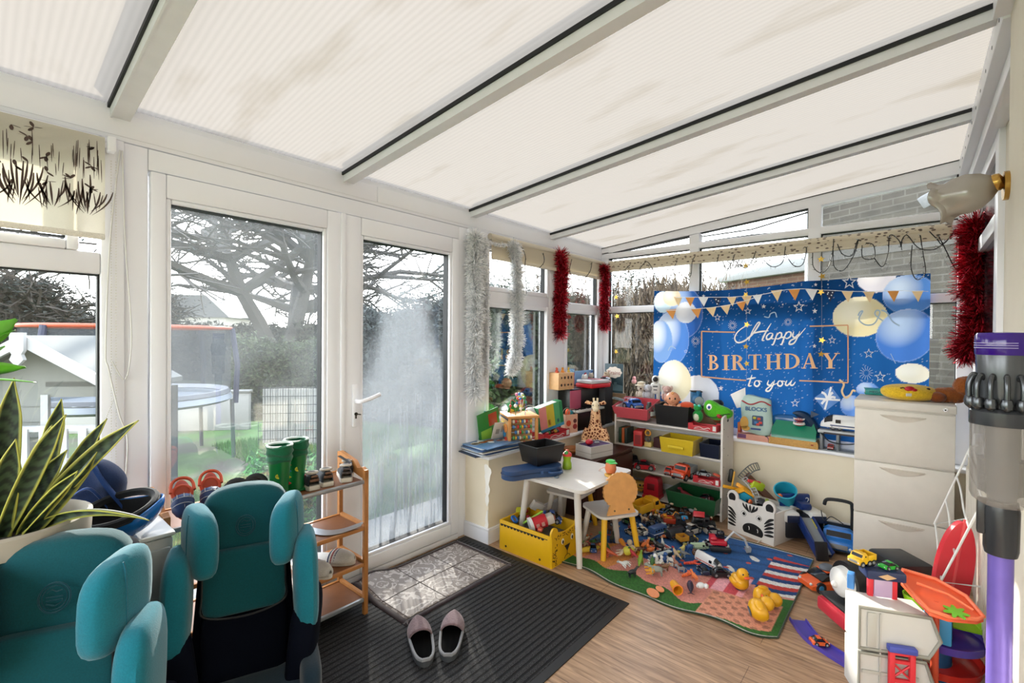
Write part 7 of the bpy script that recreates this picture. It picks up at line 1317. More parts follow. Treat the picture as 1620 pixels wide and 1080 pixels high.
# ---- corner: chest, boxes, giraffe
e = thing('wooden_chest', 'dark reddish wooden cupboard in the corner behind the giraffe', 'cupboard', (3.30, 1.92, 0)); MAH = mt('#3c1c14', .4, 'wood'); G().bx(-.33, .25, -.17, .165, .0, .44, b=.004).o('carcass', MAH, e); G().bx(-.34, .26, -.18, .17, .44, .455, b=.004).o('top', MAH, e)
for k in range(2): g = G(); g.bx(-.32+.29*k, -.045+.29*k, -.18, -.17, .03, .42, b=.003); d = g.o('door', MAH, e); g = G(); g.ball((-.07+.05*k, -.186, .24), .008); g.o('knob', CHROME, d)
e = bin_('toy_tray', 'white box lined in purple, with red toys, in front of the giraffe', (3.10, 1.84, .457), R(-12), .24, .16, .085, '#c2bdb7', .0); g = G(); g.bx(-.112, .112, -.072, .072, .078, .0795); obox(g, .229, .149, .083, .001, 0, .001); g.o('purple_lining', '#3f1f5a', e); g = G(); g.bx(-.121, .121, -.081, .081, .035, .04); g.o('lid_line', '#9b968f', e); tag(G().ball((0, 0, .02), (.04, .025, .022)).o('red_toy', RED, loc=(3.06, 1.86, .54)), 'glossy red plastic toy lying in the purple lined box', 'toy'); tag(G().torus((0, 0, .012), .014, .006).o('grey_ring', GREY, loc=(3.12, 1.83, .54)), 'small grey plastic ring beside the red toy in the box', 'toy')
e = thing('giraffe_plush', 'spotted giraffe soft toy sitting upright by the shelf', 'soft toy', (3.325, 1.965, .457), R(-148))
def gir():
    m, n, p = newmat('giraffe_plush_print'); tc = n.n('TexCoord'); vo = n.n('TexVoronoi', feature='DISTANCE_TO_EDGE'); vo.inputs['Scale'].default_value = 42; n.l(tc.outputs['Object'], vo.inputs['Vector']); c = n.n('ValToRGB'); c.color_ramp.elements[0].position = .13; c.color_ramp.elements[0].color = (*lin('#e3b487'), 1); c.color_ramp.elements[1].position = .17; c.color_ramp.elements[1].color = (*lin('#6b3018'), 1); n.l(vo.outputs[0], c.inputs[0]); n.l(c.outputs[0], p.inputs['Base Color']); p.inputs['Roughness'].default_value = .95; return m
GM = gir(); CRF = mt('#e2cfae', .9, 'plush'); g = G(); g.tube(smooth_path([(0, 0, .03), (0, 0, .10), (.0, 0, .18), (.015, 0, .25), (.025, 0, .31)], 4), [.075, .085, .092, .092, .088, .08, .07, .06, .052, .047, .044, .042, .041, .040, .038, .036, .034]); [g.tube([(.02, s*.06, .15), (.05, s*.085, .09), (.07, s*.085, .05)], [.03, .028, .026]) for s in (-1, 1)]; [g.tube([(.0, s*.05, .04), (.07, s*.08, .045), (.10, s*.09, .045)], [.045, .036, .032]) for s in (-1, 1)]; g.o('body', GM, e)
g = G(); g.ball((.045, 0, .345), (.045, .033, .036), rot=(0, R(35), 0)); g.ball((.075, 0, .322), (.028, .025, .022)); g.o('head', CRF, e); [G().tube([(.02, s*.03, .36), (.012, s*.07, .368), (.01, s*.085, .36)], [.012, .016, .006]).o('ear', GM, e) for s in (-1, 1)]; [G().tube([(.02, s*.014, .375), (.015, s*.016, .405)], [.007, .009]).o('horn', CRF, e) for s in (-1, 1)]; g = G(); [g.ball((.074, s*.022, .352), .005, n=8) for s in (-1, 1)]; g.o('eye', DKG, e)
[G().tube([(.10, s*.09, .045), (.14, s*.10, .045)], [.033, .03]).o('foot', CRF, e) for s in (-1, 1)]; [G().ball((.155, s*.105, .045), (.022, .032, .032)).o('hoof', mt('#3a1d12', .9, 'plush'), e) for s in (-1, 1)]
# ---- on the front sill
SZ = SILL+.012
e = thing('magazine_stack', 'messy stack of magazines on the left end of the front sill', 'magazines', (2.32, 2.17, SZ), R(-6)); r = random.Random(8)
for k, c_ in enumerate(('#1e2c44', '#b9c2c9', '#2a3f66', '#d3cfc6', '#7b8fa6', '#27456e', '#c9d0d3', '#557ba3')): tag(G().box((r.uniform(-.02, .02), r.uniform(-.015, .015), .004+.0075*k), (.40-.01*k, .23, .0065), b=.001, rot=(0, 0, r.uniform(-.12, .12))).o('magazine', mt(c_, .35, 'paper'), e))
g = G(); [g.prism(circ(r.uniform(-.15, .1), r.uniform(-.08, .08), r.uniform(.02, .05), 9, r.uniform(.015, .03)), .0006, m=k % 3, A=Matrix.Translation((0, 0, .0605))) for k in range(9)]; g.o('cover_print', ['#d9c8a8', '#a8572f', '#e4e6e6'], e)
def book(label, loc, rot, w, h, t, col, decs=()):
    e = thing('picture_book', label, 'book', loc, rot); G().box((0, 0, h/2), (w, t, h), b=.001).o('cover', P_(col, .35, 'paper'), e); G().box((.002, 0, h/2), (w*.98, t*.7, h*.985)).o('pages', '#ddd8cc', e)
    for (a, b_, c_, d_, col_) in decs: G().bx(-w/2+a*w, -w/2+b_*w, -t/2-.001, -t/2, c_*h, d_*h, b=.0003).o('cover_print', P_(col_, .4, 'paper'), e)
    return e
book('green comic book standing behind the magazines, leaning left', (2.40, 2.265, SZ+.01), (R(8), R(-14), R(-8)), .19, .26, .006, '#2f7a33', [(.1, .6, .1, .5, '#7fae3c'), (.5, .9, .55, .9, '#a33b22')]); book('green and blue picture book leaning right behind the bead maze', (2.56, 2.25, SZ+.02), (R(8), R(18), R(-8)), .18, .25, .006, '#2c7a2a', [(.1, .9, .05, .4, '#1f5f9a'), (.3, .7, .5, .8, '#b8472c'), (.1, .3, .6, .9, '#d5c12e')]); book('pale picture book with line drawings in front of the green comic', (2.42, 2.215, SZ+.06), (R(14), R(4), R(-6)), .13, .12, .005, '#c6c2b8', [(.2, .45, .3, .6, '#8d8a84'), (.55, .8, .4, .8, '#a09b92')]); book('turquoise edged book at the far left of the sill corner', (2.315, 2.27, SZ+.06), (R(6), R(9), R(-8)), .06, .20, .005, '#3f9a8c')
e = thing('activity_cube', 'wooden activity cube with abacus and gears, wire bead maze on top', 'activity cube', (2.55, 2.13, SZ), R(-34)); e.scale = (1.15, 1.15, 1.15); WD = mt('#c58a4c', .5, 'wood'); q = .085
for x_ in (-q, q):
    for y_ in (-q, q): G().bx(x_-.009, x_+.009, y_-.009, y_+.009, 0, .19, b=.002).o('post', WD, e)
G().bx(-.1, .1, -.1, .1, .185, .20, b=.003).o('top_board', WD, e); G().bx(-.1, .1, -.1, .1, 0, .014, b=.003).o('base_board', WD, e); G().bx(-q-.008, -q-.002, -q, q, .014, .186).bx(-q, q, -.0, .005, .014, .186).o('inner_panel', '#c9a878', e)
g = G(); [g.box((-q-.010, -q+.012*k, z_), (.002, .006, .012), rot=(R(35), 0, 0)) for z_ in (.022, .178) for k in range(15)]; g.o('striped_border', '#3d4f6b', e)
for y_, z_, r_, c_ in ((.045, .12, .024, '#3f9a48'), (.008, .135, .022, '#d8b82e'), (-.015, .085, .024, '#2d7fb0'), (-.05, .05, .02, '#c23a30'), (-.045, .12, .026, '#d98a45')): G().prism(star(12, r_, .86), .008, A=face_m((-q-.018, y_, z_), (0, 1, 0), (0, 0, 1)).copy()).o('gear', c_, e)
for k in range(5): 
    z_ = .035+.033*k; G().cyl((-q, -q-.002, z_), (q, -q-.002, z_), .002, n=6).o('rod', CHROME, e); g = G(); [g.cyl((-.065+.0135*i, -q-.002, z_), (-.055+.0135*i, -q-.002, z_), .011, n=10, m=(i+k) % 5) for i in range(9) if (i*7+k*3) % 5 != 1]; g.o('abacus_bead', ['#b9342b', '#4a8f4a', '#d8a13a', '#3c6ea0', '#d8c9ae'], e, kind='stuff')
r = random.Random(2)
for k in range(4): P = smooth_path([(-.07+.03*k, -.06, .2), (-.06+.03*k, -.03, .29), (.0, .03*(k-1), .25+.02*k), (.04, .04, .30), (.07-.02*k, .06, .2)], 7); G().tube(P, .0022, n=5).o('maze_wire', ['#b03a34', '#3c7d4a', '#d8d4c8', '#2f6aa0'][k], e); [G().ball(P[r.randint(3, 24)], r.uniform(.008, .012), n=9).o('maze_bead', c_, e) for c_ in ('#c83c34', '#d9c23a', '#3f8f4f', '#2e6fb5', '#e2dfd8', '#d77a9a')]
crate('long red fruit crate full of small toys, between abacus and gift bag', (2.94, 2.135, SZ), R(-3), .31, .13, .055)
r = random.Random(6)
for k, (c_, lab) in enumerate((('#d8d6d0', 'white plastic bit'), ('#b02a2a', 'red plastic bit'), ('#3f7a3a', 'green plastic bit'), ('#26282c', 'black plastic bit'), ('#8a3a2a', 'brown plastic bit'), ('#c9a13a', 'ochre plastic bit'), ('#5a6a7a', 'slate plastic bit'))): tag(G().box((0, 0, 0), (.03, .025, .02), b=.006).o('toy_piece', c_, loc=(2.83+.036*k, 2.13+r.uniform(-.03, .03), SZ+.035), rot=(r.uniform(0, 1), r.uniform(0, 1), k)), '%s in the long red fruit crate' % lab, 'toy piece')
carton('game_box', 'striped pink, yellow and green game carton tilted on the red crate', (2.98, 2.17, SZ+.06), (R(4), R(-12), R(-14)), (.24, .07, .20), '#1f7a48', [('f', .0, .30, .12, 1, '#dc8a86'), ('f', .30, .62, .12, 1, '#cdb93a'), ('f', .62, .86, .12, 1, '#4fa06a'), ('f', 0, 1, 0, .12, '#3a8fb5'), ('f', .34, .44, .2, .42, '#c4572e'), ('f', .70, .80, .2, .34, '#2c4f8a'), ('t', .1, .8, .1, .9, '#d9d6cf')], 'box')
e = thing('plastic_bag', 'crumpled white plastic bag behind the activity cube', 'bag', (2.79, 2.235, SZ+.06), R(-20)); g = G(); sup(g, (0, 0, .085), (.085, .028, .085), .8, .8, n=36, k=22, fn=lambda x, y, z: (x+.008*math.sin(70*z), y+.008*math.sin(80*x+20*z), z+.008*math.sin(60*x))); g.o('bag_body', mt('#dcdfe4', .3, 'paper'), e); g = G(); g.torus((0, 0, .10), .09, .003, rot=(R(90), 0, 0), arc=(.3, PI-.3)); g.o('handle', '#a39b90', e)
e = thing('gift_bag', 'pale pink paper gift bag printed with fruit, at the end of the crate', 'gift bag', (3.19, 2.13, SZ), R(-18)); g = G(); obox(g, .125, .06, .15, .002, 0); g.o('paper_body', mt('#d6a58c', .6, 'paper'), e); g = G(); g.torus((0, -.03, .15), .045, .0025, rot=(R(90), 0, 0), arc=(0, PI)); g.torus((0, .03, .15), .045, .0025, rot=(R(90), 0, 0), arc=(0, PI)); g.o('handle', '#8a8a78', e)
for x_, z_, rr_, c_ in ((-.03, .08, .024, '#c8452a'), (.035, .05, .022, '#8f2a2a'), (.035, .095, .018, '#5a2a28'), (-.035, .03, .014, '#2f5a34')): G().prism(circ(x_, z_, rr_, 14), .001, A=face_m((0, -.0305, 0), (1, 0, 0), (0, 0, 1))).o('fruit_print', mt(c_, .6, 'paper'), e)
tag(G().ball((0, 0, 0), (.022, .02, .03)).o('orange_toy', ORG, loc=(3.165, 2.13, SZ+.165)), 'orange toy ball sticking out of the gift bag', 'toy'); tag(G().box((0, 0, 0), (.05, .02, .05), b=.008).o('teal_toy', '#2a8a9a', loc=(3.215, 2.13, SZ+.15), rot=(.2, .3, .2)), 'teal plastic toy sticking out of the gift bag', 'toy')
e = thing('toy_piano', 'black toy piano with a pale key strip on the sill corner', 'toy piano', (3.45, 2.18, SZ), R(-4)); g = G(); BLK = mt('#0b0b0d', .3); g.bx(-.20, .22, -.03, .10, 0, .34, b=.006); g.bx(-.20, .22, -.10, -.03, 0, .15, b=.006); g.o('case', BLK, e); G().bx(-.18, .20, -.105, -.035, .152, .168, b=.002).o('keyboard', '#c9c7c1', e); g = G(); [g.bx(-.165+.025*k, -.155+.025*k, -.07, -.035, .168, .176) for k in range(14) if k % 7 not in (2, 6)]; g.o('black_key', BLK, e, kind=None); G().bx(-.20, -.05, -.034, -.028, .17, .33, b=.004).o('pink_edge', '#b0506a', e)
tag(G().lathe((0, 0, 0), [(.002, 0), (.07, .002), (.085, .02), (.08, .03), (.06, .01), (.002, .008)], n=24, cap=False).o('wooden_bowl', mt('#a8682c', .5, 'wood'), loc=(3.08, 2.015, .457+.001)), 'honey coloured wooden bowl beside the giraffe', 'bowl')
e = thing('shape_sorter', 'wooden shape sorter cube with star and heart holes, on the black piano', 'shape sorter', (3.22, 2.235, SZ+.343), R(-8)); SZ2 = SZ+.343; G().box((0, 0, .07), (.19, .12, .14), b=.004).o('wooden_box', mt('#d5a878', .5, 'wood'), e); G().box((.1, 0, .07), (.004, .116, .13), b=.001).o('pink_panel', '#b53a5c', e)
g = G(); A_ = face_m((0, -.0605, 0), (1, 0, 0), (0, 0, 1)); [g.prism([(x_+a, z_+b_) for a, b_ in sh], .0008, A=A_) for x_, z_, sh in ((-.06, .10, circ(0, 0, .013, 3)), (-.02, .10, circ(0, 0, .012, 12)), (.022, .10, rrect(.018, .024, .003)), (.06, .10, circ(0, 0, .010, 12, .014)), (-.06, .04, circ(0, 0, .012, 8)), (-.02, .04, star(5, .017)), (.022, .04, circ(0, 0, .014, 10, .008)), (.06, .04, star(4, .017)))]; g.o('shape_hole', '#3a2318', e, kind='stuff')
for k, c_ in enumerate(('#c04a2a', '#b5352c', '#d8892e', '#e0a23a', '#d8b84a')): G().lathe((-.07+.035*k, (-.02, .02)[k % 2], .14), [(.013, 0), (.013, .012), (.006, .02), (.008, .035), (.002, .042)], n=12).o('peg_figure', c_, e)
for c_, lab, px, py, y_, rr_ in (('#d6d6d3', 'round white toy teapot beside the shape sorter', 925, 612, 2.2, .042), ('#b9a48c', 'beige baby soft toy on the corner pile', 960, 598, 2.17, .045), ('#b8ab9c', 'small grey beige soft toy mouse on the corner pile', 935, 594, 2.22, .035), ('#cf8f8c', 'small pink soft toy right of the red craft box', 1003, 622, 2.02, .026)):
    p_ = at(px, py, 1, y_); e = thing('plush_toy' if 'soft' in lab else 'toy_teapot', lab, 'soft toy' if 'soft' in lab else 'toy teapot', (p_.x, p_.y, SZ+.34)); h_ = p_.z-SZ-.34; g = G(); g.ball((0, 0, rr_*.8), (rr_, rr_*.9, rr_*.95)); g.ball((0, 0, max(rr_*1.9, h_)), rr_*.7); g.o('body', mt(c_, .8, 'plush' if 'soft' in lab else 'plastic'), e); g = G(); [g.ball((s*rr_*.6, 0, max(rr_*1.9, h_)+rr_*.55), rr_*.25, n=8) for s in (-1, 1)]; g.o('ear' if 'soft' in lab else 'lid_knob', mt(c_, .8, 'plush'), e)
e = thing('craft_case', 'red craft case with a clear lid on top of the piano', 'craft case', (3.56, 2.13, SZ+.343), R(-12)); g = G(); g.box((0, 0, .018), (.25, .19, .036), b=.01); g.o('tray', '#c81a26', e); g = G(); g.box((0, 0, .052), (.24, .18, .032), b=.012); g.o('clear_lid', mt('#c3c3c6', .15), e); g = G(); [g.box((-.07+.045*k, 0, .0685), (.03, .14, .002), m=k % 3, rot=.1*k) for k in range(4)]; g.o('pencils', ['#6a3a44', '#3d4a5c', '#b84a52'], e)
# train book and boxes on the end sill behind the shelf
carton('cardboard_box', 'plain brown cardboard box on the sill behind the toy shelf', (3.935, 1.60, SZ), 0, (.10, .80, .22), '#8a6a48'); carton('cardboard_box', 'brown cardboard box standing in the sill corner under the train book', (3.93, 2.13, SZ), 0, (.11, .2, .26), '#7d6042')
bk = thing('train_book', 'dark picture book titled Trains standing in the corner', 'book', (3.93, 2.125, SZ+.262), (0, R(0), 0)); G().box((0, 0, .135), (.012, .19, .27), b=.001).o('cover', '#25414a', bk); G().box((.001, -.001, .135), (.009, .19, .264)).o('pages', '#c8c4ba', bk); A_ = face_m((-.0065, 0, 0), (0, -1, 0), (0, 0, 1)); g = G(); g.prism([(0+.080*math.cos(t)*(1+.06*math.cos(9*t)), .19+.052*math.sin(t)*(1+.06*math.cos(9*t))) for t in np.linspace(0, 2*PI, 60)[:-1]], .001, A=A_); g.o('steam_cloud', '#d9cfc3', bk); text('Trains', .052, .0004, '#8a3a33', 'title_lettering', bk, M=A_ @ Matrix.Translation((0, .185, .0015)))
g = G(); g.prism([(-.09, .02), (.09, .02), (.09, .07), (.03, .08), (.03, .10), (-.0, .10), (-.0, .075), (-.09, .065)], .001, A=A_); g.o('engine_print', '#55707a', bk)
e = thing('toy_robot', 'white toy robot with a black visor standing behind the shelf', 'toy robot', (3.93, 1.72, SZ+.222), R(-160)); g = G(); g.ball((0, 0, .19), (.034, .032, .036)); g.box((0, 0, .11), (.05, .085, .10), b=.02); [g.tube([(0, s*.05, .14), (.01, s*.065, .09), (.02, s*.06, .05)], .014) for s in (-1, 1)]; [g.tube([(0, s*.022, .07), (0, s*.025, 0)], .018) for s in (-1, 1)]; g.o('body', WHI, e); g = G(); g.ball((.018, 0, .192), (.022, .024, .024)); g.o('visor', DKG, e); g = G(); g.box((.026, 0, .13), (.002, .04, .012), m=0); g.box((.026, 0, .10), (.002, .03, .01)); g.o('chest_print', '#5a5c60', e)
for lab, y_, c_, c2_ in (('white and brown soft toy dog with a beige hat behind the shelf', 1.84, '#cfc4b4', '#4a2e24'), ('grey and white astronaut soft toy beside the white robot', 1.775, '#b8b9bf', '#d9d9dc'), ('pale pink soft toy between the robot and the doll', 1.60, '#c9a39a', '#d6bdb4')):
    e = thing('plush_toy', lab, 'soft toy', (3.90, y_, SZ+.222), R(-160)); g = G(); g.ball((0, 0, .045), (.036, .036, .045)); g.ball((.005, 0, .11), (.035, .035, .034)); [g.ball((.01, s*.035, .05), (.012, .012, .03), n=8) for s in (-1, 1)]; g.o('body', mt(c_, .9, 'plush'), e); g = G(); [g.ball((0, s*.032, .125), (.010, .014, .022), n=8) for s in (-1, 1)]; g.ball((.036, 0, .105), .009, n=8); g.o('ear', mt(c2_, .9, 'plush'), e)
    if 'hat' in lab: g = G(); g.lathe((0, 0, .130), [(.055, 0), (.05, .005), (.036, .008), (.034, .03), (.002, .038)]); g.o('hat', fab('#cdbfa6'), e)
vehicle('car', 'red toy racing car on top of the corner pile before the train book', (3.72, 2.10, SZ+.36), R(-140), .15, '#a82032', W=.09); carton('toy_box_carton', 'dark grey carton under the red racing car in the corner', (3.76, 2.17, SZ), 0, (.14, .17, .355), '#2b2c30'); tag(G().box((0, 0, .01), (.14, .10, .02), b=.006).o('grey_fleece', mt('#6f7a7c', .9, 'plush'), loc=(3.74, 1.98, .80), rot=(.2, .1, .4)), 'crumpled grey blue fleece at the left end of the toy shelf', 'fleece')
e = thing('sky_card', 'pale blue card with red hearts propped in the front corner window', 'card', (3.62, 2.275, SZ+.36), (R(8), 0, 0)); G().box((0, 0, .06), (.30, .003, .12)).o('card_sheet', '#8db3dc', e); [G().prism(circ(x_, z_, .022, 12), .001, A=face_m((0, -.0025, 0), (1, 0, 0), (0, 0, 1))).o('heart_print', c_, e) for x_, z_, c_ in ((.02, .08, '#c04a5a'), (.10, .05, '#d4506a'), (.13, .09, '#3a6fc0'))]
# ---- end sill, right of the shelf
e = thing('blocks_bag', 'pale blue printed bag of toy blocks leaning on the end sill', 'toy bag', (3.925, .905, SZ+.045), (0, R(0), R(4))); g = G(); sup(g, (0, 0, .145), (.04, .105, .145), .35, .35, n=34, k=22, fn=lambda x, y, z: (x+.004*math.sin(40*y)-.10*z*.5*.2, y+.006*math.sin(25*z), z+.010*math.sin(y*25))); g.o('bag_body', mt('#a9c3bd', .35, 'paper'), e); A_ = face_m((-.042, 0, .145), (0, -1, 0), (0, 0, 1))
g = G(); g.tube([A_ @ Vector((x_, .098+.014*math.sin(x_*40), .0)) for x_ in np.linspace(-.1, .1, 18)], .0055, n=6); g.o('red_wave', '#a3313a', e); G().prism(rrect(.075, .075, .008, cx=.012, cy=-.035), .004, A=A_).o('window_patch', '#23436a', e)
for x_, y_, c_ in ((-.008, -.015, '#b5b436'), (.022, -.02, '#c8542f'), (.032, -.048, '#c9372c'), (.0, -.05, '#2f6fb0'), (.015, -.062, '#c9372c')): G().box(A_ @ Vector((x_, y_, .007)), (.006, .022, .018), b=.002).o('block_print', c_, e)
text('BLOCKS', .040, .0006, '#2a5f8a', 'bag_lettering', e, M=A_ @ Matrix.Translation((0, .05, .002)), off=.0012); G().prism(rrect(.07, .014, .006, cx=0, cy=-.10), .002, A=A_).o('blue_pill_print', '#37508a', e); g = G(); g.prism(circ(-.08, -.06, .03, 12, .05), .002, A=A_); g.prism(circ(-.07, -.10, .03, 12, .02), .002, A=A_); g.o('yellow_print', '#c9983a', e)
carton('pink_board', 'flat pink cardboard box under the blocks bag', (3.935, .905, SZ), 0, (.10, .26, .044), '#d59a86', [('l', .75, .98, .2, .9, '#6a3a6a')]); carton('red_carton', 'narrow red and orange carton beside the white shelf panel', (3.945, 1.03, SZ), 0, (.05, .02, .12), '#c0392b', [('l', 0, 1, .5, 1, '#d2732e')])
animal('quad', 'purple and grey rubber toy lizard on the end sill', (3.895, .80, SZ), 1.8, .07, '#6a3f6e', '#4a4a3a')
e = thing('shark_playset', 'toy shark bursting from a green wave base with sandy rocks', 'toy playset', (3.935, .655, SZ), 0); sup(G(), (0, 0, 0), (1, 1, 1)); g = G(); g.loft([[(x_*k, y_*k2, z_) for x_, y_ in ((-.07, -.155), (.06, -.15), (.06, .15), (-.07, .155))] for k, k2, z_ in ((1, 1, 0), (.98, 1.0, .035), (.9, .95, .05))]); g.o('sand_base', mt('#c09658', .9, 'plush'), e)
g = G(); g.loft([[(x_*k+ox, y_*k2, z_) for x_, y_ in ((-.062, -.14), (.055, -.14), (.055, .14), (-.062, .14))] for k, k2, z_, ox in ((1, 1, .045, 0), (.95, 1, .08, .0), (.75, 1.0, .12, .01), (.5, .85, .17, .02), (.3, .7, .19, .03))]); g.o('wave', mt('#0f7a5c', .2), e); g = G(); sup(g, (.02, .04, .165), (.03, .12, .05), .7, .7); g.o('blue_splash', mt('#1d5a92', .15), e)
sk = G(); sk.tube(smooth_path([(.03, -.12, .08), (.02, -.09, .16), (-.005, -.055, .215), (-.02, -.02, .235), (-.03, .01, .235)], 4), [.05, .05, .05, .048, .046, .044, .042, .04, .038, .034, .03, .026, .022, .018, .012, .008, .004]); sk.prism([(0, 0), (.05, .03), (.0, .05)], .006, A=face_m((.0, -.10, .21), (0, -1, 0), (0, 0, 1))); s2 = sk.o('shark_body', mt('#12304f', .3), e); g = G(); g.ball((-.045, -.035, .165), (.035, .035, .016)); g.ball((-.05, -.035, .196), (.028, .030, .012)); g.o('mouth', '#a3182a', s2)
g = G(); [g.cyl((-.045-.032*math.cos(t), -.035+.034*math.sin(t), z0_), (-.047-.032*math.cos(t), -.035+.034*math.sin(t), z0_+dz_), .004, .0005, n=5) for t in np.linspace(-1.3, 1.3, 9) for z0_, dz_ in ((.168, .016), (.208, -.014))]; g.torus((-.045, -.035, .165), .034, .005, n=18); g.o('teeth', WHI, s2); G().box((-.073, -.12, .028), (.002, .015, .008)).o('red_button', '#8a1f16', e)
vehicle('train', 'white bullet toy train with a navy stripe on a raised grey track', (3.93, .345, SZ+.145), R(90), .30, '#dcdcda', '#22386a', W=.07, name='toy_train'); e = thing('track_bridge', 'grey plastic railway bridge holding up the white bullet train', 'toy track', (3.93, .37, SZ)); G().box((0, 0, .132), (.11, .27, .020), b=.004).o('deck', '#b3b6b8', e); [G().box((0, y_, .062), (.09, .018, .124), b=.003).o('pillar', '#6f7478', e) for y_ in (-.11, .02, .115)]; G().box((0, 0, .004), (.11, .27, .008), b=.002).o('base', '#7c8286', e); g = G(); g.bx(-.056, -.054, -.12, .10, .118, .13); g.o('side_label', '#2a2224', e)
vehicle('truck', 'small red and white toy truck parked under the grey bridge', (3.905, .43, SZ+.009), R(180), .07, '#9c2c28', '#d6d2cb', W=.035); tag(G().tube(smooth_path([(0, .14, .15), (-.01, .10, .10), (-.02, .06, .07), (-.01, .0, .06), (-.02, -.06, .07), (0, -.1, .08)]), .004, n=6).o('black_cable', '#18191b', loc=(3.885, .37, SZ)), 'black cable looping down from the white bullet train', 'cable')
# ---- cabinet top
e = thing('green_book', 'thick turquoise hardback book lying flat on the filing cabinet', 'book', at(1400, 624, 2, .992), R(-83)); ez = .0; G().box((0, 0, .003), (.215, .135, .004), b=.001).box((0, 0, .034), (.215, .135, .004), b=.001).box((0, -.0665, .0185), (.215, .004, .033), b=.001).o('cover', mt('#1c8f86', .4, 'paper'), e); G().box((.0, .002, .0185), (.205, .128, .027)).o('pages', '#d9c48a', e); text('MEGAMONSTER', .024, .0004, '#12324a', 'spine_lettering', e, M=face_m((0, -.069, .018), (1, 0, 0), (0, 0, 1))); g = G(); [g.prism(circ(-.07+.05*k, 0, .018, 10, .03), .0006, A=Matrix.Translation((0, 0, .0365))) for k in range(4)]; g.o('cover_print', '#3fb7ac', e)
e = thing('yellow_cushion', 'round yellow winking face plush cushion lying on the filing cabinet', 'cushion', (3.70, .02, 1.035), (0, 0, R(-60))); g = G(); sup(g, (0, 0, 0), (.14, .11, .048), .8, .95, n=34, k=18, fn=lambda x, y, z: (x, y+.3*z, z)); g.o('cushion_body', mt('#ddb52c', .85, 'plush'), e)
for nm_, c_, P in (('lips', '#b81f2a', None), ('eye', '#2b1a12', (.055, -.078, .028))):
    g = G()
    if P is None: g.ball((-.045, -.085, .028), (.026, .014, .016)); g.ball((-.025, -.09, .020), (.018, .012, .012))
    else: g.ball(P, (.010, .007, .008)); g.tube([(-.085, -.07, .03), (-.075, -.078, .035), (-.066, -.075, .03)], .003, n=5); g.tube([(.085, -.06, .02), (.095, -.05, .012), (.10, -.045, .004)], .003, n=5)
    g.o(nm_, c_, e)
G().box((-.06, -.105, -.005), (.03, .004, .018), b=.002).o('care_tag', WHI, e)
e = thing('brown_teddy', 'brown curly teddy bear lying on the cabinet behind the vacuum', 'soft toy', (3.70, -.145, 1.03), R(-75)); TB = mt('#8a4d22', .95, 'plush'); g = G(); sup(g, (.02, .02, .0), (.085, .05, .045), .9, .9, n=30, k=18, fn=lambda x, y, z: (x+.003*math.sin(200*y), y+.003*math.sin(220*x), z+.003*math.sin(180*x+150*y))); g.o('leg', TB, e); g = G(); sup(g, (.10, .0, .055), (.07, .055, .06), .9, .9, n=30, k=18, fn=lambda x, y, z: (x+.003*math.sin(200*y), y+.003*math.sin(220*x), z+.003*math.sin(180*x+150*y))); g.o('body', TB, e); G().ball((-.045, -.015, -.012), (.042, .045, .032)).o('foot', mt('#7a3f1c', .95, 'plush'), e)
# ---- on the little table
e = thing('blue_case', 'blue plastic instrument case lying on the white table', 'case', (2.33, 1.81, .483), R(-20)); e.scale = (.9, .9, .95); BC = mt('#1f3d66', .4); P = [(-.20+.06*math.cos(t)*1, .0+.075*math.sin(t)) for t in np.linspace(PI/2, 3*PI/2, 12)]+[(-.05, -.075), (.0, -.085), (.09+.0, -.11)]+[(.10+.10*math.cos(t), .11*math.sin(t)) for t in np.linspace(-PI/2, PI/2, 14)]+[(.0, .085), (-.05, .075)]; g = G(); g.prism(P, .03); g.prism([(x*.99, y*.98) for x, y in P], .026, A=Matrix.Translation((0, 0, .032))); g.o('case_shell', BC, e); g = G(); g.tube([(x*1.005, y*1.01, .031) for x, y in P], .003, n=5, closed=True); g.o('seam', mt('#162c4c', .4), e); g = G(); g.tube(smooth_path([(.05, -.10, .03), (.06, -.135, .032), (.13, -.14, .032), (.15, -.09, .03)]), .008, n=8); g.o('handle', BC, e); G().box((.0, -.088, .032), (.02, .006, .02), b=.002).o('latch', mt('#335788', .3), e)
bin_('black_tub', 'glossy black plastic tub standing on the blue case', (2.42, 1.83, .545), R(-12), .20, .15, .115, '#0a0a0c', .02); tag(G().ball((0, 0, 0), (.012, .010, .008)).o('white_bead', WHI, loc=(2.44, 1.80, .662-.09)), 'white plastic bead inside the black tub', 'bead')
e = thing('sippy_cup', 'green sippy cup with a red lid on the white table', 'cup', at(897, 741, 2, .482), .3); g = G(); g.lathe((0, 0, 0), [(.002, 0), (.028, .0), (.032, .01), (.030, .035), (.024, .055), (.028, .08), (.029, .088)], n=26); g.o('cup_body', mt('#86a81e', .25), e); g = G(); g.lathe((0, 0, .086), [(.031, 0), (.032, .012), (.024, .022), (.012, .028), (.010, .038), (.004, .04)], n=24); g.o('lid', '#cf3f36', e); g = G(); g.ball((-.018, 0, .108), (.016, .014, .014)); g.o('spout_cover', '#3f9a48', e)
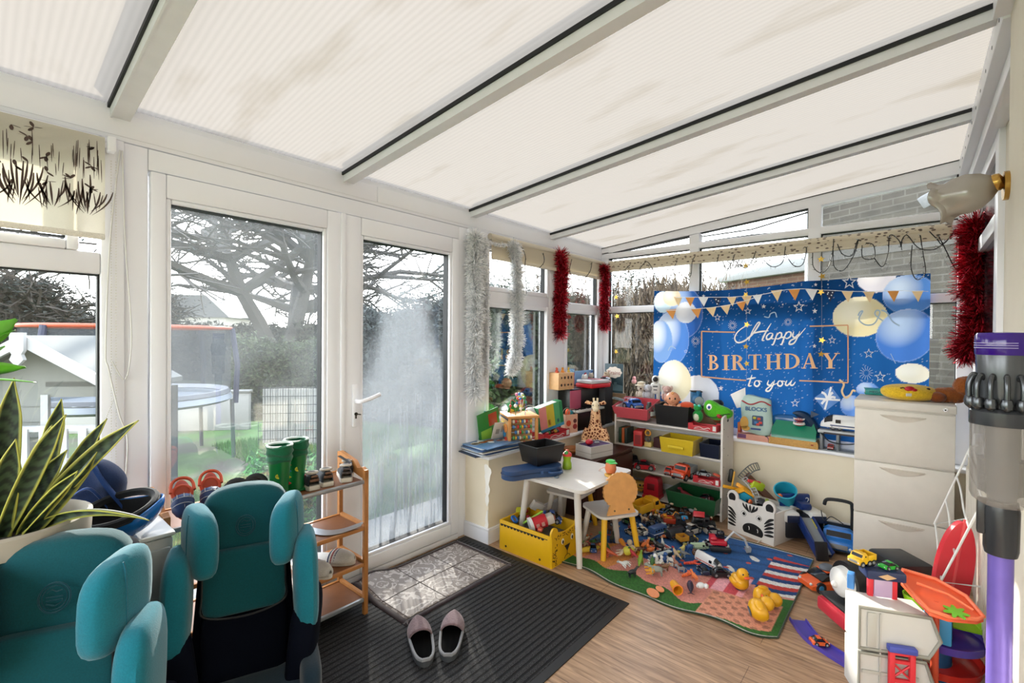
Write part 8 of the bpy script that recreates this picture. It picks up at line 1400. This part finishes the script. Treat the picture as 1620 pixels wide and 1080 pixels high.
e = thing('egg_toy', 'orange egg shaped toy with a green cap and yellow feet on the table', 'toy figure', at(966, 752, 2, .482), R(-130)); g = G(); g.lathe((0, 0, .012), [(.004, 0), (.028, .008), (.036, .03), (.032, .06), (.022, .08), (.004, .088)], n=26); g.o('body', '#cf7448', e); g = G(); sup(g, (.01, 0, .006), (.045, .04, .008), .6, .8); g.o('feet', '#d3a23e', e); g = G(); g.lathe((0, 0, .086), [(.032, 0), (.028, .01), (.012, .016), (.002, .018)]); g.box((.03, 0, .088), (.05, .05, .005), b=.002); g.o('cap', '#2fae3a', e); g = G(); g.ball((-.03, .03, .07), (.012, .018, .022)); g.tube([(-.02, -.03, .05), (-.03, -.055, .04), (-.045, -.06, .02)], .005, n=6); g.o('pale_arm', '#d9c3bd', e)
e = thing('toy_keys', 'small silver toy spanner lying on the white table', 'toy spanner', at(884, 752, 2, .482), R(18)); g = G(); g.box((0, 0, .004), (.09, .012, .006), b=.002); g.torus((-.05, 0, .004), .012, .004, arc=(.5, 5.6)); g.torus((.05, 0, .004), .010, .004); g.o('handle', mt('#7f8b94', .3, 'metal', .7), e)
# ---- in the yellow box
BX = 2.355; 
def inb(px, py, z=.17): return at(px, py, 2, z)
carton('hidden_filler', 'pile of plain boxes filling the yellow leopard box', (2.355, 1.80, .015), 0, (.26, .36, .10), '#6a5a48') if False else None
e = thing('toy_house_tube', 'red and white toy castle tower lying in the yellow box', 'toy castle', inb(853, 826, 0.185), (R(0), R(75), R(-35))); g = G(); g.cyl((0, 0, -.05), (0, 0, .045), .042, n=20); g.o('tower', '#bf2430', e); G().cyl((0, 0, -.065), (0, 0, -.045), .050, n=22).o('white_base', WHI, e); G().box((0, 0, .07), (.055, .055, .05), b=.004).o('white_block', '#d8cfc6', e); G().box((0, -.0, .10), (.03, .03, .012)).o('window', '#9c5a4c', e); g = G(); [g.bx(-.012+.0, .012, -.0435, -.041, z_, z_+.02) for z_ in (-.03, .005)]; g.o('tower_window', '#cf9a92', e)
vehicle('car', 'blue and white toy sports car in the yellow box', inb(872, 822, 0.175), (0, .3, R(-60)), .13, '#1c4fa8', '#fff', W=.08); carton('white_block', 'white plastic block in the yellow box', inb(846, 806, 0.175), (.3, .5, -.4), (.09, .03, .06), '#d0cdc8', (), 'toy block')
for c_, px, py, s_, lab in (('#a5282c', 831, 800, .012, 'dark red plastic ball, topmost of the ball row in the yellow box'), ('#b5352c', 833, 808, .013, 'red plastic ball, second in the ball row in the yellow box'), ('#b02a3c', 835, 817, .013, 'crimson plastic ball, third in the ball row in the yellow box'), ('#d04a2c', 838, 825, .013, 'orange red plastic ball, lowest in the ball row in the yellow box')): tag(G().ball((0, 0, 0), s_, n=16).o('toy_ball', c_, loc=inb(px, py, .175)), lab, 'toy ball')
tag(G().box((0, 0, 0), (.012, .012, .15), b=.003).o('lime_bar', '#8fc02a', loc=inb(843, 818, 0.195), rot=(.9, .5, .3)), 'lime green plastic bar sticking up in the yellow box', 'toy part'); tag(G().prism(rrect(.06, .05, .012), .012).o('lime_block', '#c9c82c', loc=inb(823, 808, 0.185), rot=(1.2, .1, -.6)), 'yellow green plastic block at the back of the yellow box', 'toy block'); tag(G().torus((0, 0, 0), .022, .008).o('blue_ring', BLU, loc=inb(814, 821, 0.180), rot=(.7, .3, 0)), 'blue plastic ring at the left of the yellow box', 'toy ring'); tag(G().box((0, 0, 0), (.05, .03, .02), b=.006).o('coral_block', '#d6604a', loc=inb(855, 837, 0.175), rot=(.2, .1, .5)), 'coral plastic block at the front corner of the yellow box', 'toy block'); vehicle('car', 'dark toy car low in the yellow box near the blue ring', inb(822, 820, .13), (0, 0, .8), .09, '#2a3a34')
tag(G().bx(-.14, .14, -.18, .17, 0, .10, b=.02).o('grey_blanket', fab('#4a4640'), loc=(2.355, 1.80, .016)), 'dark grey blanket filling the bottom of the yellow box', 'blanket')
# ---- in and behind the zebra box
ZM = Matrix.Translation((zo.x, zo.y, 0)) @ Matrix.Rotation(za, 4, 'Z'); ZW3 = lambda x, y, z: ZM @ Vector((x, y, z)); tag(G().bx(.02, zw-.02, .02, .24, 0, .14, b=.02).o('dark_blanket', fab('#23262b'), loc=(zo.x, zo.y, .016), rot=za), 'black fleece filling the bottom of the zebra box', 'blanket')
def railtrack(label, P, w=.03, col='#8a8d90'):
    e = thing('toy_track', label, 'toy track', (0, 0, 0)); S = smooth_path(P, 6); rings = []; Lr, Rr = [], []
    for i, p in enumerate(S): d = (S[min(i+1, len(S)-1)]-S[max(i-1, 0)]).normalized(); s = d.cross(Vector((-.75, -.65, .35))).normalized(); Lr.append(p+s*w/2); Rr.append(p-s*w/2)
    g = G(); g.tube(Lr, .004, n=5); g.tube(Rr, .004, n=5); g.o('rail', col, e); g = G(); [g.tube([Lr[i], Rr[i]], .0035, n=5) for i in range(0, len(S), 2)]; g.o('sleeper', col, e); return e
def AP(px, py, x): return at(px, py, 0, x)
railtrack('grey curved toy track rising out of the zebra box to the wall', [AP(1172, 757, 3.72), AP(1180, 748, 3.74), AP(1190, 740, 3.76), AP(1200, 737, 3.78)], .05, '#5f6362'); railtrack('pale grey toy track hanging over the zebra box front', [AP(1177, 756, 3.62), AP(1188, 768, 3.60), AP(1195, 780, 3.58), AP(1200, 795, 3.56)], .035, '#a3a5a6')
e = thing('toy_birdhouse', 'small turquoise toy house with a yellow roof in the zebra box', 'toy house', AP(1177, 786, 3.57), (R(8), 0, R(-75))); G().prism([(-.05, -.06), (.05, -.06), (.05, .02), (0, .05), (-.05, .02)], .06, A=face_m((0, .03, 0), (1, 0, 0), (0, 0, 1))).o('house_body', '#1f93b5', e); [G().box((s*.03, 0, .045), (.075, .08, .008), rot=(0, s*R(31), 0), b=.002).o('roof_panel', '#e0a021', e) for s in (-1, 1)]; g = G(); g.cyl((-.02, -.031, -.015), (-.02, -.0325, -.015), .009, n=12); g.bx(.012, .034, -.0325, -.031, -.025, .0); g.o('window', '#15262e', e)
for shp, c_, px, py, x_, rt_, lab in (((.15, .02, .022), '#e0a01e', 1160, 772, 3.6, (.1, .2, -.9), 'long orange yellow toy crane arm across the zebra box'), ((.035, .03, .10), '#131416', 1156, 752, 3.7, (.1, .1, 0), 'tall black toy handle standing behind the zebra box'), ((.10, .04, .06), '#a9bf26', 1198, 768, 3.64, (.2, .3, -.7), 'lime green plastic dinosaur shaped piece in the zebra box'), ((.09, .02, .022), '#cf3b3a', 1193, 762, 3.62, (.1, .2, -.9), 'red plastic bar on top of the lime green piece'), ((.05, .05, .03), '#e8a63a', 1170, 768, 3.6, (.5, .2, .4), 'orange yellow printed toy card in the zebra box'), ((.09, .06, .05), '#16191f', 1205, 795, 3.6, (.3, .5, .2), 'black plastic toy wheel frame in the zebra box'), ((.05, .015, .03), '#d8622c', 1187, 794, 3.53, (.3, .6, 0), 'orange plastic roof piece behind the zebra forehead'), ((.04, .02, .04), '#8a9a3a', 1213, 793, 3.54, (.3, .2, .3), 'olive green toy square behind the zebra right ear'), ((.05, .05, .025), '#d9c23a', 1163, 781, 3.62, (.4, .6, 1), 'yellow toy hat in the zebra box'), ((.012, .012, .12), '#e0a830', 1160, 758, 3.68, (.1, .2, 0), 'thin yellow toy stick beside the black handle')): tag(G().box((0, 0, 0), shp, b=min(shp)*.35).o('toy_piece', c_, loc=AP(px, py, x_), rot=rt_), lab, 'toy part')
tag(G().box((0, 0, 0), (.30, .09, .018), b=.004).o('wooden_plank', mt('#5a2f1c', .5, 'wood'), loc=AP(1206, 777, 3.78), rot=(.2, .75, -1.45)), 'dark wooden plank leaning on the wall behind the zebra box', 'plank')
e = thing('toy_bucket', 'turquoise plastic toy bucket tipped beside the zebra box', 'bucket', AP(1243, 783, 3.66), (R(25), R(-28), R(-40))); g = G(); g.lathe((0, 0, -.06), [(.002, 0), (.05, 0), (.062, .10), (.070, .102), (.072, .115), (.064, .116), (.060, .10)], n=28, cap=False); g.o('bucket_body', '#1e93ad', e); G().ball((-.05, 0, .03), .018).o('orange_spout', '#d9662c', e)
# ---- blue ramp set and truck
e = thing('car_launcher', 'navy and white toy police garage with a grey ramp', 'toy garage', F0(1290, 862), R(-142)); NB = mt('#15306e', .3); e.location = (3.66, .58, 0); g = G(); g.box((.0, 0, .10), (.16, .26, .16), b=.03); g.o('garage_body', '#10131c', e); g = G(); g.box((.02, .085, .17), (.15, .10, .07), b=.02); g.box((.02, -.085, .17), (.15, .10, .07), b=.02); g.o('white_pod', WHI, e); [G().box((.098, s*.085, .165), (.006, .08, .045), b=.002).o('dark_window', '#1a2540', e) for s in (-1, 1)]
g = G(); g.box((-.05, .0, .24), (.03, .20, .10), b=.02); g.box((.0, .03, .225), (.09, .08, .05), b=.02); g.o('blue_tower', NB, e); text('2', .06, .0006, '#dfe2e6', 'tower_number', e, M=face_m((-.032, .075, .245), (0, 1, 0), (0, 0, 1))); rp = G(); A_ = Matrix.Translation((.19, .0, .10)) @ Matrix.Rotation(R(33), 4, 'Y'); rp.T = A_; rp.bx(-.13, .13, -.035, .035, -.006, 0); rp.o('ramp_lane', '#80868a', e); rp = G(); rp.T = A_; [rp.bx(-.13, .13, s*.042-.006, s*.042+.006, -.04, .02, b=.003) for s in (-1, 1)]; rp.o('ramp_side', NB, e); g = G(); g.box((.315, -.035, .055), (.02, .07, .11), b=.004, rot=(0, R(-12), 0)); g.o('stop_gate', '#15171b', e); g = G(); g.T = A_; [g.bx(-.12, -.05, s*.034-.002, s*.034+.002, .0, .004) for s in (-1, 1)]; g.o('yellow_line', '#d3c62a', e)
tk = vehicle('truck', 'chunky blue toy truck with a black push handle next to the filing cabinet', (3.66, .355, 0), R(185), .26, '#1f6fc0', '#1c2a3c', W=.16); g = G(); g.tube(smooth_path([(-.05, .07, .12), (-.04, .07, .26), (-.03, .05, .30), (-.02, -.06, .30), (-.03, -.08, .26)]), .011, n=8); g.o('push_handle', DKG, tk); tag(G().tube(smooth_path([(0, 0, 0), (-.03, .06, .04), (-.02, .10, .0), (.0, .12, .06)]), .003, n=5).o('black_cable', '#1a1a1c', loc=(3.64, .33, .17)), 'thin black cable trailing behind the blue toy truck', 'cable')
# ---- front right: cars, engine, garage, playset
oc = vehicle('car', 'large orange toy car with blue wheels at the rug corner', (3.03, .36, 0), R(138), .22, '#d85a24', W=.13, hub=P_('#2f86b5')); g = G(); g.ball((-.02, 0, .105), (.04, .035, .02)); g.o('grey_bonnet_scoop', '#5a6068', oc)
en = thing('push_engine', 'big black and red toy steam engine with a white front and blue wheels', 'toy train', (2.71, .15, 0), R(131)); en.scale = (1.06, 1.06, 1.06); g = G(); g.cyl((-.16, 0, .215), (.10, 0, .215), .085, n=30); g.bx(-.22, -.06, -.09, .09, .10, .33, b=.02); g.o('boiler', '#101114', en); G().cyl((.10, 0, .215), (.125, 0, .215), .066, .06, n=30).ball((.125, 0, .215), (.018, .058, .058)).ball((.145, 0, .205), .014, n=10).o('white_front', WHI, en); g = G(); g.bx(-.2, .15, -.085, .085, .06, .125, b=.015); g.bx(.12, .165, -.09, .09, .05, .11, b=.012); g.o('red_frame', '#c22f3e', en); g = G(); g.bx(-.2, .155, -.088, .088, .118, .130, b=.004); g.o('black_band', DKG, en); wheels(en, (-.13, .04), .20, .065, .3, hub=P_('#3f9ac5'), tyre=P_('#2a7fb0'))
e = thing('rescue_helicopter', 'orange and black toy aircraft behind the black engine', 'toy aircraft', (3.02, -.02, .0), R(-40)); g = G(); g.tube([(-.16, 0, .11), (-.06, 0, .13), (.06, 0, .14), (.13, 0, .12)], [.03, .055, .06, .03], n=16); g.o('fuselage', '#d8622c', e); g = G(); g.bx(-.09, .09, -.05, .05, 0, .08, b=.01); g.o('base', DKG, e); g = G(); g.torus((.02, 0, .215), .055, .010, n=26); g.box((.02, 0, .215), (.10, .014, .008)); g.cyl((.02, 0, .17), (.02, 0, .215), .012); g.o('red_rotor_ring', '#c93a40', e)
pt = thing('purple_track', 'curved purple toy track piece lying on the wooden floor', 'toy track', (0, 0, 0)); TR = smooth_path([F0(1262, 982), F0(1283, 1010), F0(1310, 1030), F0(1345, 1052)], 6); PU = mt('#4c3fa0', .35)
def chan(g, S, w, h, t=.005):
    rings = []
    for i, p in enumerate(S): d = (S[min(i+1, len(S)-1)]-S[max(0, i-1)]); d.z = 0; d.normalize(); s = Vector((-d.y, d.x, 0)); rings.append([tuple(p+s*a+Vector((0, 0, b_))) for a, b_ in ((-w/2, 0), (w/2, 0), (w/2, h), (w/2-t, h), (w/2-t, t), (-w/2+t, t), (-w/2+t, h), (-w/2, h))])
    g.loft(rings)
g = G(); chan(g, TR, .075, .016); g.o('channel', PU, pt); vehicle('car', 'small bright orange toy car with a face on the purple track', F0(1296, 1018, .008), R(-55), .07, '#e2622a', W=.045)
# white garage tower
ga = thing('parking_garage', 'white toy parking garage tower with a red lift frame', 'toy garage', (2.32, .09, 0), R(-64)); bpy.context.view_layer.update(); GWT = mt('#c9c9c6', .35); GWD = mt('#8f8f86', .4)
def shell(z0_, z1_, d_, lean): 
    g = G(); g.prism([(-.11, z0_), (.11, z0_), (.11+lean, z0_+(z1_-z0_)*.45), (.08+lean, z1_*.98), (-.11, z1_)], d_, A=face_m((0, .02, 0), (1, 0, 0), (0, 0, 1))); return g
shell(0, .175, .12, .02).o('lower_storey', GWT, ga); shell(.185, .345, .12, .035).o('upper_storey', GWT, ga)
for z0_, z1_, lean in ((0, .175, .02), (.185, .345, .035)):
    g = G(); g.tube([(-.11, -.102, z0_+.006), (.11, -.102, z0_+.006), (.11+lean, -.102, z0_+(z1_-z0_)*.45), (.08+lean, -.102, z1_*.98), (-.11, -.102, z1_)], .007, n=6, closed=True); g.o('grey_edge', GWD, ga)
g = G(); g.bx(-.085, -.055, -.106, -.101, .20, .33, b=.003); g.bx(-.045, -.04, -.106, -.101, .02, .33); g.bx(-.10, .08, -.106, -.101, .10, .112); g.o('panel_rib', '#b8b8b2', ga); g = G()
for x_ in (-.012, .052): g.bx(x_-.009, x_+.009, -.125, -.108, .0, .215, b=.003)
for z_ in (.03, .10, .17, .20): g.bx(-.012, .052, -.122, -.112, z_-.006, z_+.006)
for z_ in (.065, .135): g.tube([(-.012, -.117, z_-.03), (.052, -.117, z_+.03)], .004, n=6); g.tube([(.052, -.117, z_-.03), (-.012, -.117, z_+.03)], .004, n=6)
g.o('red_lift_frame', '#d5303c', ga); g = G(); g.bx(-.025, .065, -.13, -.105, .205, .228, b=.004); g.o('blue_lift_cap', '#4450a8', ga)
for x_ in (-.03, .05): G().bx(x_-.009, x_+.009, .0, .018, .33, .43, b=.003).o('red_post', '#d5303c', ga)
G().bx(-.055, .075, -.03, .05, .42, .455, b=.006).o('navy_deck', '#16264e', ga); g = G(); g.prism([(-.03, 0), (0, .011), (.03, 0), (0, -.011)], .002, A=face_m((.01, -.031, .437), (1, 0, 0), (0, 0, 1))); g.o('badge', '#c9a47a', ga); G().bx(-.02, .04, -.002, .004, .345, .42).o('clear_panel', mt('#b9a0c0', .1), ga)
vehicle('car', 'little bright green toy car on top of the white garage', ga.matrix_basis @ Vector((.03, .01, .456)), R(140), .06, '#2fb03a', W=.04); vehicle('truck', 'yellow toy tow truck perched at the left of the navy deck', ga.matrix_basis @ Vector((-.055, .02, .456)), R(150), .095, '#e0b21e', '#e0b21e', W=.05); tag(G().bx(-.02, .02, -.012, .012, 0, .06, b=.004).o('orange_blue_block', '#3f7fc0', loc=ga.matrix_basis @ Vector((-.075, .06, .34))), 'blue plastic block behind the red posts of the garage', 'toy block')
# spiral playset
sp = thing('spiral_ramp', 'toy car wash spiral of green, purple and red curved ramps', 'toy playset', (2.52, -.10, 0)); 
def disc(g, c, r0, r1, a0, a1, z0_, z1_, lip=.018, t=.005):
    rings = []
    for k in range(25): a = R(a0+(a1-a0)*k/24); z_ = z0_+(z1_-z0_)*k/24; ca, sa = math.cos(a), math.sin(a); rings.append([(c[0]+r*ca, c[1]+r*sa, z_+q) for r, q in ((r0, 0), (r1, 0), (r1+.006, lip), (r1, lip), (r1-t, t), (r0, t))])
    g.loft(rings)
for r0_, r1_, a0, a1, z0_, z1_, c_, nm_ in ((.03, .115, 60, 400, .03, .10, '#b5261e', 'red_ramp'), (.02, .125, 100, 380, .155, .185, '#4c3a98', 'purple_ramp'), (.03, .12, -80, 150, .215, .30, '#86b81e', 'green_ramp')): g = G(); disc(g, (0, 0), r0_, r1_, a0, a1, z0_, z1_, .03); g.o(nm_, mt(c_, .2), sp)
G().cyl((0, 0, 0), (0, 0, .30), .028, n=18).o('column', '#1d4f78', sp); G().bx(-.13, -.04, -.02, .06, .20, .33, b=.006).o('blue_arch', '#3f9ad0', sp)
ob = thing('orange_ramp', 'wide bright orange winged toy ramp with a green splash', 'toy ramp', (0, 0, 0)); g = G(); zt = .40
def OP(px, py, z): return at(px, py, 2, z)
top = [OP(1428, 903, .42), OP(1480, 918, .41), OP(1528, 945, .39), OP(1556, 978, .36), OP(1545, 982, .355), OP(1500, 978, .36), OP(1470, 968, .37), OP(1448, 945, .38), OP(1425, 920, .40)]; n_ = len(top); g.add([tuple(p) for p in top]+[tuple(p-Vector((0, 0, .012))) for p in top], [tuple(range(n_)), tuple(reversed(range(n_, 2*n_)))]+[(i, (i+1) % n_, n_+(i+1) % n_, n_+i) for i in range(n_)]); g.o('deck', mt('#e2603c', .3), ob); g = G(); g.tube([tuple(p+Vector((0, 0, .006))) for p in top], .007, n=6, closed=True); g.tube([tuple(OP(1450, 922, .415)), tuple(OP(1500, 940, .40)), tuple(OP(1540, 965, .38))], .005, n=5); g.o('raised_edge', mt('#ee7a55', .3), ob); gp_ = G(); c0_ = OP(1512, 968, .374); gp_.prism([(c0_.x+.040*math.cos(t)*(1+.35*math.sin(7*t)), c0_.y+.028*math.sin(t)*(1+.35*math.sin(7*t))) for t in np.linspace(0, 2*PI, 42)[:-1]], .003, A=Matrix.Translation((0, 0, c0_.z))); gp_.o('green_splash', mt('#62b52a', .4), ob); g = G(); g.cyl(OP(1480, 945, .39)-Vector((0, 0, .01)), (OP(1480, 945, .39).x, OP(1480, 945, .39).y, 0), .012); g.o('support', '#c84a2a', ob)
sb = thing('red_board', 'coral red plastic surfboard shape leaning on the radiator', 'toy board', (2.66, -.10, .06), (0, R(8), R(-62))); sb.scale = (1.1, 1.1, 1.1); g = G(); g.prism([(-.06*math.cos(t), .28+.20*math.sin(t) if math.sin(t) > 0 else .28+.28*math.sin(t)) for t in np.linspace(0, 2*PI, 36)[:-1]], .022, A=face_m((0, .02, .01), (1, 0, 0), (0, 0, 1))); g.o('board', mt('#d83a44', .25), sb); G().bx(-.004, .004, -.004, .0, .12, .5).o('ridge', mt('#e85a5e', .25), sb)

# ---- many more small toys strewn over the rug and under the table
r = random.Random(21); CL = (('white', '#d5d6d3'), ('black', '#1c1d20'), ('brown', '#5b3a26'), ('grey', '#7d8284'), ('red', '#a5232a'), ('green', '#3c6a34'), ('orange', '#cc6a2c'), ('blue', '#2d5590'), ('beige', '#b8a283'))
for reg, x0, x1, y0, y1, zf in (('in the dark space under the white table', 2.55, 3.2, 1.50, 1.75, 0), ('between the chair and the toy shelf', 2.85, 3.35, 1.25, 1.48, 0), ('among the heap at the shelf foot', 3.28, 3.5, 1.08, 1.6, .03), ('in the animal pile on the rug', 2.58, 2.92, 1.0, 1.28, .012)):
    for kd in (('quad', 'dino', 'car') if 'animal' not in reg else ('quad', 'dino', 'bird')):
        for cn, cc_ in r.sample(CL, 5):
            p_ = (r.uniform(x0, x1), r.uniform(y0, y1), RZ+zf); a_ = r.uniform(0, 6.28); lab = '%s toy %s %s' % (cn, dict(quad='animal', dino='dinosaur', car='car', bird='bird')[kd], reg); q_ = (vehicle('car', lab, p_, a_, r.uniform(.07, .11), cc_) if kd == 'car' else animal(kd, lab, p_, a_, r.uniform(.06, .10), cc_, r.choice(CL)[1])); q_['group'] = 'small toys '+reg
